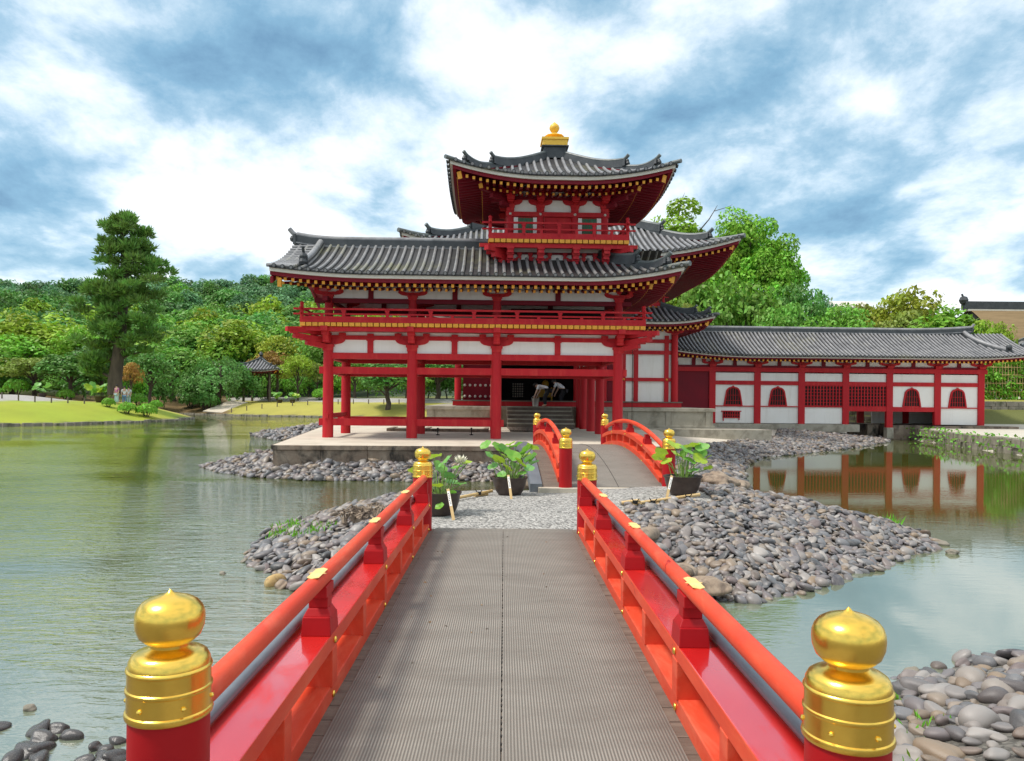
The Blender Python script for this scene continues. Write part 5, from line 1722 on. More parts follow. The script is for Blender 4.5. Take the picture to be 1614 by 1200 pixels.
def limbs(name, base, top, r0, targets, seed, bend=0.3, mat=None):
    rn = random.Random(seed)
    mb = MB()
    base, top = Vector(base), Vector(top)
    pts = [base.lerp(top, k / 6) + Vector((rn.uniform(-bend, bend) * (k % 6 != 0) * 0.5, rn.uniform(-bend, bend) * (k % 6 != 0) * 0.5, 0)) for k in range(7)]
    mb.tube([base - Vector((0, 0, 0.5))] + pts, [r0 * 1.25] + [r0 * (1.12 - 0.12 * k) for k in range(7)], 9)
    for t in targets:
        t = Vector(t)
        k = max(1, min(5, int(6 * (t.z * 0.62 - base.z) / max(.1, top.z - base.z))))
        p = pts[k]
        m = p.lerp(t, 0.5) + Vector((0, 0, (t - p).length * 0.10))
        mb.tube([p, m, t], [r0 * 0.38, r0 * 0.24, r0 * 0.08], 6)
    return mb.mesh(name, mat or BARK)
def broad(seed, h=10.0, w=8.0, n=34, per=95, size=0.27, cr=0.24, low=0.28, flat=0.8, squash=1.0):
    r = np.random.default_rng(seed)
    cl = []
    zc, rz = h * (1 + low) / 2, h * (1 - low) / 2
    for i in range(n):
        d = r.normal(size=3); d /= np.linalg.norm(d)
        if d[2] < -0.5: d[2] *= -0.6
        k = r.uniform(0.45, 0.86)
        taper = 1.0 - 0.25 * max(0, d[2])
        ctr = np.array([d[0] * w / 2 * k * taper, d[1] * w / 2 * k * taper, zc + d[2] * rz * min(k + .06, .88)])
        R_ = w * cr * r.uniform(0.65, 1.15)
        cl.append((ctr, (R_, R_, R_ * flat)))
    cm = crown('crown', cl, per, size, seed + 1)
    tm = limbs('trunk', (0, 0, 0), (0.2, 0, h * 0.72), h * 0.028, [c for c, _ in cl[::3]], seed)
    return cm, tm
def join_tree(name, cm, tm):
    me = bpy.data.meshes.new(name)
    bm = bmesh.new(); bm.from_mesh(cm)
    nf = len(bm.faces)
    bm.from_mesh(tm)
    bm.faces.ensure_lookup_table()
    for f in bm.faces[nf:]:
        f.material_index = 1
    bm.to_mesh(me); bm.free()
    me.materials.append(LEAF); me.materials.append(BARK)
    return me
BROAD = [broad(20 + 7 * k, 10, w, n, 80, 0.26, cr, 0.22, fl) for k, (w, n, cr, fl) in enumerate(((8.5, 34, .21, .8), (7.0, 30, .22, .9), (9.5, 38, .19, .7), (7.8, 40, .17, .8)))]
MAPLE = [broad(90 + 5 * k, 8, 8.5, 42, 75, 0.17, .17, 0.25, 0.42) for k in range(2)]
HILL = [join_tree('hillside_tree', *broad(200 + 3 * k, 10, w, 26, 62, 0.36, .23, 0.12, fl)) for k, (w, fl) in enumerate(((9, .75), (8, .9), (10.5, .7), (7, 1.0), (9.5, .8)))]
GREEN = {'lime': (0.25, 0.365, 0.03), 'yellow': (0.29, 0.33, 0.03), 'mid': (0.15, 0.311, 0.04), 'dark': (0.107, 0.247, 0.046), 'deep': (0.078, 0.176, 0.046), 'blue': (0.117, 0.246, 0.105), 'orange': (0.36, 0.22, 0.05), 'olive': (0.203, 0.253, 0.041), 'bright': (0.168, 0.35, 0.031)}  # 'blue' has distance haze painted into the leaf colour
def hue(o, c, j=0.12):
    k = random.uniform(1 - j, 1 + j)
    o.color = (c[0] * k * random.uniform(.92, 1.08), c[1] * k, c[2] * k, 1)
def tree(px, py_top, w_px, Y, arche, col, label, name='tree', group=None, hnom=10.0, wnom=8.5, cat='tree', rz=None, base=None):
    p = atY(px, py_top, Y)
    gz = Hxy(p.x, Y) if base is None else base
    h = max(1.0, p.z - gz)
    sz = h / hnom
    sx = (w_px / F * Y) / wnom
    o = thing(name, label, cat, (p.x, Y, gz), random.uniform(0, 6.28) if rz is None else rz, group)
    cme, tme = arche
    c = link('crown', cme, o); t = link('trunk', tme, o)
    hue(c, GREEN[col])
    o.scale = (sx, sx, sz)
    return o

# the wooded hillside: individual crowns in rows that climb the slope
def hillside():
    kinds = [('deep', 'dark green rounded tree in the dense wood on the hillside'), ('dark', 'green leafy tree in the dense wood on the hillside'),
             ('mid', 'fresh green tree in the dense wood on the hillside'), ('lime', 'yellow green tree standing out in the hillside wood'), ('blue', 'tree near the top of the wooded hill, hazed bluish in its leaf colour')]
    rows = [(232, 437, (4, 4, 1, 0, 4, 1), 15), (212, 449, (4, 1, 0, 2, 4), 15), (190, 463, (0, 1, 1, 4, 2), 16), (170, 477, (1, 0, 2, 1, 3), 17), (150, 493, (1, 2, 0, 3, 1), 19), (134, 511, (2, 1, 3, 2, 0), 22), (121, 530, (3, 2, 2, 1, 3), 25)]
    for ri, (Y, ty, mix, step) in enumerate(rows):
        px = -60.0
        while px < 560:
            sky = {0: 6 * math.sin(px * 0.02 + 1), }.get(ri, 0)
            dip = 12 * math.exp(-((px - 160) / 60) ** 2) + (9 if px > 440 else 0)
            y = ty + random.uniform(-6, 6) + sky + dip * (1 if ri < 3 else 0.5)
            yy = Y + random.uniform(-7, 7)
            p = atY(px, y, yy)
            gz = Hxy(p.x, yy)
            h = min(16, max(8.5, p.z - gz + 0.5))
            ki = random.choice(mix)
            o = link('hillside_tree', random.choice(HILL), None, (p.x, yy, p.z - h), random.uniform(0, 6.28))
            s = h / 10; w = random.uniform(0.85, 1.2) * max(s, 0.9)
            o.scale = (w, w, s)
            hue(o, GREEN[kinds[ki][0]], 0.2)
            tag(o, kinds[ki][1], 'tree', 'trees of the wooded hillside, ' + kinds[ki][0] + ' green')
            px += step * random.uniform(0.75, 1.3)
    # lower wood to the right, behind hall and corridor
    for ri, (Y, ty, step) in enumerate(((150, 505, 30), (125, 516, 32))):
        px = 980.0
        while px < 1700:
            yy = Y + random.uniform(-6, 6)
            p = atY(px, ty + random.uniform(-8, 8), yy)
            h = min(14, max(7, p.z - Hxy(p.x, yy)))
            o = link('hillside_tree', random.choice(HILL), None, (p.x, yy, p.z - h), random.uniform(0, 6.28))
            o.scale = (h / 10 * 1.1, h / 10 * 1.1, h / 10)
            hue(o, GREEN[random.choice(('dark', 'mid', 'deep'))], .2)
            tag(o, 'green tree in the far wood beyond the long corridor roof', 'tree', 'trees beyond the corridor')
            px += step * random.uniform(.8, 1.2)
hillside()

T = tree
# left garden, back to front
T(60, 500, 150, 108, BROAD[0], 'lime', 'bright yellow green broad tree at the left edge, in front of the dark wood')
T(20, 528, 130, 100, BROAD[2], 'bright', 'bright green broad tree at the far left of the garden')
T(122, 512, 95, 104, BROAD[1], 'bright', 'bright green rounded tree left of the tall pine')
T(55, 558, 120, 92, MAPLE[0], 'olive', 'low spreading olive green maple beside the gravel walk', wnom=8.5, hnom=8)
T(110, 556, 110, 90, BROAD[3], 'dark', 'dark drooping tree left of the pine trunk')
T(-20, 545, 120, 95, BROAD[1], 'mid', 'green tree cut by the left picture edge')
T(160, 540, 90, 93, BROAD[0], 'deep', 'dark green tree directly behind the pine trunk')
T(238, 552, 100, 90, MAPLE[1], 'dark', 'dark flat topped pine-like tree right of the tall pine', wnom=8.5, hnom=8)
T(206, 566, 40, 86, MAPLE[0], 'orange', 'small orange leaved maple just right of the pine trunk', wnom=8.5, hnom=8)
T(275, 545, 110, 104, BROAD[2], 'mid', 'green tree behind the weeping cherry, below the grey roof')
T(375, 508, 125, 118, BROAD[0], 'lime', 'lime green broad tree rising behind the garden pavilion')
T(312, 520, 90, 120, BROAD[3], 'mid', 'mid green tree above the weeping tree')
T(440, 522, 90, 116, MAPLE[0], 'yellow', 'yellow and green maple behind the garden pavilion', wnom=8.5, hnom=8)
T(425, 552, 80, 106, MAPLE[1], 'orange', 'rusty tinged maple just right of the garden pavilion roof', wnom=8.5, hnom=8)
T(470, 553, 66, 103, MAPLE[0], 'lime', 'young light green tree on the far walk right of the pavilion', wnom=8.5, hnom=8)
T(505, 528, 90, 112, BROAD[1], 'mid', 'green tree behind the left corner column of the gallery')
T(500, 570, 60, 105, MAPLE[1], 'olive', 'olive tree seen beside the left corner column of the gallery', wnom=8.5, hnom=8)
T(540, 480, 110, 130, BROAD[2], 'mid', 'broad green tree seen through the gallery balcony')
T(600, 490, 110, 120, BROAD[0], 'lime', 'yellow green tree seen through the gallery balcony')
T(612, 566, 120, 88, BROAD[3], 'dark', 'dark leaning tree on the far bank seen between the gallery columns')
T(560, 560, 70, 104, BROAD[1], 'mid', 'green tree seen between the first two gallery columns')
T(690, 560, 120, 100, BROAD[2], 'dark', 'dark tree seen through the gallery beside the hall')
T(650, 575, 80, 96, MAPLE[0], 'mid', 'green maple seen through the middle of the gallery', wnom=8.5, hnom=8)
BUSH = broad(901, 3.0, 4.6, 22, 70, 0.15, .24, -0.1, .8)
_sp = ['clipped low', 'loose', 'rounded', 'broad']
_u = 0
for px, top, w, Y, c in ((15, 590, 60, 99, 'mid'), (52, 586, 70, 100, 'dark'), (95, 590, 60, 99, 'mid'), (132, 584, 66, 98, 'dark'), (160, 590, 40, 94, 'mid'), (215, 588, 50, 96, 'bright'), (248, 592, 50, 97, 'dark'), (272, 586, 46, 108, 'mid'), (392, 588, 44, 112, 'dark'),
                         (436, 584, 50, 112, 'mid'), (462, 590, 40, 112, 'bright'), (486, 584, 46, 111, 'mid'), (515, 588, 46, 111, 'dark'), (545, 586, 50, 110, 'bright'), (580, 588, 56, 108, 'mid'), (640, 590, 60, 106, 'dark'), (675, 588, 60, 104, 'mid'), (705, 590, 60, 104, 'dark'), (740, 588, 60, 104, 'mid')):
    T(px, top, w, Y, BUSH, c, 'leafy bush filling the dark understorey behind the garden walks, ' + {'mid': 'mid green', 'dark': 'dark green', 'bright': 'bright green'}[c], 'garden_bush', 'understorey bushes, ' + c, 3.0, 4.6, 'bush')
# right side
CAMPHOR = broad(555, 20, 15, 70, 340, 0.20, .13, 0.12, .85)
T(1168, 324, 200, 88, CAMPHOR, 'bright', 'great bright green camphor tree with billowing crown behind the hall roof', 'camphor_tree', hnom=20, wnom=15)
CAMP2 = broad(577, 20, 11, 46, 330, 0.20, .145, 0.15, .85)
T(1076, 312, 215, 94, CAMP2, 'lime', 'tall light green tree with a dead branch, left of the great camphor tree', 'camphor_tree', hnom=20, wnom=11)
T(1216, 340, 130, 84, CAMP2, 'bright', 'right hand bough-like tree of the camphor group with ragged top', 'camphor_tree', hnom=20, wnom=11)
T(1030, 338, 100, 92, BROAD[1], 'lime', 'light green tree just right of the tower balcony', wnom=7)
T(1115, 430, 110, 78, BROAD[0], 'mid', 'green tree in front of the camphor, above the skirt roof')
T(1180, 440, 110, 76, BROAD[2], 'mid', 'leafy tree above the left end of the corridor roof')
T(1090, 462, 60, 72, MAPLE[0], 'olive', 'pale green twiggy tree beside the skirt roof corner', wnom=8.5, hnom=8)
T(1265, 440, 115, 78, MAPLE[1], 'dark', 'dark layered tree over the corridor roof right of the camphor', wnom=8.5, hnom=8)
T(1235, 462, 110, 72, MAPLE[0], 'mid', 'low green tree just behind the corridor ridge below the camphor', wnom=8.5, hnom=8)
T(1325, 472, 130, 74, MAPLE[1], 'mid', 'low spreading tree behind the middle of the corridor ridge', wnom=8.5, hnom=8)
T(1372, 466, 110, 80, MAPLE[0], 'olive', 'olive green tree left of the tall yellowish tree', wnom=8.5, hnom=8)
T(1428, 450, 150, 78, MAPLE[1], 'yellow', 'tall yellowish green layered tree behind the corridor roof', wnom=8.5, hnom=8)
T(1425, 478, 110, 75, MAPLE[0], 'olive', 'olive tree at the foot of the tall yellowish tree', wnom=8.5, hnom=8)
T(1490, 480, 120, 70, BROAD[1], 'bright', 'fresh green bushy tree in front of the bark roofed hall', wnom=7)
T(1545, 494, 90, 68, MAPLE[0], 'lime', 'lime green sprawling tree before the bark roof', wnom=8.5, hnom=8)
T(1575, 505, 70, 66, MAPLE[1], 'lime', 'light green drooping tree above the corridor roof end', wnom=8.5, hnom=8)
T(1300, 462, 60, 140, BROAD[1], 'blue', 'distant tree on the skyline right of the camphor, hazed bluish in its leaf colour', wnom=7)

# bare twigs on the camphor group
tw = MB()
a = atY(1104, 362, 93)
tw.tube([a, a + Vector((1.0, 0, 1.2)), a + Vector((1.6, 0, 2.2)), a + Vector((3.2, 0, 2.7)), a + Vector((3.8, 0, 3.0))], [.09, .07, .05, .03, .012], 6)
tw.tube([a + Vector((1.6, 0, 2.2)), a + Vector((2.0, 0, 2.9))], [.05, .02], 5)
tw.tube([a + Vector((-2.6, 0, 1.5)), a + Vector((-2.3, 0, 3.4)), a + Vector((-1.9, 0, 4.4))], [.07, .05, .015], 5)
tag(part('dead_branch', tw, BARK, None), 'bare grey dead branch sticking out of the light green tree', 'branch')

# ------------------------------------------------------------------ the tall pine
def pine():
    Y = 74
    b = atY(183, 613, Y)
    gz = b.z
    k = Y / F
    o = thing('pine_tree', 'tall dark pine with bare leaning trunk and layered crown, on the grassy bank', 'tree', (b.x, Y, gz))
    def L(px, py, dy=0.0):
        p = atY(px, py, Y)
        return Vector((p.x - b.x, dy, p.z - gz))
    tr = [L(182, 622), L(181, 600), L(185, 570), L(189, 540), L(192, 510), L(195, 470), L(197, 430), L(194, 390), L(192, 350), L(192, 335)]
    mb = MB()
    mb.tube(tr, [0.72, 0.62, 0.55, 0.50, 0.46, 0.40, 0.32, 0.22, 0.12, 0.05], 12)
    # pads of needles: (px, py, half width px, half height px)
    pads = []
    rn = random.Random(5)
    prof = [(330, 164, 214, 7), (341, 152, 232, 9), (353, 150, 240, 9), (366, 154, 238, 7), (379, 152, 242, 8), (392, 148, 252, 9), (405, 142, 264, 9), (418, 138, 272, 9), (430, 132, 277, 10), (442, 128, 270, 9), (454, 125, 254, 9),
            (462, 122, 246, 10), (476, 124, 250, 10), (490, 128, 252, 10), (506, 126, 256, 10), (522, 124, 252, 10), (538, 122, 246, 9), (552, 126, 240, 8), (568, 122, 175, 7), (585, 118, 165, 6)]
    for y, x0, x1, n in prof:
        x0, x1, y = x0 + 17, x1 - 11, y + 17 * (1 - (y - 330) / 260)
        for i in range(n):
            if rn.random() < .16:
                continue
            x = x0 + (x1 - x0) * (i + rn.uniform(.1, .9)) / n
            pads.append((L(x, y + rn.uniform(-7, 7), rn.uniform(-1, 1) * (x1 - x0) * k * 0.42), rn.uniform(8, 13) * k, rn.uniform(3.2, 5.4) * k))
    for c, w, h in pads[::3]:
        j = min(range(len(tr)), key=lambda q: abs(tr[q].z - (c.z - abs(c.x - tr[q].x) * 0.15)))
        p = tr[j]
        mb.tube([p, p.lerp(c, .5) + Vector((0, 0, .25)), c], [0.13, 0.09, 0.03], 6)
    part('trunk', mb, BARK, o)
    r = np.random.default_rng(3)
    V, A = [], []
    for c, w, h in pads:
        n = 165
        d = r.normal(size=(n, 3)); d /= np.linalg.norm(d, axis=1, keepdims=True)
        q = np.array(c) + d * np.array([w, w, h]) * r.uniform(.3, 1, (n, 1)) ** .5
        up = d * 0.8 + np.array([0, 0, 1.0]) + r.normal(size=(n, 3)) * 0.5
        up /= np.linalg.norm(up, axis=1, keepdims=True)
        a = np.cross(up, r.normal(size=(n, 3))); a /= np.linalg.norm(a, axis=1, keepdims=True)
        l = r.uniform(.32, .78, (n, 1)); wd = 0.075
        V.append(np.stack([q - a * wd * .4, q + up * l * .5 + a * wd, q + up * l, q + up * l * .5 - a * wd], 1).reshape(-1, 3))
        A.append(np.clip(r.uniform(.1, .7) * .6 + r.uniform(0, .5, n), 0, 1))
    cme = leaf_mesh('crown', np.concatenate(V), np.concatenate(A))
    c = link('crown', cme, o)
    c.color = (0.125, 0.235, 0.045, 1)
pine()

# ------------------------------------------------------------------ weeping tree on the far bank
def weeping():
    Y = 99
    b = atY(345, 634, Y)
    gz = Hxy(b.x, Y)
    o = thing('weeping_tree', 'weeping tree with a dome of hanging green strands, on the far bank', 'tree', (b.x, Y, gz))
    k = Y / F
    r = np.random.default_rng(8)
    top = atY(350, 556, Y).z - gz
    W = 60 * k
    V, A = [], []
    tips = []
    for i in range(120):
        a = r.uniform(0, 6.28); q = r.uniform(0.1, 1) ** .6
        x, y = math.cos(a) * W * q, math.sin(a) * W * q * .8
        z0 = top * (1 - 0.50 * q * q) * r.uniform(.86, 1.02)
        ln = r.uniform(.35, .85) * z0
        n = 70
        t = r.uniform(0, 1, n)
        c = np.stack([x * (1 + .12 * t) + r.normal(0, .16 + .15 * (1 - t)), y * (1 + .12 * t) + r.normal(0, .16 + .15 * (1 - t)), z0 - ln * t], 1)
        nn = np.stack([np.full(n, math.cos(a)), np.full(n, math.sin(a)), np.full(n, .5)], 1) + r.normal(size=(n, 3)) * .45
        V.append(leaf_quads(c, nn, 0.17, r)); A.append(np.clip(r.uniform(.1, .75) * .6 + r.uniform(0, .4, n), 0, 1))
        if i % 8 == 0: tips.append((x, y, z0))
    c = link('crown', leaf_mesh('crown', np.concatenate(V), np.concatenate(A)), o); c.color = (0.115, 0.27, 0.055, 1)
    link('trunk', limbs('trunk', (0, 0, 0), (0.3, 0, top * .75), .28, tips, 4), o)
weeping()

# ------------------------------------------------------------------ clipped shrubs, potted lotus on the lawn
def dome(seed, n=900, size=0.10):
    r = np.random.default_rng(seed)
    d = r.normal(size=(n, 3)); d /= np.linalg.norm(d, axis=1, keepdims=True); d[:, 2] = np.abs(d[:, 2]) * 1.0 - .25 * (r.uniform(0, 1, n) < .3)
    s = 1 + .06 * np.sin(d[:, 0] * 5) * np.cos(d[:, 1] * 4)
    c = d * np.array([1, 1, .55]) * s[:, None] * r.uniform(.88, 1.02, (n, 1)) + np.array([0, 0, .38])
    return leaf_mesh('foliage', leaf_quads(c, d + r.normal(size=d.shape) * .4, size, r), r.uniform(.2, .9, n))
DOME = [dome(1), dome(2)]
stm = MB()
for k in range(7):
    a = k * .9
    stm.tube([(0.1 * math.cos(a), .1 * math.sin(a), -.15), (.45 * math.cos(a), .45 * math.sin(a), .45)], [.05, .02], 5)
STEMS = stm.mesh('stems', BARK)
def shrub(px, py, w, Y, label, col='bright', h=1.4):
    p = atY(px, py, Y)
    gz = Hxy(p.x, Y)
    o = thing('clipped_shrub', label, 'shrub', (p.x, Y, gz), random.uniform(0, 6), 'clipped shrubs on the lawn')
    s = w / 2 / F * Y
    f = link('foliage', random.choice(DOME), o); hue(f, GREEN[col]); link('stems', STEMS, o)
    o.scale = (s, s, s * h * random.uniform(.95, 1.1))
shrub(171, 632, 20, 68, 'small clipped shrub at the foot of the pine, left of two larger ones')
shrub(200, 635, 27, 67, 'clipped shrub on the mound, middle one of the front three')
shrub(231, 632, 32, 68, 'largest clipped shrub at the right end of the mound row')
shrub(218, 622, 28, 76, 'clipped shrub behind the front three on the mound')
shrub(246, 626, 20, 78, 'clipped shrub on the falling right shoulder of the mound')
shrub(26, 611, 38, 90, 'wide low clipped shrub behind the walk at the far left')
shrub(104, 616, 26, 88, 'clipped shrub behind the walk between the potted lotus and the pine')
shrub(2, 614, 16, 90, 'clipped shrub cut by the left picture edge')
shrub(325, 640, 40, 97, 'rounded dark shrub under the weeping tree', 'dark')
shrub(300, 634, 34, 99, 'rounded dark shrub left of the weeping tree foot', 'dark')
shrub(505, 622, 26, 102, 'green shrub on the far walk left of the corner column', 'bright')
shrub(420, 618, 22, 108, 'green shrub beside the garden pavilion', 'mid')

def lathe_pot(mb, r, h):
    mb.lathe([(r * .62, 0), (r * .80, h * .25), (r * .93, h * .62), (r * .97, h * .86), (r * 1.04, h * .93), (r * 1.05, h), (r * .96, h), (r * .93, h * .90)], 32)
    mb.lathe([(r * .93, h * .88), (.001, h * .885)], 24, mi=1)
def lotus_leaf(r_, seed):
    rn = random.Random(seed)
    n, m = 26, 4
    v, f = [(0, 0, -0.02)], []
    ph = rn.uniform(0, 6)
    cup = rn.uniform(0.10, 0.38)
    for j in range(1, m + 1):
        q = j / m
        for k in range(n):
            a = 2 * math.pi * k / n
            w = 1 + .05 * math.sin(3 * a + ph) + .04 * math.sin(7 * a + 2 * ph)
            z = cup * q * q * .55 + .07 * q * q * math.sin(4 * a + ph) + .035 * q * q * math.sin(9 * a)
            v.append((r_ * q * w * math.cos(a), r_ * q * w * math.sin(a), r_ * z))
    for k in range(n):
        f.append((0, 1 + k, 1 + (k + 1) % n))
    for j in range(m - 1):
        for k in range(n):
            a, b = 1 + j * n + k, 1 + j * n + (k + 1) % n
            f.append((a, a + n, b + n, b))
    mb = MB(); mb.add(v, f, 0, True)
    return mb
def mat_lotus():
    m, nt, b = new_mat('lotus_leaf')
    oi = nd(nt, 'ShaderNodeObjectInfo')
    v = coords(nt)
    n = noise(nt, v, 9, 5)
    col = mixc(nt, oi.outputs['Random'], (0.19, 0.46, 0.04), (0.20, 0.48, 0.22))
    col = mixc(nt, mth(nt, 'GREATER_THAN', oi.outputs['Random'], 0.62), col, (0.40, 0.56, 0.04))
    col = mixc(nt, ramp(nt, n, [(.45, (0,) * 3), (.75, (.45,) * 3)]), col, (0.42, 0.52, 0.12))
    nt.links.new(col, b.inputs['Base Color']); b.inputs['Roughness'].default_value = .45
    tr = nd(nt, 'ShaderNodeBsdfTranslucent'); nt.links.new(col, tr.inputs['Color'])
    mx = nd(nt, 'ShaderNodeMixShader'); mx.inputs[0].default_value = .35
    nt.links.new(b.outputs[0], mx.inputs[1]); nt.links.new(tr.outputs[0], mx.inputs[2])
    nt.links.new(mx.outputs[0], nt.nodes['Material Output'].inputs[0])
    return m
LOTUS = mat_lotus()
LSTEM = paint('lotus_stem', (0.14, 0.26, 0.04), (0.24, 0.36, 0.07), .5, 5, bmp=0)
SOIL = paint('wet_soil', (0.04, 0.035, 0.02), (0.07, 0.06, 0.03), .6, 9)
PETAL = paint('lotus_petal', (0.78, 0.74, 0.55), (0.85, 0.80, 0.68), .5, 5, bmp=0)
def lotus_pot(x, y, z, label, r=.30, h=.34, leaves=(), flower=None, seed=1):
    o = thing('lotus_pot', label, 'potted plant', (x, y, z), 0, 'potted lotus on the gravel')
    mb = MB(); lathe_pot(mb, r, h); part('pot', mb, [POT, SOIL], o)
    rn = random.Random(seed)
    sm = MB()
    for i, (lx, ly, lz, lr) in enumerate(leaves):
        me = lotus_leaf(lr, seed * 31 + i).mesh('leaf', LOTUS)
        l = link('leaf', me, o, (lx, ly, lz))
        l.rotation_euler = (rn.uniform(.15, .75), rn.uniform(-.45, .45) - lx * .8, rn.uniform(0, 6))
        bx, by = lx * .28 + rn.uniform(-.04, .04), ly * .3 + rn.uniform(-.04, .04)
        sm.tube([(bx, by, h * .85), (bx + (lx - bx) * .35, by + (ly - by) * .35, h * .85 + (lz - h * .85) * .55), (lx, ly, lz - .01)], .007, 6)
    for i in range(16):
        a = rn.uniform(0, 6.28); q = rn.uniform(.05, .8) * r
        sm.tube([(q * math.cos(a), q * math.sin(a), h * .86), (q * 1.3 * math.cos(a), q * 1.3 * math.sin(a), h + rn.uniform(.05, .3))], .006, 5)
    part('stems', sm, LSTEM, o)
    if flower:
        fm = MB()
        for k in range(14):
            a = k * 2.4; t = .35 + .045 * k
            d = Vector((math.cos(a) * math.sin(t), math.sin(a) * math.sin(t), math.cos(t)))
            c = Vector(flower) + d * .06
            s = d.cross(Vector((0, 0, 1))).normalized()
            u = s.cross(d).normalized() * -0.02
            fm.add([c - d * .06, c + s * .035 + u, c + d * .085, c - s * .035 + u], [(0, 1, 2, 3)])
        part('flower', fm, PETAL, o)
        sm2 = MB(); sm2.tube([(flower[0] * .3, flower[1] * .3, h * .9), flower], .007, 6); part('flower_stem', sm2, LSTEM, o)
    return o
def stake(a, b, label):
    a, b = Vector(a), Vector(b)
    o = thing('name_stake', label, 'stake', b, 0, 'wooden name stakes')
    mb = MB(); t = (a - b)
    mb.beam((0, 0, 0), t, 0.042, 0.012, up=(0, -1, 0.2)); part('stake_board', mb, BAMBOO, o)
    f = MB(); f.beam(t * .45 + Vector((0, -.0085, .0)), t * .93 + Vector((0, -.0085, 0)), 0.036, 0.003, up=(0, -1, .2)); part('stake_face', f, WHITE, o)
    ink = MB()
    for k in range(7):
        q = t * (.52 + .055 * k) + Vector((random.uniform(-.006, .006), -.0115, 0))
        ink.beam(q - Vector((.009, 0, 0)), q + Vector((.009, 0, .004)), .006, .002, up=(0, -1, .2))
        ink.beam(q - Vector((0.002, 0, .008)), q + Vector((0, 0, .008)), .005, .002, up=(0, -1, .2))
    part('stake_lettering', ink, ROPE, o)
g0 = Hxy(0, 11)
def gnd(px, py):
    p = atz(px, py, -0.03)
    z = Hxy(p.x, p.y)
    p = atz(px, py, z)
    return Vector((p.x, p.y, Hxy(p.x, p.y)))
P1 = gnd(694, 812); P2 = gnd(803, 779); P3 = gnd(1076, 779)
k1, k2 = P1.y / F, P2.y / F
def lv(P, lst, k):
    # leaf list given as (dx px, dy px above the pot base, depth offset, radius px)
    return [(dx * k, dd, dy * k, r * k * .84) for dx, dy, dd, r in lst]
lotus_pot(P1.x, P1.y, P1.z, 'dark pot of lotus half hidden behind the far left gilt post, with a pale bloom', .30, .34,
          lv(P1, [(-40, 66, .1, 17), (-12, 90, .15, 15), (8, 84, -.05, 17), (24, 72, .2, 13), (-24, 40, .0, 10), (32, 50, -.15, 12), (10, 60, .1, 15), (-4, 72, .25, 16), (20, 36, -.2, 9), (-2, 48, -.25, 11), (2, 18, -.33, 9), (40, 80, .2, 10), (-30, 78, .2, 12), (14, 48, .25, 13)], k1), (30 * k1, .15, 80 * k1), 3)
lotus_pot(P2.x, P2.y, P2.z, 'dark wide pot of lotus left of the arched bridge, its leaves spread low and full', .31, .32,
          lv(P2, [(-38, 78, .0, 12), (-10, 70, .1, 15), (-18, 56, -.1, 13), (4, 62, -.15, 16), (26, 70, .1, 15), (33, 58, .0, 14), (16, 52, -.2, 14), (-26, 44, .0, 11), (-4, 44, -.22, 12), (36, 74, .2, 13), (10, 76, .2, 14), (-32, 60, .15, 12), (30, 44, -.2, 10), (-12, 34, -.26, 9), (20, 36, -.25, 9), (0, 78, .25, 12), (-20, 74, .22, 12), (24, 60, .25, 13), (-8, 58, .25, 14), (38, 50, .15, 11), (8, 44, .25, 12)], k2), None, 5)
lotus_pot(P3.x, P3.y, P3.z, 'dark wide pot of lotus right of the arched bridge with tall spreading leaves', .31, .32,
          lv(P3, [(-12, 72, .05, 16), (2, 66, -.1, 14), (16, 72, .1, 16), (28, 70, .0, 13), (-36, 56, .0, 12), (-26, 50, -.1, 11), (6, 52, -.15, 13), (22, 54, -.1, 14), (36, 54, .1, 12), (12, 38, -.2, 11), (38, 40, .0, 9), (-30, 62, .15, 12), (30, 60, .2, 13), (-6, 58, .2, 13), (8, 62, .22, 13)], k2), None, 9)
def stk(px0, py0, px1, py1, label):
    b = gnd(px1, py1)
    a = atY(px0, py0, b.y + .22)
    stake(a, b, label)
stk(706, 771, 715, 823, 'lettered wooden name stake leaning on the pot behind the left gilt post')
stk(801, 749, 806, 787, 'lettered wooden name stake leaning on the middle lotus pot')
stk(1059, 750, 1050, 786, 'lettered wooden name stake leaning on the right lotus pot')
# small potted lotuses on the far lawn edge
for px, py, Y, s, lb in ((67, 617, 84, .9, 'small potted lotus on the walk at the far left'), (158, 621, 76, 1.2, 'potted lotus on the walk left of the pine trunk'), (441, 627, 97, .8, 'small potted lotus on the far walk, left one of the pair'), (461, 627, 97, .8, 'small potted lotus on the far walk, right one of the pair')):
    p = atY(px, py, Y); z = Hxy(p.x, Y)
    rn = random.Random(px)
    lotus_pot(p.x, Y, z, lb, .45 * s, .5 * s, [(rn.uniform(-.9, .9) * s, rn.uniform(-.5, .5), rn.uniform(.8, 1.5) * s, rn.uniform(.25, .4) * s) for _ in range(14)], None, px)

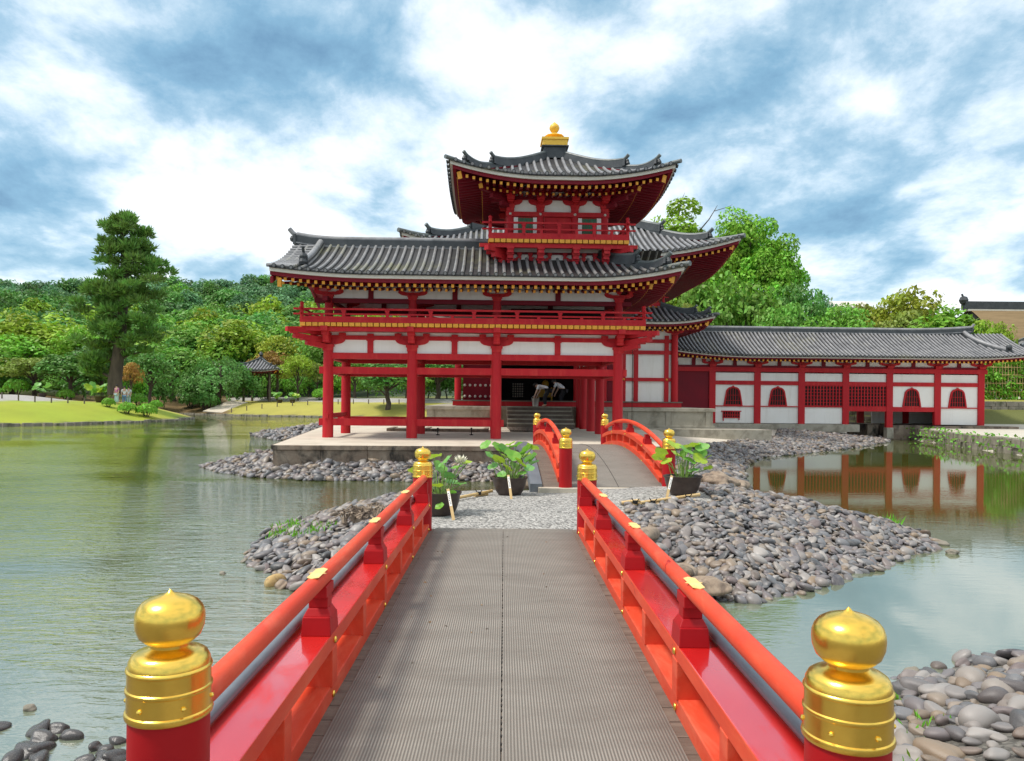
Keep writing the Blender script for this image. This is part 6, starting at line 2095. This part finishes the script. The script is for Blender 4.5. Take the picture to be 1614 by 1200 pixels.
# ------------------------------------------------------------------ bamboo barriers
def bamboo(name, label, poles, ties):
    o = thing(name, label, 'barrier', poles[0][0], 0, 'bamboo barriers')
    b0 = Vector(poles[0][0])
    for a, b in poles:
        a, b = Vector(a) - b0, Vector(b) - b0
        mb = MB()
        n = 8
        pts, rs = [], []
        for k in range(n + 1):
            q = a.lerp(b, k / n)
            for e, r in ((-.004, .026), (0, .0295), (.004, .026)):
                pts.append(q + (b - a).normalized() * e); rs.append(r)
        mb.tube(pts, rs, 12)
        part('bamboo_pole', mb, BAMBOO, o)
    for t in ties:
        mb = MB()
        t = Vector(t) - b0
        mb.lathe([(.036, -.025), (.042, 0), (.036, .025)], 10, t)
        mb.tube([t + Vector((-.03, -.02, .02)), t + Vector((-.06, -.05, .07))], .008, 5); mb.tube([t + Vector((.03, -.02, .02)), t + Vector((.05, -.06, .06))], .008, 5)
        part('rope_tie', mb, ROPE, o)
def g2(px, py, lift):
    p = gnd(px, py); return (p.x, p.y, p.z + lift)
bamboo('bamboo_barrier', 'short bamboo pole barrier lying between the two left lotus pots', [(g2(718, 790, .05), g2(775, 779, .07)), (g2(748, 783, .02), g2(768, 780, .02))], [g2(755, 783, .06)])
bamboo('bamboo_barrier', 'bamboo pole barrier tied with black rope, right of the gravel path', [(g2(980, 812, .05), g2(1008, 798, .09)), (g2(1010, 799, .06), g2(1102, 788, .09)), (g2(1022, 798, .02), g2(1038, 796, .02)), (g2(1080, 794, .02), g2(1094, 790, .02)), (g2(996, 806, .02), g2(1008, 807, .02))],
       [g2(1001, 802, .08), g2(1029, 797, .06), g2(1084, 790, .08)])

# ------------------------------------------------------------------ rocks and weeds
def rock(px, py, s, mat, label, sc=(1, .8, .7), name='rock', z=WL):
    p = atz(px, py, z)
    v, f = ico(4)
    r = np.random.default_rng(int(px))
    q = v.copy(); amp = 0.22
    for k in range(5):
        a = r.normal(size=3) * (1.3 + k)
        q += v * (amp / (k + 1) * np.sin(v @ a + k))[:, None]
    q *= np.array(sc) * s
    o = link(name, tri_mesh(name, q, f, mat), None, (p.x, p.y, p.z + s * .15), r.uniform(0, 6))
    tag(o, label, 'rock')
rock(431, 921, .13, ROCKY, 'ochre rock standing in the pond beside the left cobble bank', (1.15, .8, .7))
rock(447, 926, .09, ROCK, 'small dark rock touching the ochre rock in the pond')
rock(1022, 762, .34, ROCK, 'brown boulder at the water edge right of the arched bridge', (1.3, .8, .6), z=-.3)
rock(1130, 764, .36, ROCK, 'brown rough boulder by the pond behind the right lotus pot', (1.5, .9, .6), z=-.35)
rock(1165, 768, .25, ROCK, 'low brown rock at the pond corner beyond the cobble bank', (1.5, .9, .5), z=-.45)
rock(845, 765, .26, ROCK, 'pale rock at the foot of the arched bridge girder', (1.2, .8, .6), z=-.1)
rock(1060, 905, .20, ROCK, 'dark brown rock against the right side of the footbridge', (1.2, .8, .6), z=-.4)
rock(1120, 930, .16, ROCK, 'brown rock at the cobble edge under the right handrail', (1.4, .8, .6), z=-.5)
rock(1022, 850, .18, ROCK, 'brown rock just outside the right handrail', (1.4, .8, .6), z=-.25)
for px, py, s, lb in ((385, 886, .05, 'single dark stone in the water off the left cobble bank'), (352, 905, .04, 'tiny dark stone in the water left of the cobble bank'), (1480, 858, .10, 'round dark stone at the tip of the right cobble bank'),
                      (1500, 873, .07, 'dark stone in the water beyond the cobble tip'), (1440, 1064, .075, 'dark wet stone alone in the water right of the gilt post'), (1572, 1040, .06, 'small dark stone in the water near the right edge'),
                      (45, 1119, .04, 'lone dark stone above the clutter at the lower left')):
    rock(px, py, s, ROCK if False else WALLSTONE, lb, (1.2, .9, .7), 'stone')
for i, (px, py, s) in enumerate(((62, 1155, .075), (92, 1152, .06), (68, 1168, .075), (45, 1178, .06), (65, 1182, .085), (40, 1190, .075), (62, 1198, .075), (110, 1163, .06), (150, 1180, .05), (163, 1188, .055), (185, 1170, .055), (165, 1200, .06), (0, 1148, .06), (185, 1195, .07), (20, 1199, .07), (135, 1199, .05))):
    p = atz(px, py, WL)
    cobble(p.x, p.y, s, 'dark wet cobble breaking the pond surface in the lower left corner', 'wet cobbles in the lower left water', .15, WL, True)

def weeds(label, spots, n=26, h=.22, col='bright'):
    r = np.random.default_rng(4)
    V, A = [], []
    for px, py in spots:
        p = gnd(px, py)
        for _ in range(n):
            b = np.array([p.x + r.normal(0, .07), p.y + r.normal(0, .12), p.z])
            d = np.array([r.normal(0, .4), r.normal(0, .4), 1.0]); d /= np.linalg.norm(d)
            l = h * r.uniform(.4, 1.1); s = np.cross(d, r.normal(size=3)); s = s / np.linalg.norm(s) * .007 * (1 + l * 4)
            V.append(np.stack([b - s * .6, b + d * l * .6 - s, b + d * l, b + d * l * .6 + s]))
            A.append(r.uniform(.2, 1))
    o = link('grass', leaf_mesh('grass', np.concatenate(V), np.array(A)))
    o.color = (*GREEN[col], 1)
    tag(o, label, 'weeds', None, 'stuff')
weeds('green weeds sprouting through the left cobble bank', [(445, 840), (460, 832), (470, 850), (440, 862), (455, 872), (470, 900), (490, 905), (470, 890), (485, 870), (440, 868), (500, 880), (520, 895), (482, 912), (437, 878), (462, 845)], 26, .14)
weeds('tuft of grass on the ridge of the right cobble bank', [(1398, 826), (1401, 828)], 26, .3)
weeds('sprigs of grass among the near shore cobbles', [(1450, 1125), (1470, 1120), (1440, 1180), (1420, 1170), (1425, 1090)], 12, .08)
# clump of dead roots on the left bank
p = gnd(575, 838)
mb = MB(); rn = random.Random(2)
for k in range(60):
    a = Vector((p.x + rn.uniform(-.28, .28), p.y + rn.uniform(-.35, .35), p.z + .02)); 
    mb.tube([a, a + Vector((rn.uniform(-.12, .12), rn.uniform(-.12, .12), rn.uniform(.08, .22))), a + Vector((rn.uniform(-.25, .25), rn.uniform(-.25, .25), rn.uniform(.02, .2)))], [.02, .016, .006], 5)
mb.ball((p.x, p.y, p.z + .04), .2, 10, 0, (1.2, 1.4, .6))
tag(part('root_clump', mb, ROCK, None), 'tangled brown clump of dead roots on the left cobble bank', 'driftwood')

# ------------------------------------------------------------------ right bank: retaining wall, hedge fence, bark roofed hall
def right_side():
    a = atY(1548, 670, 52.5)
    mb = MB(); rn = random.Random(3)
    z = 0.0
    for r in range(5):
        x = a.x - 13.0 + rn.uniform(-.3, 0)
        hgt = .36
        while x < a.x + 14:
            w = rn.uniform(.5, .95)
            mb.cbox(x + w / 2, 53.0 + rn.uniform(-.04, .04) + .05 * r, z + hgt / 2, w - .02, .5, hgt - .015, rn.uniform(-.02, .02), 0, .96)
            x += w
        z += hgt
    tag(part('retaining_wall', mb, WALLSTONE, None, bevel=.02), 'mossy stone retaining wall at the right end of the corridor', 'wall')
    # stone revetment along the right bank of the pond, with ivy
    mb = MB()
    pts = [Vector((*p, 0)) for p in (wpt(1440, 693), wpt(1475, 698), wpt(1520, 706), wpt(1570, 712), wpt(1614, 718), (23.5, 28), (30, 20))]
    iv = []
    for p, q in zip(pts[:-1], pts[1:]):
        L = (q - p).length; t = (q - p).normalized(); n = Vector((-t.y, t.x, 0))
        m = max(1, int(L / .8))
        for i in range(m):
            c = p.lerp(q, (i + .5) / m)
            for zz, hh in ((-.55, .45), (-.12, .42)):
                mb.cbox(c.x + n.x * .1 + rn.uniform(-.05, .05), c.y + n.y * .1 + rn.uniform(-.05, .05), zz, L / m - .03, .5, hh, math.atan2(t.y, t.x), 0, .93)
            iv.append(c)
    tag(part('stone_revetment', mb, WALLSTONE, None, bevel=.03), 'rough stone edging of the right bank with moss and ivy', 'stone edging')
    r = np.random.default_rng(6)
    V, A = [], []
    for c in iv:
        for _ in range(34):
            V.append(np.array([c.x + r.normal(0, .35), c.y + r.normal(0, .35) - .15, r.uniform(-.55, .22)]))
            A.append(r.uniform(0, 1))
    C = np.array(V)
    o = link('ivy', leaf_mesh('ivy', leaf_quads(C, r.normal(size=C.shape) + np.array([-.3, -1, .6]), .085, r), np.array(A)))
    o.color = (*GREEN['mid'], 1); tag(o, 'green ivy and moss hanging over the right bank edging', 'ivy', None, 'stuff')
    # bamboo fence and hedge
    f = thing('bamboo_fence', 'tall bamboo lattice fence grown through by a hedge, beyond the corridor end', 'fence', (a.x + 5, 56, 2))
    OFF[f.name] = (a.x + 5, 56, 2)
    mb = MB()
    x0 = a.x - 2.0
    for k in range(60):
        x = x0 + k * .21
        mb.tube([(x, 55.9, 2.1), (x + rn.uniform(-.03, .03), 55.9, 4.5 + rn.uniform(-.1, .1))], .022, 5)
    for zz in (2.5, 3.1, 3.7, 4.25):
        mb.tube([(x0, 55.87, zz), (x0 + 12.5, 55.87, zz)], .025, 5)
    part('bamboo_lattice', mb, BAMBOO, f)
    h = thing('hedge', 'green hedge behind the bamboo lattice fence', 'hedge', (a.x + 5, 56.6, 2)); OFF[h.name] = (a.x + 5, 56.6, 2)
    cl = []
    for k in range(330):
        cl.append(((rn.uniform(-7, 7.5), rn.uniform(-.75, .3), rn.uniform(.0, 2.75)), (.5, .4, .42)))
    c = link('foliage', crown('foliage', cl, 60, .12, 77), h); c.color = (*GREEN['bright'], 1)
    mb = MB()
    for k in range(14):
        mb.tube([(a.x - 2 + k, 56.6, 1.6), (a.x - 1.9 + k, 56.6, 3.8)], .05, 5)
    part('stems', mb, BARK, h)
    # bark roofed hall and tiled roofs further back
    Y = 86
    p0 = atY(1526, 478, Y); p1 = atY(1526, 545, Y - 5)
    b = thing('bark_roofed_hall', 'large hall with brown bark roof and dark ridge, behind the trees on the right', 'building', (p0.x + 8, Y + 2, 2)); OFF[b.name] = (p0.x + 8, Y + 2, 2)
    BROWN = paint('cypress_bark', (0.16, 0.105, 0.045), (0.24, 0.165, 0.08), .9, 1.0, (.4, .4, 6), (.11, .10, .04), .6)
    mb = MB()
    zt, zb_ = p0.z - .6, p1.z - 1.5
    xs = p0.x
    for q in range(1):
        v = []
        for j in range(9):
            t = j / 8
            v += [(xs + .0 - 2.5 * t * t, Y - 9 * t, zt + (zb_ - zt) * (t + .25 * t * (1 - t) * -1)), (xs + 26, Y - 9 * t, zt + (zb_ - zt) * (t - .25 * t * (1 - t)))]
        mb.add(v, [(2 * j, 2 * j + 1, 2 * j + 3, 2 * j + 2) for j in range(8)], 0, True)
        v = [(x, 2 * Y - y, z) for x, y, z in v]
        mb.add(v, [(2 * j, 2 * j + 2, 2 * j + 3, 2 * j + 1) for j in range(8)], 0, True)
    part('bark_roof', mb, BROWN, b)
    mb = MB(); mb.box(xs - .5, xs + 26, Y - .5, Y + .5, zt - .1, zt + .75); mb.ball((xs - .5, Y, zt + .9), .5, 8); mb.tube([(xs - .4, Y, zt + .8), (xs - .7, Y, zt + 1.6)], .12, 6)
    part('ridge', mb, RIDGE, b)
    mb = MB(); mb.box(xs - .3, xs + 26, Y - .53, Y + .53, zt - .32, zt - .12); part('ridge_trim', mb, CREAM, b)
    mb = MB(); mb.prism([(Y - 6, zb_ + 2), (Y + 6, zb_ + 2), (Y, zt)], xs + .1, xs + .5, 0, 'x'); part('gable', mb, DARK, b)
    mb = MB(); mb.box(xs + 1, xs + 26, Y - 6, Y + 6, 1.0, zb_ + 1.2); part('wall', mb, WHITE, b)
    bb = thing('tiled_gatehouse', 'grey tiled roofs peeping past the end of the corridor roof', 'building', (36.5, 66, 2)); OFF[bb.name] = (36.5, 66, 2)
    cxg = atY(1640, 540, 66).x
    mb = MB(); mb.box(cxg - 2.5, cxg + 5, 64.5, 68.5, 1.5, 5.6); part('wall', mb, WHITE, bb)
    rf, z_, P_ = roof(bb, cxg + 1, 66.5, 5.0, 3.4, 5.5, 1.7, 3.4, .3, 3, .32, .08, 'fl fr br bl', raf_sides='', ov=1, hipsize=.9)
    # small white and grey roofs in the left wood
    for px, py, w, Yh, lb in ((272, 542, 36, 126, 'pale grey roof of a house half hidden in the wood behind the pine'), (384, 545, 26, 124, 'small white walled house glimpsed in the wood above the pavilion'), (1342, 480, 50, 150, 'long pale roof on the skyline behind the corridor trees')):
        p = atY(px, py, Yh); ww = w / F * Yh
        o = thing('garden_house', lb, 'house', (p.x, Yh, p.z - 4))
        mb = MB(); mb.box(-ww / 2, ww / 2, 0, 5, 0, 3.6); part('wall', mb, WHITE, o)
        mb = MB(); mb.prism([(-1, 3.4), (2.5, 4.9), (6, 3.4), (6, 3.2), (-1, 3.2)], -ww / 2 - .5, ww / 2 + .5, 0, 'x'); part('roof', mb, CREAM, o)
right_side()

# ------------------------------------------------------------------ garden pavilion, walk posts, stone slab
def pavilion():
    Y = 104
    p = atY(411, 616, Y)
    gz = Hxy(p.x, Y)
    o = thing('garden_pavilion', 'small open garden pavilion with grey pyramid roof on wooden posts, beyond the weeping tree', 'pavilion', (p.x, Y, gz)); OFF[o.name] = (0, 0, 0)
    ez = atY(411, 584, Y - 3).z - gz
    pk = atY(411, 566, Y).z - gz
    mb = MB()
    me = MB(); me.cyl(0, 0, 0, ez + .3, .17, n=10); pm = me.mesh('post', WOODGREY)
    for sx in (-1, 1):
        for sy in (-1, 1):
            put('post', pm, o, (sx * 1.7, sy * 1.7, 0))
    mb.box(-1.8, 1.8, -1.8, 1.8, ez - .1, ez + .15); part('beam', mb, WOODGREY, o)
    roof(o, 0, 0, 3.2, 3.2, ez, pk - ez, 3.2, .25, 2.5, .42, .11, raf_sides='', ov=1.2, hipsize=.8)
    fm = MB(); fm.lathe([(.35, pk), (.3, pk + .25), (.15, pk + .35), (.28, pk + .55), (.22, pk + .8), (.02, pk + 1.0)], 12); part('finial', fm, RIDGE, o)
pavilion()
# low posts along the gravel walk on the mound
pmb = MB(); pmb.cyl(0, 0, -.1, .55, .06, n=8); PSTM = pmb.mesh('walk_post', WOODGREY)
for k in range(9):
    px = 3 + k * 26
    Y = 67 + .05 * k
    p = atY(px, 632, Y)
    if 150 < px < 240: continue
    o = link('walk_post', PSTM, None, (p.x, Y, Hxy(p.x, Y)))
    tag(o, 'short wooden post edging the gravel walk above the left lawn', 'post', 'posts along the gravel walk')
for k in range(12):
    px = 365 + k * 24
    p = atY(px, 630, 93)
    o = link('walk_post', PSTM, None, (p.x, 93, Hxy(p.x, 93)))
    tag(o, 'short wooden post edging the far walk beyond the pond', 'post', 'posts along the far walk')
p = atz(376, 649, -.3)
mb = MB(); mb.cbox(0, 0, 0, 2.6, 5.5, .12, -.25); o = part('landing_slab', mb, PAVE, None); o.location = (p.x, 96.5, Hxy(p.x, 96.5) + .12); o.rotation_euler = (R(14), 0, 0)
tag(o, 'pale stone landing slab sloping into the far side of the pond', 'landing slab')

# ------------------------------------------------------------------ people
SKIN = paint('skin', (0.50, 0.30, 0.21), (0.58, 0.37, 0.27), .5, 6, bmp=0)
HAIR = paint('black_hair', (0.01, 0.008, 0.007), (0.02, 0.016, 0.014), .5, 9, bmp=0)
def cloth(name, c):
    return paint(name, tuple(x * .85 for x in c), c, .8, 6, bmp=.05)
CL = {'white': cloth('white_shirt', (.75, .76, .80)), 'black': cloth('black_trousers', (.015, .015, .02)), 'blue': cloth('blue_jeans', (.16, .28, .45)), 'teal': cloth('pale_teal_dress', (.45, .62, .62)), 'pink': cloth('pink_top', (.55, .18, .35))}
def skin_body(name, J, E, rad, mat, parent, root=0):
    me = bpy.data.meshes.new(name)
    me.from_pydata([tuple(j) for j in J], E, [])
    o = link(name, me, parent)
    md = o.modifiers.new('skin', 'SKIN')
    for i, v in enumerate(me.skin_vertices[0].data):
        r = rad[i]; v.radius = (r, r) if isinstance(r, float) else r
        v.use_root = (i == root)
    md.use_smooth_shade = True
    s = o.modifiers.new('sub', 'SUBSURF'); s.levels = 1; s.render_levels = 2
    me.materials.append(mat)
    return o
def person(loc, rz, label, top, legs, bend=0.0, arms='down', s=1.0, skirt=False):
    o = thing('person', label, 'person', loc, rz)
    o.scale = (s, s, s)
    B_ = Matrix.Rotation(-bend, 3, 'X')          # bend forward, facing +Y
    hip = Vector((0, 0, .92))
    def U(x, y, z):
        return hip + B_ @ Vector((x, y, z - .92))
    if bend: hip = Vector((0, -.18, .90))
    J = [Vector(hip), U(0, 0, 1.15), U(0, 0, 1.38), U(0, .01, 1.50), U(0, .03, 1.60), U(0, .04, 1.70)]
    rad = [(.15, .11), (.13, .10), (.16, .10), .055, (.078, .092), (.07, .085)]
    E = [(0, 1), (1, 2), (2, 3), (3, 4), (4, 5)]
    for sx in (-1, 1):
        i = len(J)
        J += [U(sx * .19, 0, 1.41)]
        if arms == 'down' and bend < .3:
            J += [U(sx * .25, .02, 1.13), U(sx * .25, .08, .90), U(sx * .24, .11, .80)]
        else:
            sh = J[-1]
            J += [sh + Vector((sx * .05, .08, -.27)), sh + Vector((sx * .0, .20, -.50)), sh + Vector((-sx * .02, .23, -.59))]
        rad += [.06, .045, .034, .036]
        E += [(2, i), (i, i + 1), (i + 1, i + 2), (i + 2, i + 3)]
        hnd = J[-1]; d = (J[-1] - J[-2]).normalized()
        for f in range(4):
            k = len(J); J += [hnd + d * .085 + Vector((0, -.027 + .018 * f, 0))]; rad += [.009]; E += [(i + 3, k)]
        k = len(J); J += [hnd + d * .03 + Vector((-sx * .03, .04, 0))]; rad += [.010]; E += [(i + 3, k)]
        i = len(J)
        J += [hip + Vector((sx * .09, 0, -.05)), Vector((sx * .10, .02, .48)), Vector((sx * .10, -.02, .08)), Vector((sx * .11, .13, .04))]
        rad += [.09, .062, .042, .04]
        E += [(0, i), (i, i + 1), (i + 1, i + 2), (i + 2, i + 3)]
    skin_body('body', J, E, rad, SKIN, o)
    tj = [Vector(hip) + Vector((0, 0, .02)), J[1], J[2], U(0, 0, 1.44)]
    te = [(0, 1), (1, 2), (2, 3)]
    trd = [(.165, .125), (.145, .115), (.175, .115), .075]
    ai = [6, 6 + 4 + 5 + 4]
    for q in ai:
        k = len(tj); tj += [J[q], J[q].lerp(J[q + 1], .75)]; trd += [.075, .062]; te += [(2, k), (k, k + 1)]
    skin_body('shirt', tj, te, trd, CL[top], o)
    lj = [Vector(hip)]; le = []; lr = [(.165, .13)]
    for sx in (-1, 1):
        k = len(lj)
        lj += [hip + Vector((sx * .09, 0, -.06)), Vector((sx * .10, .02, .48)), Vector((sx * .10, -.02, .10))]; lr += [.10, .078 if not skirt else .11, .06 if not skirt else .12]
        le += [(0, k), (k, k + 1), (k + 1, k + 2)]
    skin_body('trousers' if not skirt else 'skirt', lj, le, lr, CL[legs], o)
    hm = MB(); hc = U(0, .025, 1.68); hm.ball(hc, .105, 12, 0, (.9, 1.02, 1.0)); hm.ball(U(0, -.02, 1.62), .09, 10, 0, (.95, .9, 1.0))
    part('hair', hm, HAIR, o)
    fm = MB()
    for sx in (-1, 1):
        fm.ball(U(sx * .034, .118, 1.645), .011, 6)
    part('eyes', fm, HAIR, o)
    fm = MB(); fm.ball(U(0, .13, 1.615), .016, 6); part('nose', fm, SKIN, o)
Yp = 39.6
pa = fw(2.05, 12.55); person((pa.x, pa.y, 1.25), R(70), 'person in white shirt and black trousers bending over on the hall steps beside a bucket', 'white', 'black', 1.25, 'reach')
pb = fw(2.95, 13.4); person((pb.x, pb.y, 1.25), R(60), 'person in white shirt stooping deeper inside the hall entrance, further right', 'white', 'black', .95, 'reach')
pc = fw(1.55, 12.3)
o = thing('bucket', 'pale metal bucket on the hall steps next to the bending person', 'bucket', (pc.x, pc.y, 1.25))
mb = MB(); mb.lathe([(.14, 0), (.19, .40), (.20, .42), (.18, .42), (.13, .03)], 20); part('pail', mb, STEEL, o)
mb = MB(); mb.tube([(.19 * math.cos(t), .0, .40 + .16 * math.sin(t)) for t in np.linspace(0, math.pi, 9)], .008, 6); part('handle', mb, STEEL, o)
p = atY(184, 629, 72); person((p.x, 72, Hxy(p.x, 72)), R(160), 'person in pink top and pale teal skirt standing below the pine, left one', 'pink', 'teal', 0, s=1.0, skirt=True)
p = atY(196, 628, 72.4); person((p.x, 72.4, Hxy(p.x, 72.4)), R(200), 'person in white shirt and blue jeans standing under the pine, right one', 'white', 'blue', 0)
p = atY(203, 628, 73.5); person((p.x, 73.5, Hxy(p.x, 73.5)), R(170), 'person in white top half hidden behind the clipped shrubs under the pine', 'white', 'teal', 0)

# small rope stakes and ramp on the terrace
for px, lb in ((690, 'tiny dark rope stake on the terrace, left one of the pair'), (743, 'tiny dark rope stake on the terrace, right one of the pair')):
    p = atz(px, 686, .26)
    o = thing('rope_stake', lb, 'stake', p); mb = MB(); mb.cyl(0, 0, 0, .22, .02); mb.ball((0, 0, .24), .04, 8); mb.cyl(0, 0, 0, .03, .07); part('stake_rod', mb, ROPE, o)
pr = fw(1.0, 7.3)
o = thing('wooden_ramp', 'dark slatted wooden ramp lying before the hall steps', 'ramp', (pr.x, pr.y, .25), FA)
mb = MB()
for k in range(9):
    mb.box(-.9 + .2 * k, -.9 + .2 * k + .17, -1.5, 1.5, .02, .08)
part('ramp_slats', mb, WOODGREY, o)

# stone edging along the foot of the lawns, a few fallen leaves on the bridge mat
def edging(name, label, pts, w):
    mb = MB(); rn = random.Random(9)
    for a, b in zip(pts[:-1], pts[1:]):
        a, b = Vector((*a, 0)), Vector((*b, 0)); L = (b - a).length; t = (b - a).normalized()
        m = max(1, int(L / w))
        for i in range(m):
            c = a.lerp(b, (i + .5) / m)
            mb.cbox(c.x + rn.uniform(-.08, .08), c.y + rn.uniform(-.08, .08), WL + .02, L / m - .06, .4, rn.uniform(.24, .40), math.atan2(t.y, t.x) + rn.uniform(-.1, .1), 0, .85)
    tag(part(name, mb, WALLSTONE, None, bevel=.02), label, 'stone edging')
edging('stone_edging', 'low line of dark edging stones along the waterline of the left lawn mound', [(-50, 34), (-37, 48), wpt(0, 672), wpt(100, 670), wpt(200, 667), wpt(270, 664), wpt(304, 660.5)], .7)
edging('stone_edging', 'low line of dark edging stones at the foot of the far lawn bank', [wpt(262, 652.8), wpt(300, 653.6), wpt(350, 655), wpt(400, 656.5), wpt(505, 658.2), wpt(650, 661)], .9)
lf = MB(); rn = random.Random(12)
for k in range(26):
    x, y, a, s_ = rn.uniform(-.8, .8), rn.uniform(2.6, 9.3), rn.uniform(0, 6.28), rn.uniform(.008, .018)
    c, q = math.cos(a) * s_, math.sin(a) * s_
    lf.add([(x + c, y + q, .0115), (x - q * .5, y + c * .5, .019), (x - c, y - q, .0125), (x + q * .5, y - c * .5, .0105)], [(0, 1, 2, 3)])
LITTER = paint('dry_leaf', (0.10, 0.055, 0.025), (0.34, 0.20, 0.08), .7, 40)
tag(part('leaf_litter', lf, LITTER, None), 'small dry leaves and crumbs scattered on the bridge mat', 'litter', None, 'stuff')
